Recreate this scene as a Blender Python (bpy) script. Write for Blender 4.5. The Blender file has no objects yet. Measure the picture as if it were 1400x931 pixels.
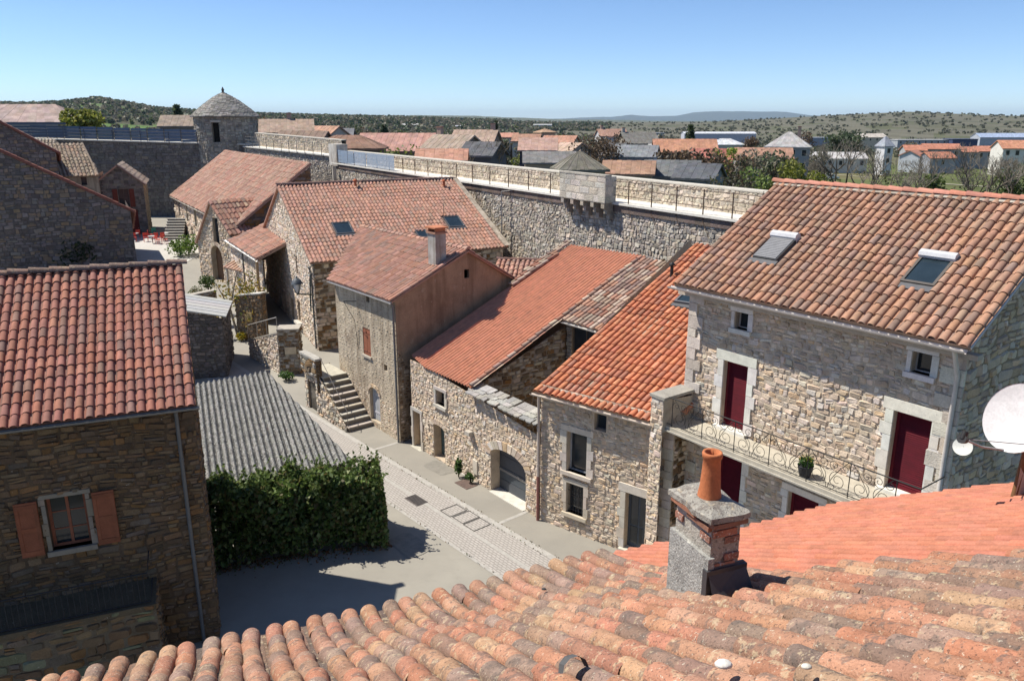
import bpy, math, random
from mathutils import Vector as V, noise as mnoise
random.seed(7)
R=random.Random(11)
U=R.uniform
scene=bpy.context.scene
COL=scene.collection
# ------------------------------------------------------------------ camera
FPX=1072.0; TH=math.atan((465.5-163)/FPX); CT,ST=math.cos(TH),math.sin(TH); HC=14.0
cam=bpy.data.objects.new('camera',bpy.data.cameras.new('camera')); COL.objects.link(cam)
cam.location=(0,0,HC); cam.rotation_euler=(math.pi/2-TH,0,0)
cam.data.sensor_width=36; cam.data.lens=36*FPX/1400; cam.data.clip_end=90000; cam.data.clip_start=.1
scene.camera=cam
# measuring helpers: pixel of the photograph -> point on a real plane
def ray(px,py):
    u=(px-700)/FPX; v=(py-465.5)/FPX
    return V((u,CT-v*ST,-ST-v*CT))
def atz(px,py,z):
    r=ray(px,py); return V((0,0,HC))+r*((z-HC)/r.z)
def aty(px,py,y):
    r=ray(px,py); return V((0,0,HC))+r*(y/r.y)
def zat(py,xy):
    v=(py-465.5)/FPX; y=xy[1]
    return HC+(-v*y*CT-y*ST)/(CT-v*ST)
def gz(x,y):
    if y<36: return 0.0
    return min(.041*(y-36),2.0)
def gnd(px,py):
    z=0
    for _ in range(12):
        p=atz(px,py,z); z=gz(p.x,p.y)
    return atz(px,py,z)
def hitv(px,py,P,d):
    r=ray(px,py); det=-r.x*d[1]+r.y*d[0]
    t=(-P[0]*d[1]+P[1]*d[0])/det
    return V((r.x*t,r.y*t,HC+r.z*t))
def A(deg): return V((math.cos(math.radians(deg)),math.sin(math.radians(deg)),0))
def perp(d): return V((-d.y,d.x,0))
# ------------------------------------------------------------------ materials
def newmat(name):
    m=bpy.data.materials.new(name); m.use_nodes=True
    nt=m.node_tree; b=nt.nodes['Principled BSDF']; return m,nt,b
def N(nt,t,**k):
    n=nt.nodes.new(t)
    for a,v in k.items(): setattr(n,a,v)
    return n
def noise(nt,co,scale,detail=4,rough=.6):
    n=N(nt,'ShaderNodeTexNoise'); n.inputs['Scale'].default_value=scale; n.inputs['Detail'].default_value=detail; n.inputs['Roughness'].default_value=rough
    nt.links.new(co,n.inputs['Vector']); return n.outputs['Fac']
def maprange(nt,s,a,b,c,d):
    n=N(nt,'ShaderNodeMapRange'); nt.links.new(s,n.inputs[0])
    for i,v in enumerate((a,b,c,d)): n.inputs[i+1].default_value=v
    return n.outputs[0]
def mix(nt,fac,a,b,mode='MIX'):
    n=N(nt,'ShaderNodeMix',data_type='RGBA',blend_type=mode)
    if isinstance(fac,(int,float)): n.inputs[0].default_value=fac
    else: nt.links.new(fac,n.inputs[0])
    for s,i in((a,6),(b,7)):
        if isinstance(s,(tuple,list)): n.inputs[i].default_value=(*s[:3],1)
        else: nt.links.new(s,n.inputs[i])
    return n.outputs[2]
def colmat(name,rough=.9,n1=6.,amt=.35,n2=45.,bump=.5,bdist=.02,spots=None,spec=.2,grime=None,streak=None):
    """base colour = per-face 'Col' attribute, varied by two noises; optional lichen spots"""
    m,nt,b=newmat(name)
    at=N(nt,'ShaderNodeAttribute',attribute_name='Col'); co=N(nt,'ShaderNodeTexCoord').outputs['Object']
    a=noise(nt,co,n1,5); c=noise(nt,co,n2,3)
    f=maprange(nt,a,.3,.7,1-amt,1+amt*.7)
    f2=maprange(nt,c,.3,.7,1-amt*.7,1+amt*.5)
    mm=N(nt,'ShaderNodeMath',operation='MULTIPLY'); nt.links.new(f,mm.inputs[0]); nt.links.new(f2,mm.inputs[1])
    cb=N(nt,'ShaderNodeCombineColor')
    for i in range(3): nt.links.new(mm.outputs[0],cb.inputs[i])
    col=mix(nt,1.0,at.outputs['Color'],cb.outputs[0],'MULTIPLY')
    if grime:
        g=noise(nt,co,grime[1],6,.65); col=mix(nt,maprange(nt,g,grime[2],grime[2]+.12,0,grime[3]),col,grime[0])
    if streak:
        mp=N(nt,'ShaderNodeMapping'); mp.inputs['Scale'].default_value=(2.6,2.6,.22); nt.links.new(co,mp.inputs['Vector']); g=noise(nt,mp.outputs[0],1.0,5,.6); col=mix(nt,maprange(nt,g,.47,.66,0,streak[1]),col,streak[0])
    if spots:
        for (sc,sn,lo,am) in spots:
            g=noise(nt,co,sn,3,.7); col=mix(nt,maprange(nt,g,lo,lo+.06,0,am),col,sc)
    nt.links.new(col,b.inputs['Base Color'])
    b.inputs['Roughness'].default_value=rough; b.inputs['Specular IOR Level'].default_value=spec
    if bump:
        bp=N(nt,'ShaderNodeBump'); bp.inputs['Strength'].default_value=bump; bp.inputs['Distance'].default_value=bdist
        ad=N(nt,'ShaderNodeMath',operation='ADD'); nt.links.new(a,ad.inputs[0]); nt.links.new(c,ad.inputs[1])
        nt.links.new(ad.outputs[0],bp.inputs['Height']); nt.links.new(bp.outputs[0],b.inputs['Normal'])
    return m
M={}
M['stone']=colmat('rubble_stone',.95,3.,.2,26.,.6,.03,grime=((.25,.2,.15),1.1,.66,.25),spots=[((.68,.62,.52),9.,.68,.5)])
M['rampart']=colmat('rampart_stone',.95,1.2,.25,14.,.7,.05,grime=((.2,.185,.165),.35,.58,.4))
M['render']=colmat('old_render',.95,1.3,.22,22.,.45,.02,grime=((.17,.12,.085),.55,.53,.55),streak=((.15,.105,.07),.6),spots=[((.40,.37,.31),3.,.64,.4)])
M['dress']=colmat('dressed_stone',.85,4.,.16,40.,.3,.01)
M['tile']=colmat('clay_tile',.85,3.5,.2,50.,.35,.01,grime=((.13,.1,.085),1.3,.6,.35))
M['mortar']=colmat('speckled_mortar',.95,7.,.25,60.,.8,.015,spots=[((.6,.58,.52),42.,.57,.75),((.1,.095,.085),26.,.575,.6)])
M['oldtile']=colmat('old_canal_tile',.92,5.,.22,75.,.9,.012,
    spots=[((.13,.105,.09),7.,.56,.6),((.55,.44,.28),11.,.585,.5),((.62,.57,.45),34.,.62,.6),((.06,.05,.045),48.,.575,.7)])
M['plain']=colmat('weathered_paint',.6,5.,.12,40.,.1,.005,spec=.4)
M['metal']=colmat('zinc_metal',.45,6.,.12,30.,.05,.003,spec=.5)
M['iron']=colmat('wrought_iron',.6,9.,.3,50.,.2,.003,spec=.4)
M['wood']=colmat('painted_wood',.7,4.,.18,30.,.25,.006)
M['asbestos']=colmat('fibre_cement',.95,9.,.22,34.,.8,.03,
    spots=[((.03,.03,.03),6.,.565,.7),((.62,.62,.57),16.,.59,.75),((.10,.03,.025),2.2,.67,.6)])
M['leaf']=colmat('leaves',.55,2.,.3,20.,0,.01,spec=.35)
_nt=M['leaf'].node_tree; _b=_nt.nodes['Principled BSDF']; _o=_nt.nodes['Material Output']; _t=_nt.nodes.new('ShaderNodeBsdfTranslucent'); _m=_nt.nodes.new('ShaderNodeMixShader'); _m.inputs[0].default_value=.35
_src=_b.inputs['Base Color'].links[0].from_socket; _nt.links.new(_src,_t.inputs['Color']); _nt.links.new(_b.outputs[0],_m.inputs[1]); _nt.links.new(_t.outputs[0],_m.inputs[2]); _nt.links.new(_m.outputs[0],_o.inputs['Surface'])
M['bark']=colmat('bark',.95,5.,.3,30.,.5,.02)
M['far']=colmat('distant_wall',.9,.8,.12,5.,.1,.02)
M['farroof']=colmat('distant_roof',.9,.7,.25,6.,.5,.08)
def glassmat(name,c,rough=.08):
    m,nt,b=newmat(name); b.inputs['Base Color'].default_value=(*c,1); b.inputs['Roughness'].default_value=rough; b.inputs['Specular IOR Level'].default_value=.5
    co=N(nt,'ShaderNodeTexCoord').outputs['Object']; f=noise(nt,co,1.5,2)
    nt.links.new(mix(nt,f,c,tuple(x*2.2+.004 for x in c)),b.inputs['Base Color']); return m
M['glass']=glassmat('window_glass',(.012,.016,.02))
M['skyglass']=glassmat('skylight_glass',(.012,.02,.026),.12)
# ------------------------------------------------------------------ mesh builder
class MB:
    def __init__(s): s.v=[];s.f=[];s.c=[];s.sm=[]
    def add(s,vs,fs,col,smooth=False):
        k=len(s.v); s.v.extend([tuple(p) for p in vs])
        for f in fs:
            s.f.append([i+k for i in f]); s.c.append(col); s.sm.append(smooth)
    def quad(s,a,b,c,d,col): s.add([a,b,c,d],[(0,1,2,3)],col)
    def box8(s,p,col):  # p: 4 bottom ccw + 4 top ccw
        s.add(p,[(3,2,1,0),(4,5,6,7),(0,1,5,4),(1,2,6,5),(2,3,7,6),(3,0,4,7)],col)
    def box(s,o,ax,ay,az,col):
        o=V(o);ax=V(ax);ay=V(ay);az=V(az)
        s.box8([o,o+ax,o+ax+ay,o+ay,o+az,o+ax+az,o+ax+ay+az,o+ay+az],col)
    def cbox(s,c,sx,sy,sz,col,d=V((1,0,0))):
        n=perp(d); o=V(c)-d*sx/2-n*sy/2; s.box(o,d*sx,n*sy,V((0,0,sz)),col)
    def tube(s,pts,rad,col,n=6,cap=True,smooth=True):
        pts=[V(p) for p in pts]; rings=[]
        if not isinstance(rad,(list,tuple)): rad=[rad]*len(pts)
        k=len(s.v); vs=[]
        prev=None
        for i,p in enumerate(pts):
            t=(pts[min(i+1,len(pts)-1)]-pts[max(i-1,0)]); t=t.normalized() if t.length>1e-9 else V((0,0,1))
            if prev is None:
                a=t.cross(V((0,0,1)));
                if a.length<.05: a=t.cross(V((1,0,0)))
                a.normalize()
            else:
                a=prev-t*prev.dot(t); a=a.normalized() if a.length>1e-6 else t.orthogonal().normalized()
            prev=a; b=t.cross(a)
            for j in range(n):
                w=2*math.pi*j/n; vs.append(p+a*math.cos(w)*rad[i]+b*math.sin(w)*rad[i])
        fs=[]
        for i in range(len(pts)-1):
            for j in range(n): fs.append((i*n+j,i*n+(j+1)%n,(i+1)*n+(j+1)%n,(i+1)*n+j))
        s.add(vs,fs,col,smooth)
        if cap:
            s.add(vs[:n],[tuple(range(n-1,-1,-1))],col); s.add(vs[-n:],[tuple(range(n))],col)
    def lathe(s,c,prof,col,n=16,smooth=True,cap=True,sx=1,sy=1):
        c=V(c); vs=[]
        for r,z in prof:
            for j in range(n):
                w=2*math.pi*j/n; vs.append(c+V((math.cos(w)*r*sx,math.sin(w)*r*sy,z)))
        fs=[(i*n+j,i*n+(j+1)%n,(i+1)*n+(j+1)%n,(i+1)*n+j) for i in range(len(prof)-1) for j in range(n)]
        s.add(vs,fs,col,smooth)
        if cap:
            s.add(vs[:n],[tuple(range(n-1,-1,-1))],col); s.add(vs[-n:],[tuple(range(n))],col)
    def prism(s,top,dz,col):
        n=len(top); top=[V(p) for p in top]; bot=[p+V(dz) for p in top]
        s.add(top+bot,[tuple(range(n)),tuple(range(2*n-1,n-1,-1))]+[(i,n+i,n+(i+1)%n,(i+1)%n) for i in range(n)],col)
    def build(s,name,mat,parent=None,org=None):
        if org is None: org=ORG.get(parent.name,V((0,0,0))) if parent is not None else V((0,0,0))
        me=bpy.data.meshes.new(name)
        ox,oy,oz=org
        me.from_pydata([(x-ox,y-oy,z-oz) for x,y,z in s.v],[],s.f)
        at=me.attributes.new('Col','FLOAT_COLOR','FACE')
        fl=[]
        for c in s.c: fl.extend((c[0],c[1],c[2],1.0))
        at.data.foreach_set('color',fl)
        me.polygons.foreach_set('use_smooth',s.sm)
        me.materials.append(M[mat] if isinstance(mat,str) else mat)
        o=bpy.data.objects.new(name,me); COL.objects.link(o)
        if parent is not None: o.parent=parent; ORG[o.name]=org
        else: o.location=org; ORG[o.name]=V(org)
        return o
ORG={}
def tag(o,label=None,cat=None,group=None,kind=None):
    if label: o['label']=label
    if cat: o['category']=cat
    if group: o['group']=group
    if kind: o['kind']=kind
    return o
def thing(name,label,cat,loc,group=None):
    o=bpy.data.objects.new(name,None); COL.objects.link(o); o.location=loc; ORG[o.name]=V(loc); o.empty_display_size=.3
    return tag(o,label,cat,group)
def jit(c,a=.15):
    k=1+U(-a,a); return (max(0,c[0]*k*(1+U(-.05,.05))),max(0,c[1]*k),max(0,c[2]*k*(1+U(-.06,.06))))
def pick(p): return jit(R.choice(p),.14)
# ------------------------------------------------------------------ masonry
def clip(poly,a,b,c):   # keep a*x+b*y<=c
    out=[]; n=len(poly)
    for i in range(n):
        p=poly[i];q=poly[(i+1)%n]; dp=a*p[0]+b*p[1]-c; dq=a*q[0]+b*q[1]-c
        if dp<=0: out.append(p)
        if dp*dq<0:
            t=dp/(dp-dq); out.append((p[0]+t*(q[0]-p[0]),p[1]+t*(q[1]-p[1])))
    return out
def area(p): return abs(sum(p[i][0]*p[(i+1)%len(p)][1]-p[(i+1)%len(p)][0]*p[i][1] for i in range(len(p))))/2 if len(p)>2 else 0
def cliphull(poly,hull):
    n=len(hull)
    for i in range(n):
        p,q=hull[i],hull[(i+1)%n]; dx,dy=q[0]-p[0],q[1]-p[1]
        poly=clip(poly,dy,-dx,dy*p[0]-dx*p[1])
        if len(poly)<3: return []
    return poly
class Fr:
    """wall frame: a along the wall, z up, d outwards"""
    def __init__(s,P,u): s.P=V((P[0],P[1],0)); s.u=V((u[0],u[1],0)).normalized(); s.n=V((s.u.y,-s.u.x,0))
    def pt(s,a,z,d=0): return s.P+s.u*a+V((0,0,z))+s.n*d
    def hit(s,px,py):
        p=hitv(px,py,s.P,s.u); return ((p-s.P).dot(s.u),p.z)
    def box(s,mb,a0,a1,z0,z1,d0,d1,col):
        mb.box8([s.pt(a0,z0,d1),s.pt(a1,z0,d1),s.pt(a1,z0,d0),s.pt(a0,z0,d0),s.pt(a0,z1,d1),s.pt(a1,z1,d1),s.pt(a1,z1,d0),s.pt(a0,z1,d0)],col)
STY=dict(ch=.15,sw=.29,gap=.009,prot=(.015,.055),cut=.17,pal=[(.50,.42,.32),(.44,.36,.27),(.56,.48,.38),(.38,.31,.23),(.48,.38,.27)],mortar=(.25,.20,.15),wav=.045,split=.2)
def sty(**k): d=dict(STY); d.update(k); return d
def stones(mb,fr,hull,holes,st):
    z0=min(p[1] for p in hull)-.1; z1=max(p[1] for p in hull); a0=min(p[0] for p in hull); a1=max(p[0] for p in hull)
    ph=[U(0,6.28) for _ in range(4)]; w=st['wav']
    def wv(a,z): return w*(math.sin(.8*a+1.1*z+ph[0])+.7*math.sin(1.9*a-.9*z+ph[1])+.5*math.sin(4.1*a+2.3*z+ph[2]))
    z=z0
    while z<z1:
        h=st['ch']*U(.6,1.5); a=a0-U(0,st['sw'])
        while a<a1:
            wd=st['sw']*U(.5,1.75); pcs=[(a,z,a+wd,z+h)]
            r=U(0,1)
            if r<st['split'] and h>st['ch']*.8:
                k=U(.35,.65); pcs=[(a,z,a+wd,z+h*k),(a,z+h*k,a+wd,z+h)]
            if st['split'] and wd>st['sw']*.9 and U(0,1)<.22:
                k=U(.4,.6); pcs=[(x0,y0,x0+(x1-x0)*k,y1) for x0,y0,x1,y1 in pcs]+[(x0+(x1-x0)*k,y0,x1,y1) for x0,y0,x1,y1 in pcs]
            for (x0,y0,x1,y1) in pcs:
                j=min(x1-x0,y1-y0)*.13
                q=[(x0+U(-j,j),y0+U(-j,j)),(x1+U(-j,j),y0+U(-j,j)),(x1+U(-j,j),y1+U(-j,j)),(x0+U(-j,j),y1+U(-j,j))]
                q=[(p[0],p[1]+wv(*p)) for p in q]
                q=cliphull(q,hull)
                if len(q)<3: continue
                for (ha,hz,hb,hz1) in holes:
                    if max(p[0] for p in q)<=ha or min(p[0] for p in q)>=hb or max(p[1] for p in q)<=hz or min(p[1] for p in q)>=hz1: continue
                    q=max((clip(q,1,0,ha),clip(q,-1,0,-hb),clip(q,0,1,hz),clip(q,0,-1,-hz1)),key=area)
                    if len(q)<3: break
                if len(q)<3 or area(q)<.0018: continue
                cx=sum(p[0] for p in q)/len(q); cy=sum(p[1] for p in q)/len(q)
                g=st['gap']; s1=max(.5,1-2*g/max(.05,min(x1-x0,y1-y0)))
                q=[(cx+(p[0]-cx)*s1,cy+(p[1]-cy)*s1) for p in q]
                if st['cut']>0:
                    r2=[]; n=len(q); c=st['cut']
                    for i in range(n):
                        p,qq=q[i],q[(i+1)%n]; k1=c*U(.5,1.2);k2=c*U(.5,1.2)
                        r2.append((p[0]+(qq[0]-p[0])*k1,p[1]+(qq[1]-p[1])*k1)); r2.append((qq[0]+(p[0]-qq[0])*k2,qq[1]+(p[1]-qq[1])*k2))
                    q=r2
                n=len(q); d=U(*st['prot']); si=U(.72,.88); tl=st.get('tilt',1); tx,ty=U(-.2,.2)*tl,U(-.22,.22)*tl
                vs=[fr.pt(p[0],p[1],-.01) for p in q]+[fr.pt(cx+(p[0]-cx)*si,cy+(p[1]-cy)*si,max(.004,d+tx*(p[0]-cx)+ty*(p[1]-cy))) for p in q]
                col=pick(st['pal'])
                mb.add(vs,[tuple(range(n,2*n))]+[(i,(i+1)%n,n+(i+1)%n,n+i) for i in range(n)],col)
            a+=wd
        z+=h
def wall(mb,P,u,L,z0,prof,holes=(),st=STY,plaster=None,nostone=False):
    """masonry wall face. prof: [(a,z)..] top line from a=0 to a=L. holes: dicts a0,z0,a1,z1,depth,(arch rise)"""
    fr=Fr(P,u); hull=[(0,z0),(L,z0)]+[p for p in reversed(prof)]
    mc=plaster or st['mortar']
    us=sorted(set([0,L]+[h[k] for h in holes for k in('a0','a1')]+[p[0] for p in prof])); zs=sorted(set([z0,max(p[1] for p in prof)]+[h[k] for h in holes for k in('z0','z1')]))
    for i in range(len(us)-1):
        for j in range(len(zs)-1):
            ca=(us[i]+us[i+1])/2; cz=(zs[j]+zs[j+1])/2
            if any(h['a0']<ca<h['a1'] and h['z0']<cz<h['z1'] for h in holes): continue
            q=cliphull([(us[i],zs[j]),(us[i+1],zs[j]),(us[i+1],zs[j+1]),(us[i],zs[j+1])],hull)
            if len(q)>2 and area(q)>1e-4: mb.add([fr.pt(*p) for p in q],[tuple(range(len(q)))],mc)
    ex=[]
    for h in holes:
        a0,a1,b0,b1,dp=h['a0'],h['a1'],h['z0'],h['z1'],h.get('depth',.25); rise=h.get('arch',0)
        rc=h.get('reveal',mc)
        m=h.get('margin',0.0)
        if rise:
            n=10; cx=(a0+a1)/2; hw=(a1-a0)/2
            arc=[(cx-hw*math.cos(math.pi*k/n),b1-rise+rise*math.sin(math.pi*k/n)) for k in range(n+1)]
            for k in range(n):
                p,q=arc[k],arc[k+1]
                if b1-min(p[1],q[1])>1e-4: mb.add([fr.pt(p[0],p[1]),fr.pt(q[0],q[1]),fr.pt(q[0],b1+.001),fr.pt(p[0],b1+.001)],[(0,1,2,3)],mc)
                mb.quad(fr.pt(p[0],p[1],0),fr.pt(p[0],p[1],-dp),fr.pt(q[0],q[1],-dp),fr.pt(q[0],q[1],0),rc)
            t=h.get('vous',.28); zc=b1-rise; nv=max(7,int((a1-a0)/.19)+3)
            for k in range(nv):
                w0=math.pi*(k+.06)/nv; w1=math.pi*(k+.94)/nv
                f=lambda w,o:(cx-(hw+o)*math.cos(w),zc+(rise+o)*math.sin(w))
                q=[f(w0,.0),f(w1,.0),f(w1,t),f(w0,t)]; q=[(x,max(y,zc)) for x,y in q]
                vs=[fr.pt(p[0],p[1],-.01) for p in q]+[fr.pt(p[0],p[1],.045+U(0,.015)) for p in q]
                mb.add(vs,[(4,5,6,7)]+[(i,(i+1)%4,4+(i+1)%4,4+i) for i in range(4)],pick(st['pal']))
            ex.append((a0-m,b0-m,a1+m,b1+.02))
            zt=zc
        else:
            ex.append((a0-m,b0-m,a1+m,b1+m)); zt=b1
            mb.quad(fr.pt(a0,b1),fr.pt(a0,b1,-dp),fr.pt(a1,b1,-dp),fr.pt(a1,b1),rc)
        mb.quad(fr.pt(a0,b0),fr.pt(a0,b0,-dp),fr.pt(a0,zt,-dp),fr.pt(a0,zt),rc)
        mb.quad(fr.pt(a1,b0,-dp),fr.pt(a1,b0),fr.pt(a1,zt),fr.pt(a1,zt,-dp),rc)
        mb.quad(fr.pt(a0,b0,-dp),fr.pt(a0,b0),fr.pt(a1,b0),fr.pt(a1,b0,-dp),rc)
    if not nostone: stones(mb,fr,hull,ex,st)
    return fr
def surround(fr,h,w,par,col=(.52,.48,.42),sill=True,name='stone_surround',lint=None,pr=.05,mat='dress'):
    mb=MB(); a0,a1,b0,b1=h['a0'],h['a1'],h['z0'],h['z1']; lw=lint or w; g=.006
    def blk(x0,x1,y0,y1): fr.box(mb,x0+g,x1-g,y0+g,y1-g,-.03,pr+U(0,.008),jit(col,.09))
    blk(a0-w*1.15,a1+w*1.15,b1,b1+lw)
    z=b0; k=0
    while z<b1-.05:
        hh=min(U(.32,.5),b1-z)
        if b1-z-hh<.15: hh=b1-z
        e=w*(1.25 if k%2 else .85)
        blk(a0-e,a0,z,z+hh); e=w*(.85 if k%2 else 1.25); blk(a1,a1+e,z,z+hh); z+=hh; k+=1
    if sill: fr.box(mb,a0-w,a1+w,b0-.13,b0,-.2,pr+.06,jit(col,.05))
    else: fr.box(mb,a0-w*.6,a1+w*.6,b0-.1,b0+.012,-.24,pr+.12,jit(col,.05))
    return mb.build(name,mat,par)
def window(fr,h,par,fcol=(.3,.28,.25),nx=2,nz=3,name='window',glass='glass',fw=.05,curtain=None):
    mb=MB(); a0,a1,b0,b1=h['a0'],h['a1'],h['z0'],h['z1']; d=-h.get('depth',.25)+.05
    fr.box(mb,a0,a1,b0,b0+fw,d-.04,d,fcol); fr.box(mb,a0,a1,b1-fw,b1,d-.04,d,fcol)
    fr.box(mb,a0,a0+fw,b0+fw,b1-fw,d-.04,d,fcol); fr.box(mb,a1-fw,a1,b0+fw,b1-fw,d-.04,d,fcol)
    for i in range(1,nx):
        x=a0+(a1-a0)*i/nx; fr.box(mb,x-fw*.45,x+fw*.45,b0+fw,b1-fw,d-.04,d+.004,fcol)
    for i in range(1,nz):
        z=b0+(b1-b0)*i/nz
        for k in range(nx):
            xa=a0+(a1-a0)*k/nx+fw*.5; xb=a0+(a1-a0)*(k+1)/nx-fw*.5
            fr.box(mb,xa,xb,z-.014,z+.014,d-.03,d-.006,fcol)
    o=mb.build(name,'wood',par); p=MB(); p.quad(fr.pt(a0,b0,d-.022),fr.pt(a1,b0,d-.022),fr.pt(a1,b1,d-.022),fr.pt(a0,b1,d-.022),(.02,.02,.02)); p.build('pane',glass,o)
    return o
def door(fr,h,par,col,kind='plank',name='door',mat='wood',handle=True):
    mb=MB(); a0,a1,b0,b1=h['a0'],h['a1'],h['z0'],h['z1']; d=-h.get('depth',.25)+.06; rise=h.get('arch',0)
    b1e=b1-(.0 if not rise else 0)
    fr.box(mb,a0,a1,b0,b1e,d-.06,d,col)
    if kind=='louvre1':
        for (p,q,r,s) in((a0,a0+.08,b0,b1e),(a1-.08,a1,b0,b1e),(a0+.08,a1-.08,b0,b0+.12),(a0+.08,a1-.08,b1e-.1,b1e)): fr.box(mb,p,q,r,s,d,d+.035,col)
        z=b0+.14
        while z<b1e-.14:
            mb.add([fr.pt(a0+.08,z,d+.034),fr.pt(a1-.08,z,d+.034),fr.pt(a1-.08,z+.045,d+.004),fr.pt(a0+.08,z+.045,d+.004)],[(0,1,2,3)],jit(col,.08)); z+=.055
    if kind=='plank':
        n=max(3,int((a1-a0)/.16)); w=(a1-a0)/n
        for i in range(n): fr.box(mb,a0+i*w+.008,a0+(i+1)*w-.008,b0+.03,b1e-.02,d,d+.018,jit(col,.12))
        for z in(b0+.35,b0+(b1-b0)*.75): fr.box(mb,a0+.05,a1-.05,z,z+.1,d+.018,d+.034,jit(col,.1))
    elif kind=='louvre':
        mid=(a0+a1)/2
        for (x0,x1) in((a0,mid-.006),(mid+.006,a1)):
            for (p,q,r,s) in((x0,x0+.07,b0,b1e),(x1-.07,x1,b0,b1e),(x0+.07,x1-.07,b0,b0+.12),(x0+.07,x1-.07,b1e-.1,b1e),(x0+.07,x1-.07,(b0+b1)/2-.05,(b0+b1)/2+.05)): fr.box(mb,p,q,r,s,d,d+.035,col)
            z=b0+.14
            while z<b1e-.13:
                if abs(z-(b0+b1)/2)>.08: 
                    q=[fr.pt(x0+.07,z,d+.03),fr.pt(x1-.07,z,d+.03),fr.pt(x1-.07,z+.045,d+.004),fr.pt(x0+.07,z+.045,d+.004)]; mb.add(q,[(0,1,2,3)],jit(col,.06))
                z+=.055
    elif kind=='panel':
        n=4
        for k in range(n):
            z0=b0+(b1e-b0)*k/n; z1=b0+(b1e-b0)*(k+1)/n; fr.box(mb,a0+.02,a1-.02,z0+.012,z1-.012,d,d+.016,jit(col,.06))
    o=mb.build(name,mat,par)
    if handle:
        hb=MB(); fr.box(hb,a1-.16,a1-.13,b0+1.0,b0+1.12,d+.034,d+.07,(.25,.22,.18)); hb.build('handle','metal',o)
    return o
def shutter(fr,a0,a1,z0,z1,par,col,d=.05,louvre=False):
    mb=MB(); fr.box(mb,a0,a1,z0,z1,d,d+.035,col)
    n=3; w=(a1-a0)/n
    fr.box(mb,a0+.01,a1-.01,z0+.05,z0+.15,d+.035,d+.05,jit(col)); fr.box(mb,a0+.01,a1-.01,z1-.16,z1-.06,d+.035,d+.05,jit(col)); 
    fr.box(mb,a0+.01,a0+.09,z0+.15,z1-.16,d+.035,d+.048,jit(col)); fr.box(mb,a1-.09,a1-.01,z0+.15,z1-.16,d+.035,d+.048,jit(col)); fr.box(mb,a0+.09,a1-.09,(z0+z1)/2-.05,(z0+z1)/2+.05,d+.035,d+.046,jit(col))
    return mb.build('shutter','wood',par)
# ------------------------------------------------------------------ roofs
class RF:
    """roof frame: u along the eave, v up the slope, h off the plane"""
    def __init__(s,O,e,s3): s.O=V(O); s.e=V(e).normalized(); s.s=V(s3).normalized(); s.n=s.e.cross(s.s).normalized()
    def pt(s,u,v,h=0): return s.O+s.e*u+s.s*v+s.n*h
    def uv(s,P):
        d=V(P)-s.O; a=s.e.dot(s.s); x=d.dot(s.e); y=d.dot(s.s); k=1-a*a; return ((x-a*y)/k,(y-a*x)/k)
    def hit(s,px,py):
        r=ray(px,py); c=V((0,0,HC)); t=(s.O-c).dot(s.n)/r.dot(s.n); return s.uv(c+r*t)
def vrange(poly,u):
    vs=[]; n=len(poly)
    for i in range(n):
        p,q=poly[i],poly[(i+1)%n]
        if (p[0]-u)*(q[0]-u)<0: vs.append(p[1]+(q[1]-p[1])*(u-p[0])/(q[0]-p[0]))
    return (min(vs),max(vs)) if len(vs)>=2 else None
def tiles(mb,rf,poly,sp,co,pal,r=None,seg=6,jt=.01,pan=None,prof=None,holes=(),lift=.022,skew=0,sag=.012,cap=True,colj=.14,open_end=False):
    u0=min(p[0] for p in poly); u1=max(p[0] for p in poly); n=max(1,round((u1-u0)/sp)); sp=(u1-u0)/n; r=r or sp*.385
    prof=prof or (lambda v:0); pal2=pan or pal
    ph=U(0,6)
    for i in range(n):
        u=u0+(i+.5)*sp; vr=vrange(poly,u)
        if not vr: continue
        v=vr[0]; off=U(-.02,.02) if jt>.012 else U(-.004,.004)
        while v<vr[1]-.02:
            ve=min(v+co,vr[1]); vm=(v+ve)/2
            if any(a<u<b and c<vm<d for a,b,c,d in holes): v+=co; continue
            sg=sag*(math.sin(u*1.3+ph)+math.sin(v*1.7+u*.5+ph))
            h0=prof(v)+sg; h1=prof(ve)+sg
            # pan
            c=jit(R.choice(pal2),colj)
            w=sp/2
            mb.add([rf.pt(u-w,v-.02,h0+.014),rf.pt(u+w,v-.02,h0+.014),rf.pt(u+w,ve,h1),rf.pt(u-w,ve,h1),rf.pt(u-w,v-.02,h0-.01),rf.pt(u+w,v-.02,h0-.01)],[(0,1,2,3),(4,5,1,0)],c)
            # cover
            c=jit(R.choice(pal),colj)
            r0=r*(1.07+U(-.02,.02)); r1=r*.88; du=U(-jt,jt)+off; du2=U(-jt,jt)*.6+off; dh=U(0,jt*.8); vs=[]
            vl=v-.05+(U(-jt,jt)*2)
            for k in range(seg+1):
                w=math.pi*k/seg; vs.append(rf.pt(u+du-math.cos(w)*r0,vl,h0+lift+dh+math.sin(w)*r0*.92-.012))
            for k in range(seg+1):
                w=math.pi*k/seg; vs.append(rf.pt(u+du2-math.cos(w)*r1,ve+.02,h1+math.sin(w)*r1*.9))
            fs=[(k,k+1,seg+2+k,seg+1+k) for k in range(seg)]
            mb.add(vs,fs,c,True)
            if cap:
                if open_end:
                    t=.016; vi=[]
                    for k in range(seg+1):
                        w=math.pi*k/seg; vi.append(rf.pt(u+du-math.cos(w)*(r0-t),vl,h0+lift+dh+math.sin(w)*(r0-t)*.92-.012))
                    mb.add(vs[:seg+1]+vi,[(k+1,k,seg+1+k,seg+2+k) for k in range(seg)],c)
                else:
                    mb.add(vs[:seg+1],[tuple(range(seg,-1,-1))],c)
            v+=co
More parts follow.
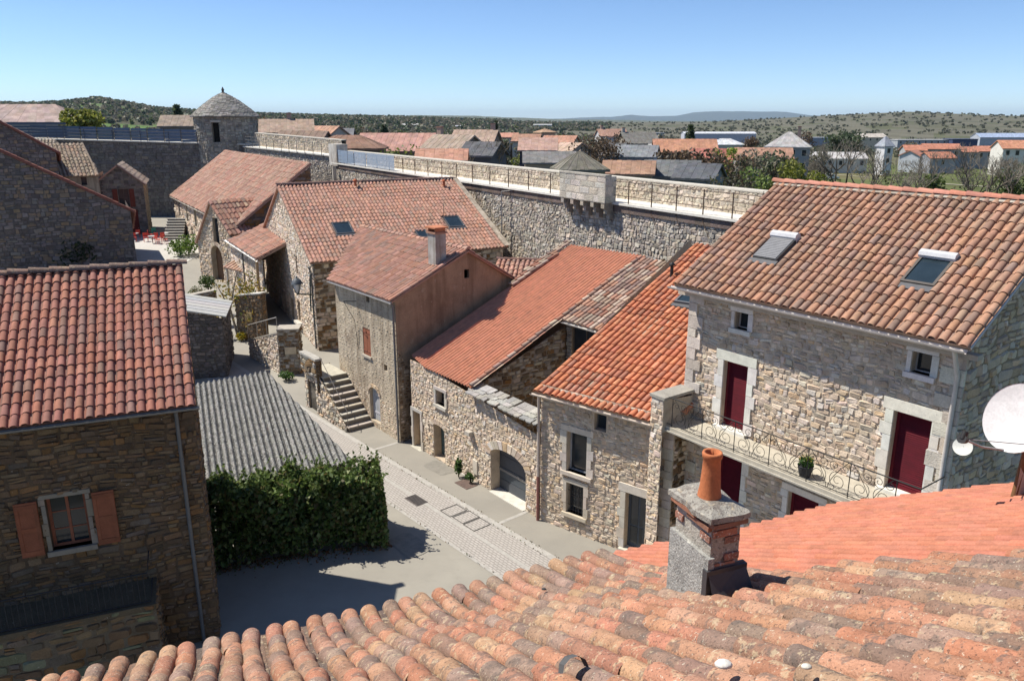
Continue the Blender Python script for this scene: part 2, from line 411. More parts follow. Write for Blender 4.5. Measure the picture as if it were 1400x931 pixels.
def slab(mb,rf,poly,h0,h1,col):
    n=len(poly); t=[rf.pt(u,v,h1) for u,v in poly]; b=[rf.pt(u,v,h0) for u,v in poly]
    mb.add(t+b,[tuple(range(n)),tuple(range(2*n-1,n-1,-1))]+[(i,n+i,n+(i+1)%n,(i+1)%n) for i in range(n)],col)
def ridge(mb,a,b,r,co,pal,seg=7,jt=.01):
    a=V(a);b=V(b);d=(b-a);L=d.length;d.normalize();s=V((-d.y,d.x,0)).normalized(); n=max(1,round(L/co)); co=L/n; up=d.cross(s); up=up if up.z>0 else -up
    for i in range(n):
        p=a+d*(i*co-.04); q=a+d*((i+1)*co+.01); c=pick(pal); vs=[]
        hj=U(0,jt)
        for (o,rr,h) in((p,r*1.06,.02+hj),(q,r*.92,0)):
            for k in range(seg+1):
                w=math.pi*k/seg; vs.append(o+s*math.cos(w)*rr+up*(math.sin(w)*rr*.85+h-.02))
        mb.add(vs,[(k,k+1,seg+2+k,seg+1+k) for k in range(seg)],c,True); mb.add(vs[:seg+1],[tuple(range(seg+1))],c); mb.add(vs[seg+1:],[tuple(range(seg,-1,-1))],c)
def corrug(mb,rf,poly,pitch,amp,col,seg=6,thick=.012,rows=8,cj=.05,lap=None,groove_shade=None):
    u0=min(p[0] for p in poly);u1=max(p[0] for p in poly); n=int((u1-u0)/pitch*seg); nr=rows
    prev=None
    for i in range(n+1):
        u=min(max(u0+(u1-u0)*i/n,u0+1e-4),u1-1e-4); vr=vrange(poly,u)
        if not vr: prev=None; continue
        h=amp*math.cos(2*math.pi*(u-u0)/pitch); col_=[]
        for k in range(nr+1):
            v=vr[0]+(vr[1]-vr[0])*k/nr
            hh=h
            if lap: hh+= -lap*((v/1.5)%1.0)
            col_.append(rf.pt(u,v,hh))
        bot=rf.pt(u,vr[0],h-thick-.03)
        if prev:
            pc,pb=prev
            for k in range(nr): mb.add([pc[k],col_[k],col_[k+1],pc[k+1]],[(0,1,2,3)],jit(tuple(x*(groove_shade if groove_shade and h<-amp*.35 else 1) for x in col),cj),True)  # low quads get a darker colour: shade of the grooves painted in
            mb.add([pb,bot,col_[0],pc[0]],[(0,1,2,3)],col)
        prev=(col_,bot)
def skylight(rf,u,v,w,h,par,fcol=(.09,.09,.095),shut=False,name='skylight',box=.09,top=None,glass='skyglass'):
    mb=MB(); f=.07
    def bx(a,b,c,d,h0,h1,col): mb.box8([rf.pt(a,c,h0),rf.pt(b,c,h0),rf.pt(b,d,h0),rf.pt(a,d,h0),rf.pt(a,c,h1),rf.pt(b,c,h1),rf.pt(b,d,h1),rf.pt(a,d,h1)],col)
    hb=box
    bx(u,u+w,v,v+f,0,hb,fcol); bx(u,u+w,v+h-f,v+h,0,hb,fcol); bx(u,u+f,v+f,v+h-f,0,hb,fcol); bx(u+w-f,u+w,v+f,v+h-f,0,hb,fcol)
    bx(u-.06,u+w+.06,v-.2,v-.005,.0,.05,(.1,.1,.105))
    o=mb.build(name,'metal',par)
    p=MB(); p.quad(*[rf.pt(a,b,hb-.03) for a,b in((u+f,v+f),(u+w-f,v+f),(u+w-f,v+h-f),(u+f,v+h-f))],(.02,.02,.02)); p.build('pane',glass,o)
    if shut:
        s=MB()
        for k in range(14):
            z0=v+.02+(h-.1)*k/14; z1=v+.02+(h-.1)*(k+1)/14
            s.box8([rf.pt(a,b,c) for c in(hb+.005,hb+.025) for a,b in((u+.03,z0),(u+w-.03,z0),(u+w-.03,z1-.012),(u+.03,z1-.012))],(.2,.2,.205))
        s.build('roller_shutter','metal',o)
    if top:
        t=MB(); pts=[(v+h-.16,hb+.0),(v+h-.15,hb+.07),(v+h-.08,hb+.13),(v+h+.04,hb+.12),(v+h+.10,hb+.05),(v+h+.1,0)]
        for (a,b),(c,d) in zip(pts,pts[1:]): t.quad(rf.pt(u-.03,a,b),rf.pt(u+w+.03,a,b),rf.pt(u+w+.03,c,d),rf.pt(u-.03,c,d),top)
        for x in(u-.03,u+w+.03): t.add([rf.pt(x,a,b) for a,b in pts]+[rf.pt(x,v+h-.16,0)],[tuple(range(7))],top)
        t.build('shutter_box','metal',o)
    return o
def gutter(a,b,par,col=(.5,.46,.42),r=.07,name='gutter',mat='plain'):
    mb=MB(); a=V(a);b=V(b); d=(b-a).normalized(); s=V((d.y,-d.x,0)); vs=[]; n=7; t=.008
    for p in(a,b):
        for rr in(r,r-t):
            for k in range(n+1):
                w=math.pi*k/n; vs.append(p+s*math.cos(w)*rr-V((0,0,math.sin(w)*rr)))
    m=n+1; fs=[]
    for k in range(n): fs+= [(k,k+1,2*m+k+1,2*m+k),(m+k+1,m+k,3*m+k,3*m+k+1)]
    fs+=[(0,2*m,3*m,m),(n,m+n,3*m+n,2*m+n)]
    for o in(0,2*m): fs+=[tuple([o+k for k in range(m)]+[o+m+k for k in range(n,-1,-1)])]
    mb.add(vs,fs,col,False); return mb.build(name,mat,par)
def pipe(pts,par,r=.045,col=(.5,.46,.42),name='downpipe',mat='plain'):
    mb=MB(); mb.tube(pts,r,col,8)
    if len(pts)>1:
        a,b=V(pts[-2]),V(pts[-1]); L=(b-a).length
        for k in range(1,int(L/1.4)+1): 
            p=a+(b-a)*(k*1.4/L-.2/L); mb.tube([p-(b-a).normalized()*.03,p+(b-a).normalized()*.03],r*1.25,col,8)
    return mb.build(name,mat,par)
# ================================================================== NEAR BUILDINGS
Z=V((0,0,1))
def s3(nh,pitch): nh=V(nh).normalized(); return V((nh.x*math.cos(math.radians(pitch)),nh.y*math.cos(math.radians(pitch)),math.sin(math.radians(pitch))))
P_warm=[(.62,.50,.375),(.55,.44,.325),(.67,.56,.44),(.48,.375,.275),(.61,.455,.30),(.64,.55,.44),(.5,.42,.33)]
P_pale=[(.66,.555,.445),(.58,.48,.38),(.71,.62,.51),(.52,.42,.325),(.64,.50,.37),(.60,.54,.47),(.67,.54,.435)]
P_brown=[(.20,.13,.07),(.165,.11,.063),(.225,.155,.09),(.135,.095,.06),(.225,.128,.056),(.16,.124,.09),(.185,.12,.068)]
P_grey=[(.36,.33,.285),(.31,.285,.25),(.42,.385,.33),(.27,.245,.21),(.40,.35,.28)]
P_dark=[(.15,.13,.125),(.12,.105,.1),(.18,.16,.15),(.1,.09,.085)]
TILE_R=[(.36,.205,.135),(.33,.185,.125),(.39,.235,.16),(.29,.175,.125),(.40,.22,.14),(.335,.215,.155),(.27,.18,.14)]
TILE_L=[(.34,.145,.10),(.31,.135,.095),(.36,.165,.115),(.28,.13,.10),(.33,.15,.115),(.24,.14,.11)]
TILE_O=[(.52,.20,.105),(.48,.18,.10),(.55,.235,.13),(.44,.175,.105),(.38,.175,.115),(.50,.19,.10),(.52,.21,.115)]
TILE_S=[(.42,.235,.175),(.39,.215,.16),(.45,.26,.195),(.36,.21,.16),(.42,.22,.155),(.33,.22,.17)]
TILE_G=[(.30,.205,.16),(.36,.26,.20),(.26,.18,.15),(.40,.23,.16),(.46,.36,.28),(.33,.17,.12)]
# ------------------------------------------------------------------ house with the orange tile roof (middle of the lane)
dM=V((.781,-.6245,0)); nM=V((.6245,.781,0)); PM=V((1.01,25.67,0)); zeM=5.1
t=thing('stone_house','stone house with bright orange barrel-tile roof and pale-framed windows, right of the arched garage','house',PM)
LM=5.12
frM=Fr(PM,dM)
def hole(fr,x0,y0,x1,y1,**k):
    a0,z1=fr.hit(x0,y0); a1,z0=fr.hit(x1,y1)
    d=dict(a0=a0,a1=a1,z0=z0,z1=z1,depth=.24); d.update(k); return d
hW=hole(frM,776,588,802,650); hW['z0']=2.28; hW['z1']=3.76; hW['margin']=.10
hD=dict(a0=3.52,a1=4.32,z0=.16,z1=2.22,depth=.26,margin=.10)
hG=hole(frM,775,677,797,723); hG.update(z0=.72,z1=1.86,margin=.08)
hA=hole(frM,813,555,829,578); hA.update(z0=4.08,z1=4.66,margin=.05)
STM=sty(ch=.125,sw=.24,pal=P_warm,mortar=(.54,.44,.33),prot=(.004,.026))
w=MB(); wall(w,PM,dM,LM,-.3,[(0,zeM+.1),(LM,zeM+.1)],[hW,hD,hG,hA],STM)
# right end wall going back under the balcony, left wall behind the yard
wall(w,PM+dM*LM,nM,4.5,-.3,[(0,4.75),(4.5,4.75)],[],sty(ch=.19,sw=.4,pal=P_brown+P_warm,mortar=(.3,.25,.18)))
wall(w,PM+nM*11,-nM,11,-.3,[(0,9.0),(11,5.1)],[],STM,nostone=True)
w.build('wall','stone',t)
surround(frM,hW,.22,t,(.60,.54,.46),name='stone_surround'); window(frM,hW,t,(.3,.31,.32),1,1,fw=.06)
surround(frM,hG,.16,t,(.58,.5,.4),name='stone_surround'); o=window(frM,hG,t,(.10,.09,.085),2,2)
g=MB()
for k in range(1,6): 
    a=hG['a0']+(hG['a1']-hG['a0'])*k/6; g.tube([frM.pt(a,hG['z0'],-.06),frM.pt(a,hG['z1'],-.06)],.011,(.03,.03,.03),5)
for z in(1.0,1.55): g.tube([frM.pt(hG['a0'],z,-.06),frM.pt(hG['a1'],z,-.06)],.011,(.03,.03,.03),5)
g.build('window_grille','iron',o)
surround(frM,hD,.24,t,(.60,.54,.46),name='stone_surround',sill=False,lint=.3); o=door(frM,hD,t,(.06,.075,.095),'glazed','door','plain',False)
p=MB()
for k in range(2):
    x0=hD['a0']+.1+k*.34; 
    for z0,z1 in((.35,.95),(1.02,2.1)): frM.box(p,x0,x0+.27,z0,z1,-.198,-.185,(.02,.02,.02))
p.build('pane','glass',o)
window(frM,hA,t,(.12,.12,.12),1,1,fw=.04)
# roof: eave line and verge measured, tiles follow the verge
vM=V((.70,.714,.405)).normalized()
rfM=RF(PM+V((0,0,zeM))-dM*.12-V(vM)*.28,dM,vM)
polM=[(0,0),(5.0,0),(5.4,1.0),(5.4,10.6),(0,10.6)]
skyM=[(4.25,6.3,5.35,7.55)]
u,v=rfM.hit(922,415); b=MB(); tiles(b,rfM,polM,.235,.40,TILE_O,seg=8,jt=.016,colj=.11,open_end=True,holes=[(u-.05,u+1.2,v-.15,v+1.25)])
b.build('roof','tile',t)
b=MB(); slab(b,rfM,[(0.02,0.02),(5.0,.02),(5.4,1.0),(5.4,10.6),(.02,10.6)],-.14,-.012,(.33,.25,.18)); b.build('roof_deck','plain',t)
u,v=rfM.hit(922,415); skylight(rfM,u,v,1.15,1.2,t,(.12,.125,.135),name='skylight',box=.13)
# fascia and gutter in painted cement, downpipe at the left corner
ga=rfM.pt(-.05,-.06,-.06); gb=rfM.pt(5.02,-.06,-.06)
gutter(ga-V((nM.x,nM.y,0))*.05,gb-V((nM.x,nM.y,0))*.05,t,(.55,.47,.39))
b=MB(); b.tube([rfM.pt(5.05,0,.05),rfM.pt(5.12,.75,.06)],.05,(.5,.43,.36),6); b.build('verge_trim','plain',t)
pipe([frM.pt(-.02,5.0,.17),frM.pt(-.02,4.8,.1),frM.pt(-.02,1.75,.1)],t,.052,(.50,.42,.36))
pipe([frM.pt(-.02,1.75,.1),frM.pt(-.02,.0,.1)],t,.055,(.25,.1,.08),name='downpipe_foot')
# black flue
q=rfM.hit(918,378); fp=rfM.pt(q[0],q[1]); fl=MB(); fl.tube([fp-Z*.1,fp+Z*.45],.065,(.02,.02,.02),10); fl.lathe(fp+Z*.45,[(.12,0),(.12,.05),(.02,.12)],(.02,.02,.02),10); fl.build('flue_pipe','iron',t)

# ------------------------------------------------------------------ garage house with corrugated orange roof
PG=V((-4.41,32.46,0)); dG=A(-51.39); nG=perp(dG); LG=8.69
frG=Fr(PG,dG)
t=thing('garage_house','low stone garage house under a long corrugated orange roof, with arched garage doorway','house',PG)
hs=[dict(a0=2.02,a1=2.66,z0=2.55,z1=3.18,depth=.3,margin=.06), dict(a0=1.72,a1=2.55,z0=.05,z1=1.62,depth=.45,arch=.12,vous=.22), dict(a0=.12,a1=.72,z0=0.0,z1=1.7,depth=.35,margin=.04), dict(a0=5.75,a1=7.88,z0=-.05,z1=2.0,depth=.5,arch=.42,vous=.34)]
STG=sty(ch=.12,sw=.22,pal=P_pale+P_warm,mortar=(.54,.44,.33),prot=(.004,.026))
w=MB(); wall(w,PG,dG,LG-.05,-.3,[(0,4.1),(1.2,3.98),(4.5,3.95),(LG-.05,3.72)],hs,STG)
zy=1.0
# yard wall: right verge wall of the corrugated roof, seen over the coping
aV=4.55
wall(w,PG+dG*aV,nG,11.0,1.0,[(0,3.85),(11,7.85)],[dict(a0=0,a1=.01,z0=1.1,z1=1.11,depth=.01)],sty(ch=.15,sw=.3,pal=P_grey+P_brown,mortar=(.25,.21,.17)))
w.build('wall','stone',t)
surround(frG,hs[0],.14,t,name='stone_surround'); window(frG,hs[0],t,(.08,.07,.06),1,1)
surround(frG,hs[2],.15,t,name='stone_surround',sill=False); door(frG,hs[2],t,(.33,.24,.14),'plank')
door(frG,hs[1],t,(.10,.155,.155),'plank')
o=door(frG,hs[3],t,(.075,.085,.10),'panel','garage_door','plain',False)
mb=MB(); frG.box(mb,5.78,7.85,-.02,.035,-.44,.12,(.6,.57,.5)); mb.build('threshold','dress',t)
# corrugated roof
vG=V((nG.x*math.cos(math.radians(23.4)),nG.y*math.cos(math.radians(23.4)),math.sin(math.radians(23.4))))
rfG=RF(PG+Z*4.02-vG*.1,dG,vG)
b=MB(); corrug(b,rfG,[(-.15,.3),(1.25,0),(4.6,0),(4.72,10.45),(-.1,10.3)],.2,.042,(.56,.255,.16),seg=8,rows=14,cj=.05,lap=.012)
b.build('corrugated_roof','tile',t)
b=MB(); tiles(b,rfG,[(4.42,.1),(4.68,.1),(4.76,10.3),(4.5,10.3)],.24,.4,TILE_G,r=.09,lift=.05,prof=lambda v:.03); 
b.build('verge_tiles','tile',t); b=MB(); tiles(b,rfG,[(-.35,6.3),(.15,6.3),(.0,10.5),(-.5,10.5)],.25,.4,TILE_G,r=.09,lift=.05,prof=lambda v:.04); b.build('verge_tiles','tile',t)
# slab coping (grey stone flags) over the yard front
b=MB(); a=4.45; k=0
rr=random.Random(5)
while a<LG-.02:
    for row in range(3):
        d0=.28-.2*row; wv=rr.uniform(.26,.44); x=a+rr.uniform(-.12,.12); z=3.78-.06*(a-4.4)/4+.07*row+.05
        pts=[(x,d0+rr.uniform(-.03,.02)),(x+wv*.5,d0+rr.uniform(0,.04)),(x+wv,d0+rr.uniform(-.03,.02)),(x+wv+rr.uniform(-.04,.03),d0-.36),(x+.02,d0-.36)]
        b.prism([frG.pt(min(p,LG+.02),z+.05-(d0-q)*-.16 if False else z+(d0-q)*.2,q) for p,q in pts],(0,0,-.05),jit((.36,.34,.31),.2))
    a+=.33
b.build('slab_coping','rampart',t)
# old-tile rear roof with the dark glazed opening
a0,b0_=rfG.hit(766,440)
b=MB(); 
rfG2=RF(rfG.pt(4.72,5.05,.0),dG,vG)
tiles(b,rfG2,[(0,0),(4.2,0),(4.2,5.2),(0,5.2)],.235,.4,TILE_G,seg=7,jt=.02,colj=.2); slab(b,rfG2,[(0,.03),(4.2,.03),(4.2,5.2),(0,5.2)],-.12,-.012,(.3,.25,.2)); b.build('rear_roof','tile',t)
pp=rfG2.pt(0,.25,-.14); frQ=Fr(pp,dG); ztop=pp.z
w=MB(); hq=dict(a0=.32,a1=1.9,z0=3.6,z1=ztop-.2,depth=.12); wall(w,pp,dG,4.0,.5,[(0,ztop),(4.0,ztop)],[hq],sty(pal=P_grey)); w.build('rear_wall','stone',t)
window(frQ,hq,t,(.1,.08,.06),2,1,fw=.06)
gutter(rfG2.pt(0,-.08,-.05),rfG2.pt(3,-.08,-.05),t,(.62,.58,.52))
mb=MB(); mb.prism([frG.pt(4.5,.9,-.4),frG.pt(LG,.9,-.4),frG.pt(LG,.9,-6),frG.pt(4.5,.9,-6)],(0,0,-.1),(.3,.28,.25)); mb.build('yard_floor','rampart',t)
# stone corbel and utility box on facade
mb=MB(); frG.box(mb,4.32,4.62,1.95,2.12,0,.22,(.46,.42,.36)); mb.build('corbel','dress',t)
mb=MB(); frG.box(mb,4.62,4.9,.35,.95,.0,.06,(.62,.55,.45)); mb.build('meter_box','plain',t)

# ------------------------------------------------------------------ rendered house with gable to the viewer
PC=V((-5.0,32.71,0)); dC=V((-.622,.783,0)); nC=V((.783,.622,0)); zeC=6.64
t=thing('rendered_house','tall house with worn grey render and brown gable, standing beside the outside stairs','house',PC)
w=MB(); LC=5.75; frC=Fr(PC+dC*LC,-dC)   # a from far end to the near corner
hc=[]
def hC(x0,y0,x1,y1,**k): 
    h=hole(frC,x0,y0,x1,y1,**k); hc.append(h); return h
h1=hC(496,447,507,490,margin=.0); h1.update(z0=3.45,z1=4.75); c_=(h1['a0']+h1['a1'])/2; h1.update(a0=c_-.36,a1=c_+.36)
h2=hC(524,480,529,489); h2.update(z0=3.1,z1=3.4); h2['a1']=h2['a0']+.3
h3=hC(505,533,523,573); h3.update(z0=.3,z1=2.0,arch=.3,vous=.14); h3['a1']=h3['a0']+.95
h4=hC(500,402,507,411); h4.update(z0=6.02,z1=6.3); h4['a1']=h4['a0']+.32
pl=(.52,.44,.33)
wall(w,PC+dC*LC,-dC,LC,-.3,[(0,zeC),(LC,zeC)],hc,sty(pal=P_warm),plaster=pl,nostone=True)
stones(w,frC,[(0,-.3),(LC,-.3),(LC,1.3),(0,2.2)],[(h['a0']-.05,h['z0']-.05,h['a1']+.05,h['z1']+.1) for h in hc],sty(pal=P_pale+[(.45,.3,.2)],prot=(.004,.018),gap=.03,sw=.26,ch=.13))
stones(w,frC,[(0,1.2),(LC,.9),(LC,zeC),(0,zeC)],[(h['a0']-.08,h['z0']-.12,h['a1']+.08,h['z1']+.08) for h in hc],sty(pal=[(.52,.44,.33),(.49,.415,.31),(.56,.48,.37),(.45,.37,.28)],prot=(.001,.016),gap=.045,sw=.25,ch=.13,cut=.25))
LGc=6.66; za=8.3
plg=(.31,.235,.165)
hv=dict(a0=3.62,a1=3.9,z0=7.05,z1=7.45,depth=.15)
wall(w,PC,nC,LGc,-.3,[(0,zeC),(3.78,za),(LGc,zeC-.1)],[hv],sty(pal=P_warm),plaster=plg,nostone=True)
stones(w,Fr(PC,nC),[(0,-.3),(.7,-.3),(.7,3.2),(0,4.4)],[],sty(pal=P_brown+P_warm,prot=(.004,.02),gap=.03))
qf=PC+nC*3.78+dC*9.7; qe=PC+dC*LC; wall(w,qf,(qe-qf),(qe-qf).length,0,[(0,za),((qe-qf).length,zeC)],[],sty(),plaster=pl,nostone=True); wall(w,PC+nC*LGc+dC*9.7,-nC,LGc-3.78,0,[(0,zeC),(LGc-3.78,za)],[],sty(),plaster=pl,nostone=True)
wall(w,PC+nC*LGc,dC,9.5,0,[(0,zeC),(9.5,zeC)],[],sty(),plaster=pl,nostone=True)
w.build('wall','render',t)
sc=MB()
for k in(0,1):
    x0=h1['a0']+k*.37; frC.box(sc,x0,x0+.35,h1['z0'],h1['z1'],-.06,-.025,(.30,.115,.065)); 
    for z in(3.6,4.5): frC.box(sc,x0+.02,x0+.33,z,z+.08,-.025,-.008,(.27,.1,.06))
sc.build('shutter','wood',t)
mb=MB(); frC.box(mb,h1['a0']-.08,h1['a1']+.08,h1['z0']-.1,h1['z0'],-.1,.08,(.45,.4,.33)); mb.build('window_sill','dress',t)
door(frC,h3,t,(.42,.43,.45),'plank','cellar_door')
# roof (front slope): trapezoid, with a diagonal far verge
apex=PC+nC*3.78+Z*za; dR_=(V((-6.7,43.2,za))-apex); 
sC=(apex-(PC+Z*zeC)); 
rfC=RF(PC+dC*LC+Z*(zeC+.05)-sC.normalized()*.3+dC*.1,-dC,sC)
Ls=sC.length+.3
polC=[(0,0),(LC+.25,0),(LC+.25,Ls),(-4.1,Ls)]
b=MB(); tiles(b,rfC,polC,.235,.4,TILE_S,r=.10,seg=7,jt=.01,lift=.014,pan=[(.24,.13,.1),(.27,.15,.11)]); slab(b,rfC,polC,-.1,-.012,(.33,.22,.17))
sC2=(apex-(PC+nC*LGc+Z*(zeC-.1))); rfC2=RF(PC+nC*LGc+Z*(zeC-.05)-sC2.normalized()*.25-dC*.15,dC,sC2); L2=sC2.length+.25
tiles(b,rfC2,[(0,0),(10,0),(10,L2),(0,L2)],.205,.36,TILE_S,seg=5); slab(b,rfC2,[(0,0),(10,0),(10,L2),(0,L2)],-.1,-.012,(.3,.17,.12))
b.build('roof','tile',t)
b=MB(); ridge(b,apex-dC*.12+Z*.1,apex+dC*9.8+Z*.1,.13,.4,TILE_S); b.build('ridge_tiles','tile',t)
gutter(rfC.pt(0,-.05,-.05),rfC.pt(LC+.2,-.05,-.05),t,(.66,.64,.6),r=.065)
pipe([frC.pt(LC-.06,zeC-.15,.2),frC.pt(LC-.06,zeC-.35,.08),frC.pt(LC-.06,2.2,.08),frC.pt(LC-.06,0,.08)],t,.05,(.17,.17,.17))
# chimney on the front slope, near the ridge
cu,cv=rfC.hit(598,360); cp=rfC.pt(cu,cv)
mb=MB(); mb.cbox(cp-Z*.3,.62,.55,1.65,(.42,.40,.37),dC); c=mb.build('chimney','render',t)
mb=MB(); mb.cbox(cp+Z*1.35,.74,.66,.07,(.36,.2,.14),dC)
for s in(-1,1): mb.cbox(cp+Z*1.42+dC*.27*s,.1,.5,.16,(.42,.17,.09),dC)
mb.cbox(cp+Z*1.58,.8,.7,.06,(.48,.19,.1),dC); mb.build('chimney_cap','tile',c)
am=MB(); am.tube([cp+nC*.4,cp+nC*.4+Z*2.6],.014,(.1,.09,.08),5); am.build('antenna_rod','iron',t)
# electric bracket on the facade
mb=MB(); q=frC.hit(487,412); p0=frC.pt(q[0],q[1],0); mb.tube([p0,p0-V(dC)*.0+V((-.5,-.4,.1))],.02,(.05,.05,.05),6); mb.tube([p0+V((-.5,-.4,.1)),p0+V((-.1,-.1,-.9)),frC.pt(q[0],3.6,.02)],.012,(.05,.05,.05),5); mb.build('cable_bracket','iron',t)

# ------------------------------------------------------------------ large house with skylights
PS=V((-11.77,45.82,0)); dS=A(27.5); nS=perp(dS); zeS=5.98; zaS=9.72
t=thing('skylight_house','large stone gabled house with pink tiled roof and three skylights, behind the rendered house','house',PS)
frS=Fr(PS+nS*16,-nS)
DS=7.8; DB=8.2; hsS=[]
def hS(x0,y0,x1,y1,**k):
    h=hole(frS,x0,y0,x1,y1,**k); hsS.append(h); return h
def fixh(h,w,hh): 
    c=(h['a0']+h['a1'])/2; z=(h['z0']+h['z1'])/2; h.update(a0=c-w/2,a1=c+w/2,z0=z-hh/2,z1=z+hh/2); return h
w1=fixh(hS(368,331,371,348),.42,1.25); w2=fixh(hS(404,354,408,371),.42,1.15); w3=fixh(hS(363,382,369,408),.8,1.6)
d1=fixh(hS(382,406,390,449),1.15,2.5); d2=fixh(hS(396,412,406,446),.95,2.1); w4=fixh(hS(407,413,412,438),.65,1.35)
d1.update(arch=.5,vous=.2)
for h in(d1,d2): h['z0']=max(h['z0'],.9)
w=MB(); STS=sty(ch=.14,sw=.36,pal=P_pale,mortar=(.46,.38,.29),cut=.12,prot=(.01,.04),wav=.02,split=.08)
wall(w,PS+nS*16,-nS,16,-.2,[(0,5.4),(16-DS,zaS),(16,zeS)],hsS,STS)
wall(w,PS,dS,12.6,-.2,[(0,zeS),(12.6,zeS)],[],sty(ch=.2,sw=.42,pal=P_brown+P_warm,mortar=(.3,.26,.2),cut=.18))
wall(w,PS+dS*12.6,nS,16,-.2,[(0,zeS),(DS,zaS),(16,5.4)],[],STS,nostone=True)
w.build('wall','stone',t)
for h in(w1,w2,w3,w4): window(frS,h,t,(.16,.13,.1),1,2)
door(frS,d1,t,(.33,.28,.2),'plank'); door(frS,d2,t,(.13,.08,.06),'plank')
mb=MB(); frS.box(mb,w4['a0']-.25,w4['a1']+.25,w4['z0']-.16,w4['z0']-.02,0,.3,(.6,.56,.5)); mb.build('window_sill','dress',t)
sS=(nS*DS+Z*(zaS-zeS)); rfS=RF(PS+Z*(zeS+.08)-sS.normalized()*.35-dS*.22,dS,sS); Lsl=sS.length+.35
polS=[(0,0),(13.05,0),(12.85,Lsl),(0,Lsl)]
SK=[(470,315,1.15,1.3),(578,322,.75,.9),(622,306,1.15,1.3)]; hh_=[(lambda q:(q[0]-wd/2-.02,q[0]+wd/2+.02,q[1]-hh*.35-.1,q[1]+hh*.65))(rfS.hit(x,y)) for x,y,wd,hh in SK]
b=MB(); tiles(b,rfS,polS,.25,.41,TILE_S,seg=6,jt=.012,colj=.1,holes=hh_); slab(b,rfS,polS,-.14,-.012,(.24,.17,.14))
sB=(-nS*8.2+Z*(zaS-5.4)); rfB=RF(PS+nS*16+Z*5.4+dS*12.8,-dS,sB); slab(b,rfB,[(0,0),(13,0),(13,sB.length),(0,sB.length)],-.1,.02,(.36,.2,.15)); b.build('roof','tile',t)
b=MB(); ridge(b,rfS.pt(0,Lsl,.04),rfS.pt(12.9,Lsl,.04),.14,.42,[(.2,.13,.11),(.24,.15,.12)]); b.build('ridge_tiles','tile',t)
for (x,y,wd,hh) in SK:
    u,v=rfS.hit(x,y); skylight(rfS,u-wd/2,v-hh*.35,wd,hh,t)
for x in(486,607):
    u,v=rfS.hit(x,256); q=rfS.pt(u,v); mb=MB(); mb.tube([q,q+Z*.42],.09,(.5,.16,.08),10); mb.lathe(q+Z*.42,[(.16,0),(.15,.06),(.02,.14)],(.5,.16,.08),10); mb.build('roof_vent','tile',t)
# verge mortar at the right
mb=MB(); slab(mb,rfS,[(12.8,0),(13.15,0),(12.95,Lsl),(12.6,Lsl)],.0,.12,(.45,.39,.31)); mb.build('verge_trim','render',t)
pipe([frS.pt(15.9,5.6,.25),frS.pt(15.75,5.2,.09),frS.pt(15.75,.5,.09)],t,.05,(.12,.13,.13))
# low tiled roof seen between the rendered gable and the corrugated roof
q0=V((.4,38.6,0)); t=thing('rear_annex','low annex with pale canal-tile roof squeezed behind the rendered gable wall','outbuilding',q0)
rfA=RF(V((-1.2,38.5,5.7)),A(-8),s3(perp(A(-8)),20)); b=MB(); tiles(b,rfA,[(0,0),(4.4,0),(4.4,3.2),(0,3.2)],.26,.42,TILE_S,jt=.02); slab(b,rfA,[(0,0),(4.4,0),(4.4,3.2),(0,3.2)],-.12,-.012,(.3,.2,.16)); b.build('roof','tile',t)
w=MB(); wall(w,V((-1.2,38.5,0)),A(-8),4.3,0,[(0,5.6),(4.3,5.6)],[],sty(),nostone=True); wall(w,V((-1.2,38.5,0))+A(-8)*4.3,perp(A(-8)),3,0,[(0,5.6),(3,6.7)],[],sty(),nostone=True); w.build('wall','stone',t)
b=MB(); ridge(b,rfA.pt(0,3.2,.03),rfA.pt(4.4,3.2,.03),.12,.4,[(.2,.12,.1)]); b.build('ridge_tiles','tile',t)

# ------------------------------------------------------------------ right house with the balcony
dR=A(-53.5); nR=perp(dR); PR=V((5.45,23.3,0)); zeR=9.12; LR=8.05
t=thing('balcony_house','tall stone house with wine-red shutter doors, iron balcony and brown roof with two skylights','house',PR)
frR=Fr(PR,dR); zf=5.02
hol=[]
def hR(x0,y0,x1,y1,**k): h=hole(frR,x0,y0,x1,y1,**k); hol.append(h); return h
wA=fixh(hR(1007,426,1022,452,margin=.06),.46,.5); wB=fixh(hR(1249,480,1272,514,margin=.06),.46,.52)
dA=fixh(hR(988,488,1021,580),.86,2.1); dA.update(z0=zf+.08,z1=zf+2.14,margin=.12); dB=fixh(hR(1216,555,1270,670),.92,2.1); dB.update(z0=zf+.08,z1=zf+2.14,margin=.12)
ga_=fixh(hR(984,625,1010,680),.9,2.0); ga_.update(z0=2.05,z1=4.3,margin=.1); gb_=fixh(hR(1080,660,1119,705),.95,2.0); gb_.update(z0=1.7,z1=3.95,margin=.1)
print('right holes',[{k:round(v,2) for k,v in h.items()} for h in hol])
STR=sty(ch=.125,sw=.25,pal=P_pale+P_warm,mortar=(.56,.46,.35),prot=(.004,.028),cut=.15,gap=.006)
w=MB(); wall(w,PR,dR,LR,-.3,[(0,zeR+.1),(LR,zeR+.1)],hol,STR)
def quoins(mb,fr,a,sgn,z0,z1,pal,pr=.055):
    z=z0;k=0
    while z<z1-.1:
        h_=min(U(.26,.42),z1-z); L_=(.55 if k%2 else .3)*U(.85,1.15); x0,x1=(a,a+L_) if sgn>0 else (a-L_,a)
        fr.box(mb,x0+(.004 if sgn<0 else -.012),x1-(.004 if sgn>0 else -.012),z+.008,z+h_-.008,-.03,pr+U(0,.01),pick(pal)); z+=h_;k+=1
QP=[(.62,.55,.46),(.56,.49,.41),(.66,.6,.52)]
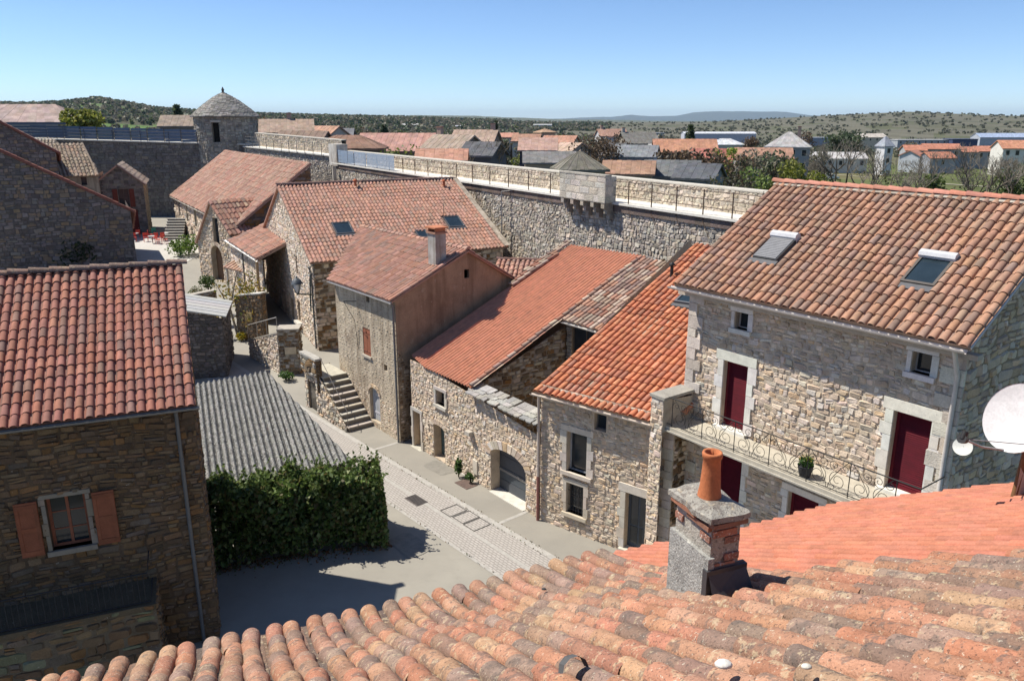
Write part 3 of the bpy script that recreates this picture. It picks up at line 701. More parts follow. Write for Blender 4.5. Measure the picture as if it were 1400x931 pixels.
quoins(w,frR,0,1,0,zeR,QP); quoins(w,frM,LM,-1,0,4.9,QP); quoins(w,frR,LR,-1,0,zeR,QP)
wall(w,PR+nR*8,-nR,8,-.3,[(0,zeR),(3.6,zeR+2.45),(7.2,zeR),(8,zeR-.4)],[],sty(ch=.2,sw=.36,pal=[(.5,.46,.4),(.46,.42,.36)]+P_pale,mortar=(.44,.39,.31)))
wall(w,PR+dR*LR,nR,8,-.3,[(0,zeR),(3.6,zeR+2.45),(7.2,zeR),(8,zeR-.4)],[],sty(ch=.19,sw=.4,pal=P_warm,mortar=(.3,.24,.17)))
w.build('wall','stone',t)
WH=(.74,.70,.63)
for h in(wA,wB): surround(frR,h,.14,t,WH); window(frR,h,t,(.5,.48,.44),1,1,fw=.035)
for h in(dA,dB): surround(frR,h,.25,t,WH,sill=False,lint=.3); door(frR,h,t,(.125,.008,.016),'louvre1','shutter_door','wood',False)
for h in(ga_,gb_): surround(frR,h,.2,t,WH,sill=False); door(frR,h,t,(.125,.008,.016),'louvre1','shutter_door','wood',False)
eR=PR-dR*.2-nR*.60; zeE=zat(388,eR)+.02; vR_=hitv(1062,250,eR,nR); runR=V((vR_.x-eR.x,vR_.y-eR.y,0)).length; pitR=math.degrees(math.atan2(vR_.z-zeE,runR)); print('right pitch',pitR,runR,zeE,vR_.z)
sR=s3(nR,pitR); rfR=RF(eR+Z*zeE,dR,sR); LsR=runR/math.cos(math.radians(pitR))
polR=[(0,0),(LR+.45,0),(LR+.45,LsR),(0,LsR)]
b=MB(); skR=[]
uv1=rfR.hit(1031,352); uv2=rfR.hit(1230,386)
tiles(b,rfR,polR,.238,.37,TILE_R,seg=9,jt=.014,colj=.085,open_end=True,sag=.006,holes=[(uv1[0]-.02,uv1[0]+.83,uv1[1]-.2,uv1[1]+1.1),(uv2[0],uv2[0]+.88,uv2[1]-.2,uv2[1]+1.15)]); slab(b,rfR,polR,-.13,-.012,(.3,.22,.17))
sR2=s3(-nR,pitR); rfR2=RF(eR+nR*runR*2+dR*(LR+.65)+Z*zeE,-dR,sR2); slab(b,rfR2,[(0,0),(LR+.6,0),(LR+.6,LsR),(0,LsR)],-.13,.02,(.3,.18,.12)); b.build('roof','tile',t)
b=MB(); ridge(b,rfR.pt(-.05,LsR,.06),rfR.pt(LR+.5,LsR,.06),.12,.42,[(.46,.2,.14),(.5,.235,.17)],jt=.005); b.build('ridge_tiles','tile',t)
b=MB(); slab(b,rfR,[(0,LsR-.2),(LR+.45,LsR-.2),(LR+.45,LsR-.02),(0,LsR-.02)],.0,.07,(.4,.36,.3)); b.build('ridge_mortar','render',t)
skylight(rfR,uv1[0],uv1[1]-.05,.80,1.1,t,(.07,.075,.08),shut=True,top=(.55,.55,.56)); skylight(rfR,uv2[0]+.02,uv2[1]-.02,.84,1.12,t,(.10,.085,.07),top=(.55,.55,.56))
gutter(rfR.pt(-.12,-.05,-.08)-nR*.05,rfR.pt(LR+.4,-.05,-.08)-nR*.05,t,(.56,.51,.47),r=.085)
mb=MB(); frR.box(mb,-.3,LR+.3,zeR-.24,zeR-.12,.0,.26,(.52,.45,.37)); mb.build('eave_cornice','dress',t)
pipe([rfR.pt(LR+.15,-.05,-.16)-nR*.05,frR.pt(LR-.12,zeR-.75,.1),frR.pt(LR-.12,5.6,.1),frR.pt(LR-.02,4.9,.1)],t,.055,(.60,.56,.52))
b=MB(); b.tube([rfR.pt(LR+.43,.0,-.06),rfR.pt(LR+.43,LsR,-.06)],.05,(.6,.55,.5),5); b.build('verge_trim','plain',t)
# balcony slab, corner parapet, railing
BD=1.22; aB0,aB1=-.15,LR-.05
mb=MB(); frR.box(mb,aB0,aB1,zf-.10,zf,.06,BD,(.46,.42,.34)); frR.box(mb,aB0-.02,aB1,zf-.15,zf-.105,.06,BD+.05,(.42,.39,.33))
for k in range(6): frR.box(mb,.5+k*1.35,.72+k*1.35,zf-.45,zf-.155,.0,.75,(.45,.41,.34))
slabo=mb.build('balcony_slab','dress',t)
w=MB(); PB=PR-dR*.15-nR*1.35; 
wall(w,PB,nR*-1 if False else dR,.5,0,[(0,5.85),(.5,5.85)],[],STR)            # front face of the corner pier
wall(w,PB+dR*.5,nR,1.3,4.8,[(0,5.85),(1.3,5.75)],[],STR,plaster=(.42,.37,.3),nostone=True)
wall(w,PB+nR*1.35,-nR,1.35,0,[(0,5.9),(1.35,5.85)],[],STR)
f_=Fr(PB,dR); f_.box(w,-.04,.56,5.86,5.95,-1.35,.05,(.33,.31,.27)); w.build('balcony_end_wall','stone',t)
IR=(.02,.02,.02)
mb=MB(); zt=zf+.92
D=BD-.05
def tb(p,r=.011,n=5): mb.tube([frR.pt(*q) for q in p],r,IR,n,cap=False)
tb([(.35,zt,D),(aB1,zt,D)],.017); tb([(.35,zf+.07,D),(aB1,zf+.07,D)],.012); tb([(aB1,zt,D),(aB1,zt,.1)],.017); tb([(aB1,zf+.07,D),(aB1,zf+.07,.1)],.012)
def scroll(a,z,r,turns,ph,sg):
    pts=[]
    n=int(14*turns)
    for k in range(n+1):
        w=ph+sg*2*math.pi*turns*k/n; rr=r*(1-.78*k/n); pts.append((a+rr*math.cos(w),z+rr*math.sin(w),D))
    tb(pts,.0085,4)
a=.55; k=0
while a<aB1-.1:
    tb([(a,zf,D),(a,zt,D)],.013)
    if a+1.15<aB1+.2:
        m=a+.575
        for sg in(-1,1):
            scroll(m+sg*.27,zf+.34,.25,1.6,math.pi/2 if sg>0 else math.pi/2,sg); scroll(m+sg*.15,zf+.72,.14,1.4,-math.pi/2,-sg); scroll(m+sg*.43,zf+.72,.12,1.3,math.pi,sg)
            pts=[(m+sg*(.02+.5*(q/8)**1.5),zf+.08+.84*(q/8),D) for q in range(9)]; tb(pts,.009,4)
    a+=1.15
mb.build('balcony_railing','iron',t)
# flower pot on the balcony
q=frR.hit(1132,655); pc=frR.pt(q[0]-.12,zf,BD-.28)
t=thing('flower_pot','dark pot of green leaves and yellow flowers standing on the iron balcony','plant pot',pc)
mb=MB(); mb.lathe(pc,[(.13,0),(.17,.15),(.2,.3),(.21,.32),(.18,.32),(.17,.27)],(.03,.032,.038),14); mb.build('pot','plain',t)
mb=MB()
def leaves(mb,c,rad,n,size,cols,flat=1.0,shell=0):
    for _ in range(n):
        while True:
            x,y,z=U(-1,1),U(-1,1),U(-1,1); d=x*x+y*y+z*z
            if shell*shell<d<1: break
        p=V((c[0]+x*rad[0],c[1]+y*rad[1],c[2]+z*rad[2]))
        leaf(mb,p,size*U(.6,1.35),jit(R.choice(cols),.25))
def leaf(mb,p,s,col,wr=.3):
    a=V((U(-1,1),U(-1,1),U(-1,1))); a=a.normalized() if a.length>.01 else V((1,0,0))
    b=V((U(-1,1),U(-1,1),U(-1,1))).cross(a); b=b.normalized() if b.length>.01 else V((0,1,0))
    mb.add([p-a*s*.5,p+b*s*wr,p+a*s*.5,p-b*s*wr],[(0,1,2,3)],col)
leaves(mb,pc+Z*.42,(.2,.2,.13),150,.1,[(.06,.13,.03),(.09,.18,.04)]); leaves(mb,pc+Z*.5,(.18,.18,.07),40,.05,[(.6,.5,.08)]); mb.build('foliage','leaf',t)

# ------------------------------------------------------------------ left house
dL=A(22.3); nL=perp(dL); CL=atz(301,870,0); LL=9.0; zeL=7.17
t=thing('shuttered_house','shaded brown stone house at left with red tiled roof and open brown shutters','house',CL)
PL=CL-dL*LL; frL=Fr(PL,dL)
hw=fixh(hole(frL,65,676,122,749,margin=.06),.88,1.42)
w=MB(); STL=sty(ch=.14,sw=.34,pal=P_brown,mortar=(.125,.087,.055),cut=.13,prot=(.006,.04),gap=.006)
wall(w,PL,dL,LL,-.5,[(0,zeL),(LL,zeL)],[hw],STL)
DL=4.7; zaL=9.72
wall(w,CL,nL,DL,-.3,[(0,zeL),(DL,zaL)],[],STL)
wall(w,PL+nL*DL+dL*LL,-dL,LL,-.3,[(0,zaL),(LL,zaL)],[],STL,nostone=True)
w.build('wall','stone',t)
SH=(.27,.095,.05)
o=window(frL,hw,t,(.28,.105,.06),2,3,fw=.075,glass='glass')
surround(frL,hw,.12,t,(.3,.26,.2),name='stone_surround',pr=.03)
shutter(frL,hw['a0']-.66,hw['a0']-.16,hw['z0']-.02,hw['z1']+.02,t,SH,d=.08); shutter(frL,hw['a1']+.16,hw['a1']+.66,hw['z0']-.02,hw['z1']+.02,t,SH,d=.08)
sL=nL*DL+Z*(zaL-zeL); rfL=RF(PL+Z*(zeL+.08)-sL.normalized()*.4,dL,sL); LsL=sL.length+.4
polL=[(0,0),(LL+.07,0),(LL+.07,LsL),(0,LsL)]
b=MB(); tiles(b,rfL,polL,.225,.375,TILE_L,seg=7,jt=.008,colj=.1,open_end=True,sag=.008); slab(b,rfL,polL,-.12,-.012,(.2,.12,.09))
b.build('roof','tile',t)
b=MB(); ridge(b,rfL.pt(0,LsL,.05),rfL.pt(LL+.2,LsL,.05),.14,.5,[(.22,.15,.12),(.26,.17,.13)],jt=.02); b.build('ridge_tiles','oldtile',t)
gutter(rfL.pt(0,-.06,-.05),rfL.pt(LL+.15,-.06,-.05),t,(.2,.2,.19),r=.07,mat='metal')
pipe([frL.pt(LL-.42,zeL-.1,.3),frL.pt(LL-.42,zeL-.45,.09),frL.pt(LL-.42,0,.09)],t,.05,(.13,.135,.14),mat='metal')
# terrace against the facade
t=thing('stone_terrace','dark stone terrace with thin iron railing against the foot of the shuttered house','terrace',frL.pt(4,0,1))
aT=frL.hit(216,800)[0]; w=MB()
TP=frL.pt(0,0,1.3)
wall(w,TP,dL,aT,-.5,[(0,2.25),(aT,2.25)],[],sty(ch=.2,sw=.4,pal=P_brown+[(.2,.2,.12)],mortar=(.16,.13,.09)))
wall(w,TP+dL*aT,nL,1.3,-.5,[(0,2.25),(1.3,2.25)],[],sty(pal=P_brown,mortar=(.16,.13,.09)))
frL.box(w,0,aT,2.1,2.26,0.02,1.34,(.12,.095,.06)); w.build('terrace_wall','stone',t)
mb=MB(); 
for z in(2.3,3.1): mb.tube([frL.pt(0,z,1.22),frL.pt(aT-.1,z,1.22),frL.pt(aT-.1,z,.1)],.02,(.03,.03,.035),5)
k=0
while k*.13<aT-.1: mb.tube([frL.pt(k*.13,2.26,1.22),frL.pt(k*.13,3.1,1.22)],.008,(.03,.03,.035),4); k+=1
mb.build('railing','iron',t)

# ------------------------------------------------------------------ shed and hedge
sh=thing('open_shed','low shed with mottled grey corrugated fibre-cement roof behind the clipped hedge','shed',(-9,28,0))
n1=V((-9.95,23.6,2.35)); n2_=V((-5.55,25.45,2.35)); dSh=(n2_-n1).normalized(); nSh=perp(dSh)
f1=atz(264,525,3.25); f2=atz(365,507,3.25)
svec=(nSh*8.7+Z*.9); rfSh=RF(n1,dSh,svec)
pq=[rfSh.uv(n1),rfSh.uv(n2_),rfSh.uv(f2),rfSh.uv(f1)]; print('shed uv',pq)
b=MB(); Lsh=svec.length; uvf2=rfSh.hit(365,507); uvf1=rfSh.hit(264,525)
corrug(b,rfSh,[(-.25,0),((n2_-n1).length,0),uvf2,(min(-.2,uvf1[0]),uvf1[1])],.215,.05,(.225,.22,.205),seg=8,rows=60,cj=.35,lap=.03,groove_shade=.38); b.build('corrugated_roof','asbestos',sh)  # shade in the corrugation valleys is put into the sheet colour
w=MB(); e1=n2_-dSh*.3; e2=rfSh.pt(uvf2[0]-.25,uvf2[1]-.2); dd=(e2-e1); dd.z=0; Ld=dd.length
wall(w,V((e1.x,e1.y,0)),dd,Ld,-.2,[(0,2.2),(Ld,3.0)],[dict(a0=Ld*.2,a1=Ld*.55,z0=0,z1=1.9,depth=.2)],sty(pal=P_grey)); 
wall(w,V((n1.x,n1.y,0))+nSh*.5+dSh*.2,dSh,4.0,-.2,[(0,2.25),(4.0,2.25)],[],sty(pal=P_grey),nostone=True)
w.build('wall','stone',sh)
mb=MB(); mb.box(rfSh.pt(-.3,0,-.2),dSh*.03,(rfSh.pt(-.3,8,-.2)-rfSh.pt(-.3,0,-.2)),Z*.2,(.3,.1,.06)); mb.build('barge_board','wood',sh)
# hedge
hc_=V((-7.45,23.8,0)); dH=V((.964,.266,0)).normalized(); nH=perp(dH)
hd=thing('clipped_hedge','large clipped dark green laurel hedge in front of the grey shed roof','hedge',hc_)
mb=MB(); LH,DH,HH=6.05,1.75,2.45
def hp(a,b,z): return hc_+dH*a+nH*b+Z*z
GR=[(.085,.14,.03),(.115,.185,.04),(.06,.105,.026),(.16,.23,.06),(.26,.31,.12),(.15,.13,.045)]
def onhedge():
    f=R.choice(['f','f','f','t','t','t','r','r','l'])
    a=U(-LH/2,LH/2);b=U(-DH/2,DH/2);z=U(.25,HH); 
    if f=='f': b=-DH/2
    elif f=='t': z=HH
    elif f=='r': a=LH/2
    else: a=-LH/2
    # rounded shoulders and uneven surface
    bul=.24*math.sin(a*2.3+z*1.7)+.18*math.sin(b*4+z*3.1+a)+.14*math.sin(a*5.1-z*4.3)
    top=.19*math.sin(a*2.1+b*2)+.15*math.sin(a*5.7+1)
    sc=1+.045*bul*4; k=max(0,(abs(a)/(LH/2))**6*.25); kb=max(0,(abs(2*b/DH))**4*.18)
    cv=.35*max(0,(z/HH-.7)/.3)
    return hp(a*(1-.03*(z/HH)**6)+U(-.09,.09),b*(1-.1*(z/HH)**4)*(1+bul*.5)+U(-.1,.1),(z+top*(z/HH))*(1-.04*k-.05*kb)+U(-.1,.12))
for _ in range(13000):
    p=onhedge()
    if mnoise.noise(V((p.x*1.3,p.y*1.3,p.z*1.6)))<-.38 and U(0,1)<.8: continue
    leaf(mb,p,U(.11,.25),jit(R.choice(GR),.3))
for _ in range(420):     # stray shoots
    p=onhedge(); 
    if p.z>HH*.85:
        dx_,dy_=U(-.05,.05),U(-.05,.05)
        for q in range(8): leaf(mb,p+V((dx_*q+U(-.04,.04),dy_*q+U(-.04,.04),q*.06)),U(.1,.18),jit((.12,.17,.04),.3))
for _ in range(2500): 
    leaf(mb,hp(U(-LH/2,LH/2)*.95,U(-DH/2,DH/2)*.85,U(.2,HH-.15)),.34,jit(GR[2],.3))
mb.build('foliage','leaf',hd)
mb=MB()
for k in range(26):
    a=U(-LH/2,LH/2)*.92;b=U(-.5,.5); mb.tube([hp(a,b,0),hp(a+U(-.1,.1),b,.6),hp(a+U(-.3,.3),b+U(-.2,.2),1.6)],[.04,.03,.015],(.09,.07,.05),5)
mb.build('stems','bark',hd)
mb=MB()
for _ in range(800):
    p=hp(U(-LH/2-.1,LH/2+.2),-DH/2-abs(R.gauss(0,.28))+.3,U(.015,.05)); leaf(mb,p,U(.06,.13),jit(R.choice([(.22,.1,.04),(.3,.15,.06),(.14,.08,.04),(.1,.12,.03)]),.3))
tag(mb.build('fallen_leaves','leaf',None,hc_),'brown fallen leaves scattered along the front foot of the hedge','leaf litter',kind='stuff')
# ================================================================== FOREGROUND ROOF
E0=V((1.0,8.25,9.0)); eF=A(21.4); sFh=V((eF.y,-eF.x,0)); PIT=28.5
sF=V((sFh.x*math.cos(math.radians(PIT)),sFh.y*math.cos(math.radians(PIT)),math.sin(math.radians(PIT))))
rfF=RF(E0,-eF,sF)   # n must point up
if rfF.n.z<0: rfF=RF(E0,eF,sF); rfF.n=-rfF.n
def fu(px,py,rf=rfF): return rf.hit(px,py)
t=thing('old_tile_roof','foreground roof of weathered salmon and lichen-dark canal tiles sloping down to the lane','roof',E0)
TILE_F=[(.42,.205,.125),(.40,.185,.115),(.43,.235,.145),(.38,.2,.13),(.42,.21,.13),(.31,.185,.13),(.25,.17,.13),(.28,.18,.135),(.40,.21,.135),(.44,.27,.165),(.42,.245,.155),(.39,.18,.115),(.35,.215,.15),(.30,.205,.155)]
kick=lambda v: (.13*max(0,1-v/1.5)**2-.19)
k1=fu(1010,772); k2=fu(1130,758); k3=fu(1390,736); print('fg',k1,k2,k3)
# boundary with the newer roof on the far side: stepped
polF=[(.12,-.03),(-7.2,-.03),(-7.2,8.2),(k3[0]*1.0 if False else -1.5,8.2),(-1.35,5.2),(k3[0],k3[1]),(k2[0],k2[1]),(k1[0],k1[1])]
sg=-1 if rfF.e.dot(eF)<0 else 1
us=[fu(830,758)[0],fu(1010,772)[0],fu(1130,760)[0],fu(1250,746)[0],fu(1390,737)[0]]; print('us',us)
q=[fu(830,757),fu(905,776),fu(1040,775),fu(1100,768),fu(1135,758),fu(1250,745),fu(1395,735)]
polF=[(q[0][0],-.03)]+[(a,max(b,-.02)) for a,b in q[1:]]+[(q[-1][0]+sg*.3,8.4),(-sg*7.2,8.4),(-sg*7.2,-.03)]
b=MB(); tiles(b,rfF,polF,.2,.37,TILE_F,r=.083,seg=10,jt=.022,colj=.14,prof=kick,open_end=True,sag=.022,lift=.024,pan=[(.17,.12,.09),(.20,.125,.09),(.14,.105,.085)])
b.build('old_tiles','oldtile',t)
b=MB()
slab(b,rfF,polF,-.36,-.225,(.22,.17,.13)); b.build('roof_deck','plain',t)
w=MB(); Pw=E0+sFh*.35; wall(w,Pw-eF*7.2,eF,7.3,-.5,[(0,8.95),(7.3,8.95)],[],sty(),nostone=True); wall(w,Pw+eF*.1,sFh,8,-.5,[(0,9.0),(8,13.2)],[],sty(),nostone=True); w.build('wall','stone',t)
# a few loose stones and a slipped tile lying on the roof
def onroof(px,py): u,v=fu(px,py); return rfF.pt(u,v,-.068)
for (px,py,s_,c) in((985,886,.035,(.7,.68,.62)),(1098,886,.02,(.6,.58,.5)),(742,794,.02,(.06,.06,.06))):
    p=onroof(px,py); m=MB(); m.lathe(p-Z*.02,[(s_*.5,0),(s_,s_*.3),(s_*.8,s_*.7),(.003,s_*.9)],c,9,sx=1.3); tag(m.build('pebble','dress',None,p),{985:'largest white pebble lying on the salmon roof tiles',1098:'small cream pebble on the tiles right of the largest white pebble',742:'tiny black pebble near the eave of the old tiles'}[px],'pebble')
for i,(px,py) in enumerate(((775,881),(753,919),(945,925))):
    p=onroof(px,py); m=MB(); 
    for k in range(5):
        a0=math.pi*k/5; a1=math.pi*(k+1)/5; r=.083
        def c_(a,v): return p+rfF.e*math.cos(a)*r+rfF.s*v+rfF.n*(math.sin(a)*r-.068)
        m.add([c_(a0,0),c_(a1,0),c_(a1,.07+.02*math.sin(a1)),c_(a0,.07+.02*math.sin(a0))],[(0,1,2,3)],(.09,.09,.09))
    tag(m.build('slate_wedge','dress',None,p),['dark wedge tucked between tiles, highest of the three on the roof','dark wedge tucked between tiles near the bottom edge, left of centre','dark wedge tucked between tiles below the chimney'][i],'wedge')
# newer smooth roof beyond
rfN=RF(E0-Z*.2,rfF.e,sF); rfN.n=rfF.n
t=thing('smooth_tile_roof','clean orange-pink interlocking tile roof with stepped edge behind the chimney','roof',rfN.pt(fu(1010,728,rfN)[0],0))
qa=fu(868,752,rfN); qb=fu(1010,728,rfN); qc=fu(1150,690,rfN); qd=fu(1392,663,rfN); print('smooth',qa,qb,qc,qd)
polN=[qa,qb,qc,qd,(qd[0]+sg*.6,qd[1]+2.6),(fu(1395,735)[0]-sg*.4,8),(fu(1395,735)[0]-sg*.4,fu(1395,735)[1]+.2)]+[(a-sg*.35,b-.0) for a,b in reversed(q[1:6])]+[(q[0][0]-sg*.05,qa[1])]
def flat_tiles(mb,rf,poly,sp,co,pal):
    u0=min(p[0] for p in poly);u1=max(p[0] for p in poly); n=int((u1-u0)/sp)
    prof=[(0,.0),(.08,.0),(.14,.03),(.26,.052),(.38,.052),(.50,.03),(.56,.0),(1,.0)]
    for i in range(n):
        ua=u0+i*sp; vr=vrange(poly,ua+sp/2)
        if not vr: continue
        v=math.floor(vr[0]/co)*co
        while v<vr[1]:
            c=jit(R.choice(pal),.025); a=[rf.pt(ua+x*sp,v-.02,h*.8+.012) for x,h in prof]; b2=[rf.pt(ua+x*sp,v+co,h*.8) for x,h in prof]; e=[rf.pt(ua+x*sp,v-.02,h*.8-.006) for x,h in prof]
            m=len(prof); mb.add(a+b2+e,[(k,k+1,m+k+1,m+k) for k in range(m-1)]+[(2*m+k,2*m+k+1,k+1,k) for k in range(m-1)],c); v+=co
b=MB(); flat_tiles(b,rfN,polN,.15 if False else .21,.3,[(.46,.18,.112),(.45,.175,.11),(.47,.185,.116)]); b.build('interlocking_tiles','tile',t)
b=MB(); slab(b,rfN,[(u,v) for u,v in polN],-.14,-.03,(.4,.2,.14)); b.build('roof_deck','plain',t)
w=MB()
def gp(p): v=rfN.pt(*p); return V((v.x,v.y,0))
for pa,pb in((qa,qb),(qb,qc),(qc,qd)):
    A_,B_=rfN.pt(*pa),rfN.pt(*pb); A_=A_-V((eF.x,eF.y,0))*.15; B_=B_-V((eF.x,eF.y,0))*.15; u_=V((A_.x-B_.x,A_.y-B_.y,0)); wall(w,V((B_.x,B_.y,0)),u_,u_.length,-.5,[(0,B_.z-.16),(u_.length,A_.z-.16)],[],sty(),nostone=True)
w.build('wall','stone',t)
# chimney with clay pot
c0,c1,c2=rfF.pt(*fu(912,797)),rfF.pt(*fu(968,797)),rfF.pt(*fu(1008,772))
base=(c0+c2)/2; ax=V((c1-c0)[:2]+(0,)) if False else V(((c1-c0).x,(c1-c0).y,0)); ay=V(((c2-c1).x,(c2-c1).y,0)); print('chimney',ax.length,ay.length,c1.z)
axn=ax.normalized(); ayn=perp(axn); axn=-sFh; axn=V((sFh.x,sFh.y,0)).normalized(); ayn=perp(axn); wx=.46; wy=.25; C1=V((c1.x,c1.y,0))
ztop=zat(700,(c1.x,c1.y)); print('chimney top',ztop)
t=thing('chimney_stack','square chimney of patchy mortar and brick carrying a round orange clay pot','chimney',V((base.x,base.y,c1.z)))
def cx_(i,j,z): return V((c1.x,c1.y,z))-axn*wx*i+ayn*wy*j
m=MB(); zb=9.9
tap=.03
m.box8([cx_(1+tap,-tap,zb),cx_(-tap,-tap,zb),cx_(-tap,1+tap,zb),cx_(1+tap,1+tap,zb),cx_(1,0,ztop-.1),cx_(0,0,ztop-.1),cx_(0,1,ztop-.1),cx_(1,1,ztop-.1)],(.37,.34,.29))
# brickwork showing where mortar fell off, two faces
def face_bricks(o,u_,L,zlo,zhi,keep):
    f=Fr(o,u_); z=zlo;k=0
    while z<zhi:
        a=-.11*(k%2)
        while a<L:
            x0,x1=max(a+.006,0.005),min(a+.214,L-.005)
            if x1-x0>.03 and keep((x0+x1)/2/L,(z-zlo)/(zhi-zlo)): f.box(m,x0,x1,z+.006,min(z+.06,zhi),-.02,.012+U(0,.008),jit(R.choice([(.38,.17,.11),(.42,.2,.13),(.33,.16,.11),(.45,.25,.17)]),.12))
            a+=.22
        z+=.068;k+=1
face_bricks(cx_(1,0,0),axn,wx,c1.z+.12,ztop-.12,lambda a,z:(a>.72 and .3<z) or (a<.4 and .56<z<.72) or z>.93)
face_bricks(cx_(0,0,0),ayn,wy,c1.z+.1,ztop-.12,lambda a,z:random.Random(int(a*9)+int(z*40)*7).random()<.4)
ob=m.build('stack','mortar',t)
m=MB()
f=Fr(cx_(1,0,0),axn); f.box(m,-.03,wx+.03,c1.z-.5,c1.z+.22,-.02,.035,(.34,.335,.31)); m.build('mortar_skirt','mortar',t)
m=MB(); g=Fr(cx_(0,0,0),ayn)
m.add([g.pt(-.04,c1.z-.05,.12),g.pt(wy+.06,c1.z-.05,.14),g.pt(wy+.05,c1.z+.14,.02),g.pt(-.03,c1.z+.14,.02)],[(0,1,2,3)],(.055,.055,.06)); g.box(m,-.05,wy+.06,c1.z-.3,c1.z+.13,-.01,.045,(.055,.055,.06)); m.build('lead_flashing','metal',t)
m=MB(); n=9
ov=.055; zt=ztop-.03
vs=[]; rr=random.Random(3)
ring=[]
for k,(i0,j0,i1,j1) in enumerate(((1,0,0,0),(0,0,0,1),(0,1,1,1),(1,1,1,0))):
    for s in range(5):
        f_=s/5; ring.append((i0+(i1-i0)*f_,j0+(j1-j0)*f_))
vs_b=[];vs_t=[];vs_m=[]
for i,j in ring:
    d=V((0,0,0))-axn*(i-.5)*2*ov+ayn*(j-.5)*2*ov; jz=rr.uniform(-.012,.012)
    p=cx_(i,j,zt)+d*(1+rr.uniform(-.15,.15)); vs_b.append(p+Z*(-.05+jz)); vs_t.append(p+Z*(-.005+jz)); vs_m.append(cx_(.5+(i-.5)*.8,.5+(j-.5)*.8,zt+.03+jz*.5))
N_=len(ring); m.add(vs_b+vs_t+vs_m,[(k,(k+1)%N_,N_+(k+1)%N_,N_+k) for k in range(N_)]+[(N_+k,N_+(k+1)%N_,2*N_+(k+1)%N_,2*N_+k) for k in range(N_)]+[tuple(range(2*N_,3*N_)),tuple(range(N_-1,-1,-1))],(.33,.31,.27))
m.build('cap_slab','oldtile',t)
m=MB()
f=Fr(cx_(1,0,0),axn); g=Fr(cx_(0,0,0),ayn)
f.box(m,-.02,.3,zt-.09,zt-.055,-.02,.05,(.35,.16,.1)); g.box(m,-.02,wy+.03,zt-.09,zt-.055,-.02,.05,(.3,.15,.1)); f.box(m,.18,wx,zt-.13,zt-.092,-.02,.035,(.3,.15,.1)); m.build('brick_corbel','render',t)
m=MB(); pc=cx_(.5,.5,zt+.02); m.lathe(pc,[(.092,0),(.088,.03),(.078,.09),(.068,.24),(.065,.32),(.074,.328),(.077,.36),(.072,.372),(.055,.37),(.053,.28),(.05,.14)],(.48,.165,.07),20); m.build('clay_pot','tile',t)
# satellite dish on its pole
dpz=rfN.pt(*fu(1383,683,rfN)); print('dish pole',dpz)
t=thing('satellite_dish','big white satellite dish on a wooden-brown pole at the roof edge','satellite dish',dpz)
top=V((dpz.x+.12,dpz.y+.05,zat(585,dpz))); m=MB(); m.tube([dpz-Z*.25,top+Z*.05],.035,(.2,.11,.05),8); m.add([dpz+V((.02,-.02,.0)),dpz+V((.16,.02,.02)),dpz+V((.1,.0,.3)),dpz+V((.02,-.02,.42))],[(0,1,2,3)],(.55,.48,.38)); m.build('pole','wood',t)
def dish(par,c,ax_,rad,dep,col,tilt=0,sx=1.0):
    """reflector: paraboloid shell opening along ax_"""
    a=V(ax_).normalized(); x=a.cross(Z).normalized(); y=x.cross(a); y=-y if y.z<0 else y
    m=MB(); nr,ns=7,36
    def P(i,k,off): r=rad*i/nr; w=2*math.pi*k/ns; return V(c)+x*math.cos(w)*r*sx+y*math.sin(w)*r+a*(dep*(i/nr)**2+off)
    for off,flip in((0,False),(-.012,True)):
        vs=[P(0,0,off)]+[P(i,k,off) for i in range(1,nr+1) for k in range(ns)]
        fs=[(0,1+k,1+(k+1)%ns) for k in range(ns)]+[(1+(i-1)*ns+k,1+i*ns+k,1+i*ns+(k+1)%ns,1+(i-1)*ns+(k+1)%ns) for i in range(1,nr) for k in range(ns)]
        m.add(vs,[f[::-1] for f in fs] if flip else fs,col,True)
    for k in range(ns): m.quad(P(nr,k,0.004),P(nr,k+1,0.004),P(nr,k+1,-.016),P(nr,k,-.016),col)
    m.build('reflector','plain',par); return a,x,y
dc=(lambda d:V((0,0,HC))+ray(1394,573)*(d))( (top.y-.02)/ray(1394,573).y ); dc=dc
a,x,y=dish(t,dc,V((-.80,-.42,.40)),.405,.065,(.62,.62,.61),sx=.9)
m=MB(); low=dc-y*.39+a*.05; tip=low+a*.5+y*.16
tip=(V((0,0,HC))+ray(1316,600)*((low+a*.5).y/ray(1316,600).y)); m.tube([low,low+(tip-low)*.5-y*.03,tip],.013,(.3,.3,.3),6); m.tube([dc-x*.36-y*.2+a*.04,tip],.006,(.25,.25,.25),5); m.build('feed_arm','metal',t)
m=MB(); m.tube([tip-a*.06,tip+a*.02],[.04,.055],(.02,.02,.02),10); m.tube([tip,tip+y*.09],.035,(.02,.02,.02),8); m.build('feed_horn','plain',t)
m=MB(); m.tube([dc-a*.02,top],.04,(.2,.2,.2),6); m.build('mount','metal',t)
# small dish on the corner of the balcony house
q=frR.hit(1326,606); sd=frR.pt(q[0],q[1],.32)
t=thing('satellite_dish','small cream satellite dish fixed to the downpipe corner of the balcony house','satellite dish',sd)
dish(t,sd,V((-.75,-.45,.35)),.2,.03,(.60,.59,.54),sx=1.12); m=MB(); m.tube([sd,frR.pt(q[0]+.05,q[1]-.1,-.02)],.02,(.3,.3,.3),6); m.build('bracket','metal',t)

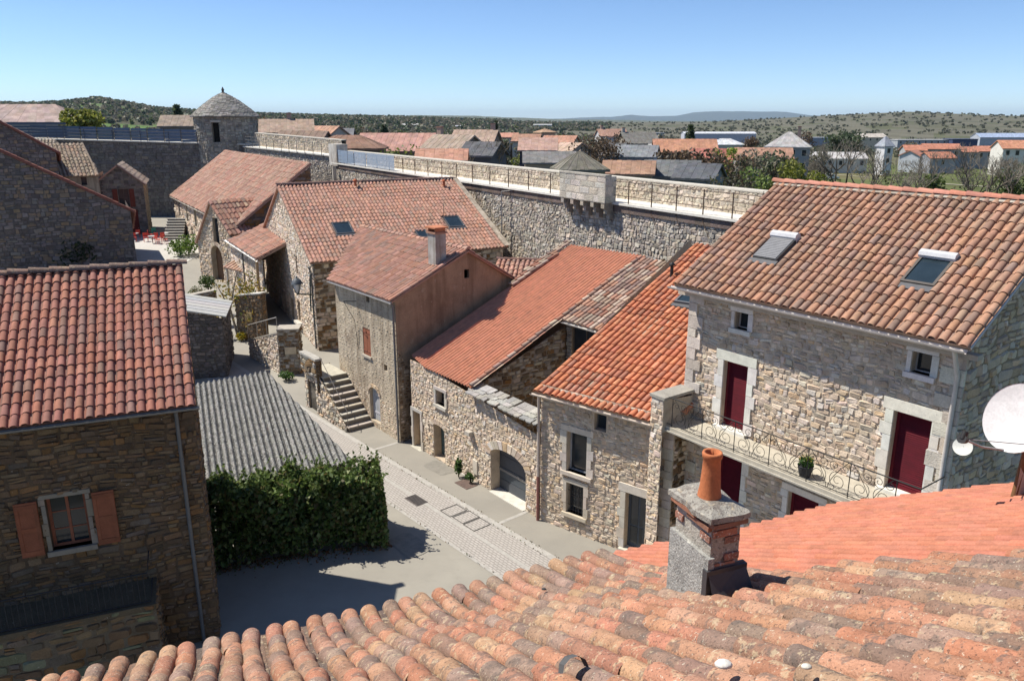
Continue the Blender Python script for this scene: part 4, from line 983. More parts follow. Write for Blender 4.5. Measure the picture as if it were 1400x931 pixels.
# ================================================================== GROUND OF THE LANE
def uvmat_paving():
    m,nt,b=newmat('cobble_paving'); co=N(nt,'ShaderNodeTexCoord').outputs['Object']
    mp=N(nt,'ShaderNodeMapping'); mp.inputs['Rotation'].default_value=(0,0,math.radians(51)); nt.links.new(co,mp.inputs['Vector'])
    br=N(nt,'ShaderNodeTexBrick'); br.inputs['Scale'].default_value=1; br.inputs['Brick Width'].default_value=.20; br.inputs['Row Height'].default_value=.105; br.inputs['Mortar Size'].default_value=.014; br.inputs['Mortar Smooth'].default_value=.3
    br.inputs['Color1'].default_value=(.43,.395,.36,1); br.inputs['Color2'].default_value=(.36,.33,.3,1); br.inputs['Mortar'].default_value=(.17,.155,.14,1); nt.links.new(mp.outputs[0],br.inputs['Vector'])
    a=noise(nt,co,1.2,5); c=noise(nt,co,30,3)
    col=mix(nt,maprange(nt,a,.3,.75,0,.45),br.outputs['Color'],(.31,.285,.25)); col=mix(nt,maprange(nt,c,.35,.7,0,.3),col,(.46,.43,.39)); nt.links.new(col,b.inputs['Base Color']); b.inputs['Roughness'].default_value=.9
    bp=N(nt,'ShaderNodeBump'); bp.inputs['Strength'].default_value=.6; bp.inputs['Distance'].default_value=.01; bp.invert=True; nt.links.new(br.outputs['Fac'],bp.inputs['Height']); nt.links.new(bp.outputs[0],b.inputs['Normal']); return m
def asphalt(name,c1,c2,c3):
    m,nt,b=newmat(name); co=N(nt,'ShaderNodeTexCoord').outputs['Object']
    a=noise(nt,co,.35,6,.65); c=noise(nt,co,120,2); d=noise(nt,co,2.5,4)
    col=mix(nt,maprange(nt,a,.35,.68,0,1),c1,c2); col=mix(nt,maprange(nt,c,.4,.62,0,.35),col,c3); col=mix(nt,maprange(nt,d,.55,.72,0,.3),col,c2)
    nt.links.new(col,b.inputs['Base Color']); b.inputs['Roughness'].default_value=.92
    bp=N(nt,'ShaderNodeBump'); bp.inputs['Strength'].default_value=.35; bp.inputs['Distance'].default_value=.006; nt.links.new(c,bp.inputs['Height']); nt.links.new(bp.outputs[0],b.inputs['Normal']); return m
M['paving']=uvmat_paving(); M['asphalt']=asphalt('aged_asphalt',(.30,.28,.235),(.235,.218,.185),(.375,.35,.30)); M['pavement']=asphalt('grey_pavement',(.275,.255,.215),(.22,.205,.175),(.34,.315,.27))
def sheet(name,mat,poly,dz,nsub=1,kind='structure'):
    """flat-ish sheet following the lane's ground; poly: two matching edges left/right lists of (x,y)"""
    l,r=poly; m=MB(); 
    for i in range(len(l)-1):
        for k in range(nsub):
            f0,f1=k/nsub,(k+1)/nsub
            def P(p,q,f): x=p[0]+(q[0]-p[0])*f; y=p[1]+(q[1]-p[1])*f; return V((x,y,gz(x,y)+dz))
            m.quad(P(l[i],l[i+1],f0),P(r[i],r[i+1],f0),P(r[i],r[i+1],f1),P(l[i],l[i+1],f1),(.3,.3,.3))
    o=m.build(name,mat); return tag(o,kind=kind)
sheet('street','asphalt',([(-40,8),(-40,36)]+[(-60,y) for y in(60,85,110)],[(12,8),(12,36)]+[(2,y) for y in(60,85,110)]),.0,6)
kb=[atz(x,y,0) for x,y in((435,572),(488,606),(550,643),(660,707),(760,765))]; kb=[(p.x,p.y) for p in kb]
dK=V((kb[0][0]-kb[4][0],kb[0][1]-kb[4][1],0)).normalized(); k0=V((*kb[4],0))
nK=V((-dK.y,dK.x,0)); nK=nK if nK.x<0 else -nK   # towards the left of the lane
def kp(s,o): p=k0+dK*s+nK*o; return (p.x,p.y)
S=[-6,0,4,8,12,16.5,22,30,40,52]
sheet('paved_strip','paving',([kp(s,2.0) for s in S],[kp(s,.12) for s in S]),.006,3)
sheet('kerb_line','dress',([kp(s,.12) for s in S],[kp(s,-.12) for s in S]),.012,3)
sheet('kerb_line','dress',([kp(s,1.12) for s in S[:6]],[kp(s,.98) for s in S[:6]]),.012,3)
sheet('kerb_line','dress',([kp(s,2.12) for s in S],[kp(s,2.0) for s in S]),.012,3)
sheet('pavement','pavement',([kp(s,-.12) for s in S[:6]],[kp(s,-4.5) for s in S[:6]]),.008,3)
sheet('kerb_line','dress',([kp(11.6,-.1),kp(11.75,-.1)],[kp(11.6,-1.6),kp(11.75,-1.6)]),.014,1)
sheet('kerb_line','dress',([kp(3.0,-.1),kp(3.15,-.1)],[kp(3.0,-2.2),kp(3.15,-2.2)]),.014,1)
for p in bpy.data.objects:
    if p.name.startswith('kerb_line'):
        for _ in [0]: 
            at=p.data.attributes['Col']; at.data.foreach_set('color',[.40,.38,.345,1]*len(p.data.polygons))
def drain(px,py,L,W,label,name,col,slots=True):
    c=gnd(px,py); t=thing(name,label,'drain cover',c); m=MB(); m.cbox(c+Z*.006,L,W,.02,col,dK); m.build('cover','iron',t)
    if slots:
        m=MB()
        for k in range(9): m.cbox(c+dK*(-L*.42+L*.84*k/8)+Z*.0262,L*.05,W*.8,.003,(.012,.012,.012),dK)
        m.build('slots','iron',t)
rp=random.Random(4)
for i,(px,py,L_,W_,c_) in enumerate(((600,640,1.5,.8,(.235,.22,.19)),(560,745,1.6,1.0,(.265,.25,.215)),(470,575,1.2,.7,(.235,.22,.19)))):
    c=gnd(px,py); m=MB(); k=14; pts=[]
    for q in range(k): w_=2*math.pi*q/k; sx=max(-1,min(1,1.35*math.cos(w_))); sy=max(-1,min(1,1.35*math.sin(w_))); pts.append(c+dK*sx*L_/2*rp.uniform(.9,1.05)+nK*sy*W_/2*rp.uniform(.85,1.05)+Z*.0145)
    if (pts[1]-pts[0]).cross(pts[2]-pts[1]).z<0: pts.reverse()
    m.add(pts,[tuple(range(k))],c_); tag(m.build('road_patch','dress'),kind='structure')
m=MB()
for _ in range(420):
    s_=rp.uniform(-1,13); o_=rp.choice([.12,-.12,2.06,-2.4]) + rp.gauss(0,.03); x_,y_=kp(s_,o_); leaf(m,V((x_,y_,gz(x_,y_)+.03)),rp.uniform(.03,.08),jit(rp.choice([(.09,.12,.03),(.16,.13,.07),(.2,.12,.06)]),.3))
tag(m.build('lane_weeds','leaf'),'small weeds and dry leaves caught along the kerb lines of the lane','weeds',kind='stuff')
drain(569,684,.85,.5,'dark slotted drain grating in the pale paved strip','drain_grate',(.1,.085,.08))
drain(637,662,.8,.55,'rusty square drain cover on the pavement by the arched garage','drain_cover',(.13,.09,.075),False)
for i,(px,py,l) in enumerate(((620,698,'paved manhole frame nearest the slotted grating'),(637,707,'paved manhole frame between two others in the cobble strip'),(652,717,'paved manhole frame farthest from the slotted grating'))):
    c=gnd(px,py); m=MB(); c=c+Z*.013
    L=.62;W=.75
    for s in(-1,1): m.cbox(c+dK*s*L/2,.03,W,.012,(.16,.15,.135),dK); m.cbox(c+nK*s*W/2,L,.03,.012,(.16,.15,.135),dK)
    tag(m.build('manhole_frame','iron',None,c),l,'manhole',group='manhole frames in the paved strip')
# ------------------------------------------------------------------ outside stair by the rendered house
so=PC-nC*.02; t=thing('stone_stair','flight of stone steps rising along the rendered house to a landing, with iron handrail','stairs',so+dC*3-nC*.6)
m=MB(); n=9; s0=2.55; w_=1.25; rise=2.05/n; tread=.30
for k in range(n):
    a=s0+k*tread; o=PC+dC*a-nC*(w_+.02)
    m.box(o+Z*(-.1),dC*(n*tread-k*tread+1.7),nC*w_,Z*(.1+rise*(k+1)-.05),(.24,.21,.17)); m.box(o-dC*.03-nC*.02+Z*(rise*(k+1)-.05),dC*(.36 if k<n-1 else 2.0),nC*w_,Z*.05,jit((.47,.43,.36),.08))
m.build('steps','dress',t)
w=MB(); zl=2.05; aE=s0+n*tread
Pst=PC-nC*(w_+.1); 
wall(w,Pst+dC*(aE+1.7),-dC,1.7+n*tread,-.2,[(0,zl),(1.7,zl),(1.7+n*tread,.25)],[dict(a0=.35,a1=1.25,z0=-.1,z1=1.55,depth=.5)],sty(pal=P_grey+P_warm))
fP=Fr(Pst+dC*(aE+1.7),-dC); wall(w,Pst+dC*(aE+1.7)-nC*.15,-dC,1.75,2.0,[(0,2.85),(1.75,2.85)],[],sty(pal=P_grey+P_brown,ch=.22,sw=.5,mortar=(.2,.17,.13))); wall(w,Pst+dC*(aE-.05)-nC*.15,nC,.3,1.2,[(0,2.85),(.3,2.85)],[],sty(pal=P_brown)); fP.box(w,.01,1.74,2.05,2.84,-.12,.13,(.25,.22,.18)); fP.box(w,-.04,1.8,2.85,2.95,-.16,.2,(.4,.38,.34))
wall(w,Pst+dC*(aE+1.7)+nC*1.4,-nC,1.4,-.2,[(0,zl),(1.4,zl)],[],sty(pal=P_grey))
w.build('stair_wall','stone',t)
m=MB(); IRN=(.16,.14,.13)
hr=[PC-nC*w_+dC*(s0+.1)+Z*1.0,PC-nC*w_+dC*(aE)+Z*(zl+.95)]; m.tube(hr,.018,IRN,6)
for f in(0,.5,1): p=hr[0]+(hr[1]-hr[0])*f; m.tube([p,p-Z*.95],.014,IRN,5)
m.build('handrail','iron',t)
# ------------------------------------------------------------------ low walls of the lane (all stone), gate, plaque pier
def block(name,label,p0,p1,th,z0,z1a,z1b,st,cap=None,cat='wall'):
    p0=V((p0[0],p0[1],0));p1=V((p1[0],p1[1],0)); d=(p1-p0); L=d.length; d.normalize(); n=perp(d)
    t=thing(name,label,cat,p0+Z*z0); w=MB()
    wall(w,p0,d,L,z0,[(0,z1a),(L,z1b)],[],st); wall(w,p1,n,th,z0,[(0,z1b),(th,z1b)],[],st); wall(w,p0+n*th,-n,th,z0,[(0,z1a),(th,z1a)],[],st); wall(w,p1+n*th,-d,L,z0,[(0,z1b),(L,z1a)],[],st,nostone=True)
    w.build('masonry','stone',t); c=MB(); cc=cap or (.42,.38,.32)
    c.box8([p0-d*.05-n*.05+Z*(z1a+.001),p1+d*.05-n*.05+Z*(z1b+.001),p1+d*.05+n*(th+.05)+Z*(z1b+.001),p0-d*.05+n*(th+.05)+Z*(z1a+.001),p0-d*.05-n*.05+Z*(z1a+.08),p1+d*.05-n*.05+Z*(z1b+.08),p1+d*.05+n*(th+.05)+Z*(z1b+.08),p0-d*.05+n*(th+.05)+Z*(z1a+.08)],cc); c.build('coping','dress',t); return t
a=gnd(384,512); b_=gnd(412,511); zt=zat(452,a)
t=block('stone_pier','stout stone pier carrying a pale plaque, in the lane before the skylight house','%s'and a,b_,.9,-.1,zt,zt,sty(pal=P_brown+P_grey,mortar=(.26,.22,.17)),cat='pier')
f=Fr(a,b_-a); m=MB(); L=(b_-a).length; f.box(m,L*.3,L*.85,zt-1.35,zt-.95,.02,.09,(.5,.42,.3)); m.build('plaque','dress',t)
a2=gnd(342,488); zt2=zat(466,a2)
t=block('sunlit_lane_wall','low sunlit stone wall with an iron rail leading to the plaque pier',a2,a,.45,-.1,zt2,zt-.15,sty(pal=P_pale))
m=MB(); r0=V((a2.x,a2.y,zt2)); r1=V((a.x,a.y,zt-.15))
m.tube([r0+Z*.95,r1+Z*.9],.025,(.4,.38,.35),6)
for f_ in(0,.33,.66,1): p=r0+(r1-r0)*f_; m.tube([p,p+Z*.93],.018,(.35,.33,.3),5)
m.build('rail','iron',t)
g0=gnd(362,470); g1=gnd(326,462); zg=zat(402,g0)
t=block('garden_wall','dark garden wall with white coping behind the yellow flowers',g1,g0,.4,-.1,zat(405,g1),zg,sty(pal=P_brown,mortar=(.2,.17,.13)),cap=(.6,.58,.52))
f=Fr(g1,g0-g1); m=MB(); f.box(m,.9,1.5,zg-1.9,zg-1.3,.03,.08,(.33,.25,.12)); m.build('plaque','dress',t)
q0=gnd(300,445); q1=gnd(250,452); 
t=block('terrace_wall','stone retaining wall under the planted terrace, left of the garden wall',q1,q0,.4,-.1,zat(408,q1),zat(398,q0),sty(pal=P_brown+P_grey))
# outbuilding right behind the left house
o1=atz(312,520,.0); o0=V((o1.x-5,o1.y-1.6,0)); zo=zat(435,o1)
t=thing('lean_to','dark stone lean-to with pale sheet roof beside the shuttered house','outbuilding',o1)
dO=A(14); nO=perp(dO); w=MB(); P0=o1-dO*4; wall(w,P0,dO,4,-.2,[(0,zo+.9),(4,zo)],[],sty(pal=P_dark,mortar=(.1,.09,.08))); wall(w,o1,nO,4,-.2,[(0,zo),(4,zo)],[],sty(pal=P_dark,mortar=(.1,.09,.08))); w.build('wall','stone',t)
m=MB(); a_=P0-nO*.2+Z*(zo+1.02); b_2=o1-nO*.2+dO*.25+Z*(zo+.08)
for k in range(6):
    f0,f1=k/6,(k+1)/6; m.box8([a_+nO*4*f0,b_2+nO*4*f0,b_2+nO*4*(f1-.02),a_+nO*4*(f1-.02),a_+nO*4*f0+Z*.06,b_2+nO*4*f0+Z*.06,b_2+nO*4*(f1-.02)+Z*.06,a_+nO*4*(f1-.02)+Z*.06],jit((.45,.44,.42),.08))
m.build('sheet_roof','plain',t)
# ------------------------------------------------------------------ street lamp on the skylight house
lb=frS.pt(15.75,3.5,0); 
hz=hitv(427,380,PS,nS)
t=thing('street_lamp','dark green wall lantern on a bracket at the corner of the skylight house','street lamp',V((hz.x,hz.y,hz.z)))
GRN=(.03,.05,.048)
lc=V((0,0,HC))+ray(407,402)*((hz.y-1.0)/ray(407,402).y)
bot=V((lc.x,lc.y,zat(402,lc))); m=MB(); wallp=hitv(427,403,PS,nS)
m.tube([wallp,bot],.04,GRN,8); m.tube([hitv(427,375,PS,nS)-nS*0+V((-.1,-.1,0)),wallp+V((-.1,-.1,0)),hitv(428,425,PS,nS)+V((-.1,-.1,0))],.045,GRN,8); m.tube([hitv(425,374,PS,nS)+V((-.1,-.1,0)),hitv(427,366,PS,nS)+V((-.05,-.1,.1)),hitv(431,364,PS,nS)+V((0,0,.1))],.03,GRN,6); m.build('bracket','iron',t)
m=MB(); m.lathe(bot,[(.05,-.05),(.07,.02),(.10,.06)],GRN,10)
for k in range(4):
    w_=math.pi/4+k*math.pi/2; c_=V((math.cos(w_),math.sin(w_),0)); m.tube([bot+c_*.08+Z*.04,bot+c_*.27+Z*.45,bot+c_*.25+Z*.62],.018,GRN,5)
m.build('lantern_frame','iron',t)
m=MB(); m.lathe(bot+Z*.62,[(.34,0),(.32,.05),(.24,.2),(.12,.3),(.05,.33),(.05,.42),(.01,.45)],(.07,.085,.1),14); m.build('lamp_cap','iron',t)
m=MB(); m.lathe(bot+Z*.07,[(.07,0),(.24,.36),(.22,.53)],(.55,.57,.58),12,cap=False); m.build('lamp_glass','plain',t)
# ------------------------------------------------------------------ plants along the lane
def bush(name,label,c,rad,n,size,cols,cat='plant',stem=True,extra=None):
    t=thing(name,label,cat,c); m=MB(); k=max(3,n//140)
    for _ in range(k):
        cc=V(c)+V((U(-.45,.45)*rad[0],U(-.45,.45)*rad[1],rad[2]*U(.6,1.3))); leaves(m,cc,(rad[0]*.62,rad[1]*.62,rad[2]*.62),n//k,size,cols)
    if extra: leaves(m,V(c)+Z*rad[2]*1.3,(rad[0],rad[1],rad[2]*.7),n//5,size,extra)
    m.build('foliage','leaf',t)
    if stem:
        m=MB()
        for _ in range(5): m.tube([V(c),V(c)+V((U(-.3,.3)*rad[0],U(-.3,.3)*rad[1],rad[2]*1.1))],[.025,.01],(.1,.08,.05),5)
        m.build('stems','bark',t)
    return t
GL=[(.07,.14,.03),(.10,.18,.04),(.05,.1,.025)]
bush('weed_tuft','bright green weeds at the foot of the plaque pier',gnd(391,520),(.6,.4,.3),260,.16,GL)
bush('weed_tuft','green weeds at the foot of the stair arch',gnd(438,549),(.3,.25,.2),120,.1,GL)
bush('weed_tuft','green weeds beside the lowest stone steps',gnd(502,566),(.25,.2,.25),120,.1,GL)
bush('wall_shrub','tall leafy weed climbing the garage house wall',gnd(627,652),(.22,.2,.5),220,.13,GL)
bush('wall_shrub','shorter leafy weed against the garage house wall near the arch',gnd(643,660),(.22,.2,.25),130,.11,GL)
bush('yellow_flowers','larger clump of yellow flowers below the garden wall',gnd(332,466),(.55,.5,.35),300,.14,[(.5,.38,.02),(.4,.3,.03),(.1,.15,.03)])
bush('yellow_flowers','smaller clump of yellow flowers beside the lean-to',gnd(313,465),(.35,.3,.3),160,.13,[(.45,.36,.03),(.1,.15,.03)])
ct=gnd(326,462); t=thing('climbing_tree','slender golden-leaved climbing tree rising over the garden wall','tree',ct)
m=MB(); top_=V((ct.x+.3,ct.y,zat(372,ct)));mid=V((ct.x-.35,ct.y,(top_.z)*.5)); m.tube([ct,mid,top_],[.09,.07,.03],(.3,.25,.19),7); m.tube([mid,mid+V((-.8,.2,1.6))],[.05,.02],(.3,.25,.19),6); m.build('trunk','bark',t)
m=MB()
for k in range(12): leaves(m,V((ct.x+U(-1.0,1.4),ct.y+U(-.8,.8),mid.z+(top_.z-mid.z)*U(-.2,1.1))),(.75,.7,.7),70,.2,[(.30,.22,.03),(.36,.27,.05),(.22,.14,.03),(.14,.17,.03)])
m.build('crown','leaf',t)
c=gnd(289,430); bush('round_shrub','round dark green shrub in a pot on the planted terrace',V((c.x,c.y,zat(398,c))),(.9,.8,.6),420,.18,[(.05,.09,.02),(.08,.12,.03)])
c=gnd(268,425); bush('terrace_plants','pale flowering plants on the terrace wall left of the round shrub',V((c.x,c.y,zat(404,c))),(.9,.6,.4),260,.16,[(.35,.33,.25),(.09,.14,.03),(.25,.2,.06)])
c=gnd(244,350); bush('garden_bush','bright green bush below the long house facade',V((c.x,c.y,c.z)),(2.2,1.6,1.2),700,.3,[(.12,.2,.03),(.17,.25,.05),(.08,.14,.03)])
c=gnd(104,372); bush('dark_bush','dark bush in the shade at the foot of the gabled house',c,(2.6,1.5,1.6),500,.34,[(.02,.035,.012),(.03,.05,.015)])
# ================================================================== MIDDLE DISTANCE
# small gabled house with pale tiles, lower annexes, canopy
PH=V((-22.3,62.0,0)); dH2=A(-40); nH2=perp(dH2)
zr=gz(PH.x,PH.y); zE=zat(318,PH); LH2=5.2
t=thing('gabled_cottage','narrow stone cottage with arched door and coarse pale roof tiles, left of the skylight house','house',PH+Z*zr)
P0=PH-dH2*LH2; f2=Fr(P0,dH2); hs=[]
ap=hitv(288,276,PH,dH2); aa=(ap-P0).dot(dH2); print('cottage apex',aa,ap.z,zE)
ha=fixh(hole(f2,293,303,298,333,margin=.03),.8,2.3); hd2=fixh(hole(f2,291,342,304,378),1.7,2.9); hd2.update(arch=.85,vous=.3,depth=.5)
STH_=0; w=MB(); STH=sty(ch=.18,sw=.36,pal=P_warm,mortar=(.38,.32,.24),cut=.15); aa=min(max(aa,1.2),LH2-1.2)
wall(w,P0,dH2,LH2,zr-.5,[(0,zat(330,P0)),(aa,ap.z),(LH2,zE)],[ha,hd2],STH); wall(w,PH,nH2,9,zr-.5,[(0,zE),(9,zE)],[],sty(ch=.18,sw=.36,pal=P_grey,cut=.15),); w.build('wall','stone',t)
window(f2,ha,t,(.12,.1,.08),1,2); door(f2,hd2,t,(.16,.09,.05),'plank')
sH=dH2*-(LH2-aa)+Z*(ap.z-zE); rfH=RF(PH+Z*(zE+.05)-sH.normalized()*.3-nH2*.2,nH2,sH); LsH=sH.length+.3
b=MB(); tiles(b,rfH,[(0,0),(9.3,0),(9.3,LsH),(0,LsH)],.36,.55,TILE_S+[(.5,.36,.26)],seg=6,jt=.02); slab(b,rfH,[(0,0),(9.3,0),(9.3,LsH),(0,LsH)],-.12,-.01,(.26,.18,.14))
sH_=dH2*aa+Z*(ap.z-zat(330,P0)); rfH_=RF(P0+nH2*9+Z*(zat(330,P0)+.05)-sH_.normalized()*.2,-nH2,sH_); slab(b,rfH_,[(0,0),(9.2,0),(9.2,sH_.length+.2),(0,sH_.length+.2)],-.12,.02,(.36,.22,.16)); b.build('roof','tile',t)
pipe([PH+dH2*.1-nH2*.0+Z*(zE-.1),PH+dH2*.1+Z*zr],t,.06,(.1,.1,.1))
# porch canopy
pc=hitv(322,352,P0,dH2); t=thing('porch_canopy','small tiled porch canopy over the arched cottage door','canopy',pc)
c_=V((0,0,HC))+ray(327,362)*(58.5/ray(327,362).y); rfP=RF(c_-dH2*1.3-nH2*.6-Z*.25,dH2,s3(nH2,24)); b=MB(); tiles(b,rfP,[(0,0),(3.0,0),(3.0,2.2),(0,2.2)],.42,.55,[(.5,.33,.24),(.46,.3,.22)],seg=6,lift=.012,r=.11); slab(b,rfP,[(0,0),(3.0,0),(3.0,2.2),(0,2.2)],-.1,-.01,(.3,.2,.15)); b.build('canopy_roof','tile',t)
m=MB(); 
for u_ in(.15,2.85): p=rfP.pt(u_,.2,-.1); m.tube([V((p.x,p.y,gz(p.x,p.y))),p],.07,(.45,.42,.38),6)
m.build('post','dress',t)
# lean-to strip along the cottage eave, and a lower annex with white fascia
t=thing('tiled_annex','narrow tiled lean-to strip under the coarse cottage roof, above a dark recess','outbuilding',PH+nH2*4+dH2*.8+Z*zr)
rf=RF(PH+dH2*1.5+nH2*.6+Z*(zE-1.0),nH2,s3(-dH2,24)); b=MB(); po=[(0,0),(9,0),(9,1.0),(0,1.0)]; tiles(b,rf,po,.36,.5,TILE_S+[(.5,.36,.26)],seg=5,jt=.02); slab(b,rf,po,-.14,-.01,(.28,.2,.16)); b.build('roof','tile',t)
w=MB(); wall(w,PH+dH2*1.3+nH2*.7,nH2,8.6,zr-.5,[(0,zE-1.1),(8.6,zE-1.1)],[],sty(ch=.18,sw=.36,pal=P_brown+P_dark,mortar=(.1,.09,.08),cut=.15)); wall(w,PH+nH2*.7+dH2*0,dH2,1.3,zr-.5,[(0,zE-.6),(1.3,zE-1.1)],[],STH); w.build('wall','stone',t)
fa=aty(313,326,60.5); fb=atz(353,351,fa.z); dA2=V((fb.x-fa.x,fb.y-fa.y,0)); LA2=dA2.length+1; dA2.normalize(); nA2=perp(dA2); print('annex',fa,fb,LA2)
t=thing('tiled_annex','lower tiled annex with white fascia and pale front wall, before the skylight gable','outbuilding',V((fa.x,fa.y,gz(fa.x,fa.y))))
rf=RF(fa-nA2*.3,dA2,s3(nA2,24)); b=MB(); po=[(1.2,0),(LA2,0),(LA2,3.6),(2.2,3.6)]; tiles(b,rf,po,.33,.5,TILE_S,seg=6,jt=.015); slab(b,rf,po,-.14,-.01,(.28,.2,.16)); b.build('roof','tile',t)
w=MB(); q=rf.pt(0,.3,-.15); wall(w,q,dA2,LA2,gz(q.x,q.y)-.6,[(0,q.z),(LA2,q.z)],[],sty(ch=.18,sw=.4,pal=P_pale,mortar=(.4,.34,.26),cut=.15)); w.build('wall','stone',t)
gutter(rf.pt(-.2,-.08,-.05),rf.pt(LA2,-.08,-.05),t,(.72,.70,.66),r=.1)
q=rf.pt(LA2*.55,0,-.1); pipe([q,V((q.x,q.y,gz(q.x,q.y)))],t,.055,(.08,.08,.08)); q=rf.pt(LA2-.4,0,-.1); pipe([q,V((q.x,q.y,gz(q.x,q.y)))],t,.1,(.40,.27,.15),name='timber_post')
# garden table
c=gnd(350,425); c=V((c.x,c.y,zat(400,c))); t=thing('garden_table','white garden table top behind the garden wall','table',c-Z*.7); m=MB(); m.cbox(c,1.8,1.0,.05,(.7,.69,.66),A(-40)); m.build('table_top','plain',t); m=MB(); m.cbox(c-Z*.7,.3,.3,.7,(.1,.2,.15)); m.build('leg','plain',t)
# ------------------------------------------------------------------ long house
dLg=V((.507,-.862,0)); nLg=V((.862,.507,0)); pF=V((-38.2,89.6,0)); pN=V((-22.0,63.0,0)); L=(pN-pF).length; dLg=(pN-pF).normalized(); nLg=perp(dLg)
zE=5.9; t=thing('long_house','long stone house with faded pink tiled roof running up to the rampart walk','house',pF+Z*gz(pF.x,pF.y))
fL=Fr(pF,dLg); hs=[]
for (x0,y0,x1,y1) in((244,279,247,291),(255,284,258,299),(266,291,269,306),(252,303,255,309),(261,312,265,320),(246,328,249,336),(263,322,266,333),(269,330,272,341),(256,296,257,298)):
    h=hole(fL,x0,y0,x1,y1,margin=.05); hs.append(fixh(h,1.0 if y1-y0>10 else .9,1.7 if y1-y0>10 else .9))
hs=[h for h in hs if h['a0']>.1 and h['a1']<L-.1]
w=MB(); wall(w,pF,dLg,L,1.0,[(0,zE),(L,zE)],hs,sty(ch=.3,sw=.6,pal=P_pale,cut=0,mortar=(.42,.37,.29))); 
pitch=math.degrees(math.atan2(4.65,6.22))
sv=(V((-17.08,66.96,10.54))-V((-22.4,63.7,5.9))); wd=V((sv.x,sv.y,0)).length
wall(w,pN,V((sv.x,sv.y,0)),wd,.5,[(0,zE),(wd,10.2)],[],sty(ch=.3,sw=.6,pal=P_dark+P_brown,cut=0,mortar=(.15,.13,.11))); w.build('wall','stone',t)
for h in hs: window(fL,h,t,(.1,.08,.07),2,2,fw=.08)
rfLg=RF(pF+Z*(zE+.05)-sv.normalized()*.4-dLg*.3,dLg,sv); Lv=sv.length+.3; po=[(0,0),(L+.6,0),(L+.6,Lv),(0,Lv)]
b=MB(); tiles(b,rfLg,po,.33,.6,[(.42,.25,.19),(.44,.28,.21),(.38,.235,.18),(.46,.31,.23),(.45,.23,.17)],seg=4,jt=.03,lift=.015,r=.1,colj=.16); slab(b,rfLg,po,-.2,-.01,(.3,.2,.16)); b.build('roof','tile',t)
gutter(rfLg.pt(0,-.08,-.1),rfLg.pt(L+.6,-.08,-.1),t,(.62,.58,.5),r=.1)
# ------------------------------------------------------------------ rampart
RAM=sty(ch=.19,sw=.3,pal=[(.50,.45,.385),(.43,.39,.335),(.56,.51,.44),(.37,.335,.29),(.53,.45,.36)],mortar=(.34,.29,.23),cut=.17,prot=(.015,.06),gap=.010,wav=.05)
W=9.55
r0=V((15.5,27.2,0)); r1=atz(1010,300,W); r1.z=0; r2=atz(455,222,W); r2.z=0; r3=V((-33.0,99.5,0))
def rampart(name,label,pts,w0,w1,st,wid=1.5,par=1.25,low=-1,band=False):
    t=thing(name,label,'rampart',pts[0]); w=MB(); k=len(pts)-1; wk=MB(); cp=MB()
    for i in range(k):
        a,b_=pts[i],pts[i+1]; d=(b_-a); Ls=d.length; d.normalize(); za=w0+(w1-w0)*i/k; zb=w0+(w1-w0)*(i+1)/k
        n=V((-d.y,d.x,0))  # away from the viewer for walls running right to left? fixed below
        if n.y<0 and abs(n.y)>.2 or (abs(n.y)<=.2 and n.x<0): n=-n
        # inner face seen from the town
        if Fr(a,d).n.dot(n)<0: wall(w,a,d,Ls,low,[(0,za-.12),(Ls,zb-.12)],[],st)
        else: wall(w,b_,-d,Ls,low,[(0,zb-.12),(Ls,za-.12)],[],st)
        wk.box8([a-n*.22+Z*(za-.12),b_-n*.22+Z*(zb-.12),b_+n*wid+Z*(zb-.12),a+n*wid+Z*(za-.12),a-n*.22+Z*za,b_-n*.22+Z*zb,b_+n*wid+Z*zb,a+n*wid+Z*za],(.70,.67,.60))
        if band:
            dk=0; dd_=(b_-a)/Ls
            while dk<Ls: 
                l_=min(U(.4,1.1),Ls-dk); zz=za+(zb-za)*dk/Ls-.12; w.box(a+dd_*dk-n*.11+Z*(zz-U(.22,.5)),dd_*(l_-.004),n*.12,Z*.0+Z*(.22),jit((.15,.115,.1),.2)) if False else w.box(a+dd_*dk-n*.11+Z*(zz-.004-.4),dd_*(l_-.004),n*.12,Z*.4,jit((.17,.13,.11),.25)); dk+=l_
        A_,B_=(a,b_) if Fr(a,d).n.dot(n)<0 else (b_,a); Za,Zb=(za,zb) if A_ is a else (zb,za)
        stp=dict(st); stp.update(pal=[(.60,.52,.41),(.55,.47,.36),(.65,.57,.46),(.48,.42,.33)],mortar=(.54,.46,.36),ch=.2,sw=.36,prot=(.01,.05),gap=.014)
        wall(w,A_+n*wid,(B_-A_),Ls,min(za,zb),[(0,Za+par),(Ls,Zb+par)],[],stp)
        wall(w,B_+n*(wid+.55),(A_-B_),Ls,-6,[(0,Zb+par),(Ls,Za+par)],[],st,nostone=True)
        cp.box8([p+Z*z for p,z in((a+n*(wid-.04),za+par+.002),(b_+n*(wid-.04),zb+par+.002),(b_+n*(wid+.6),zb+par+.002),(a+n*(wid+.6),za+par+.002),(a+n*(wid-.04),za+par+.09),(b_+n*(wid-.04),zb+par+.09),(b_+n*(wid+.6),zb+par+.09),(a+n*(wid+.6),za+par+.09))],(.58,.54,.46))
    w.build('masonry','rampart',t); wk.build('walkway','dress',t); cp.build('coping','dress',t); return t
def lerp(a,b,f): return a+(b-a)*f
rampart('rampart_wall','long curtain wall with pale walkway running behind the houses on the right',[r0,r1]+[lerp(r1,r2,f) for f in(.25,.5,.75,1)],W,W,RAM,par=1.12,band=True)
rampart('rampart_wall','curtain wall section with higher walk joining the round tower',[r2+V((-.3,.6,0)),r3],W+.7,W+1.25,RAM,par=1.5)
l0=V((-32.5,100.5,0)); l1=V((-78,103,0))
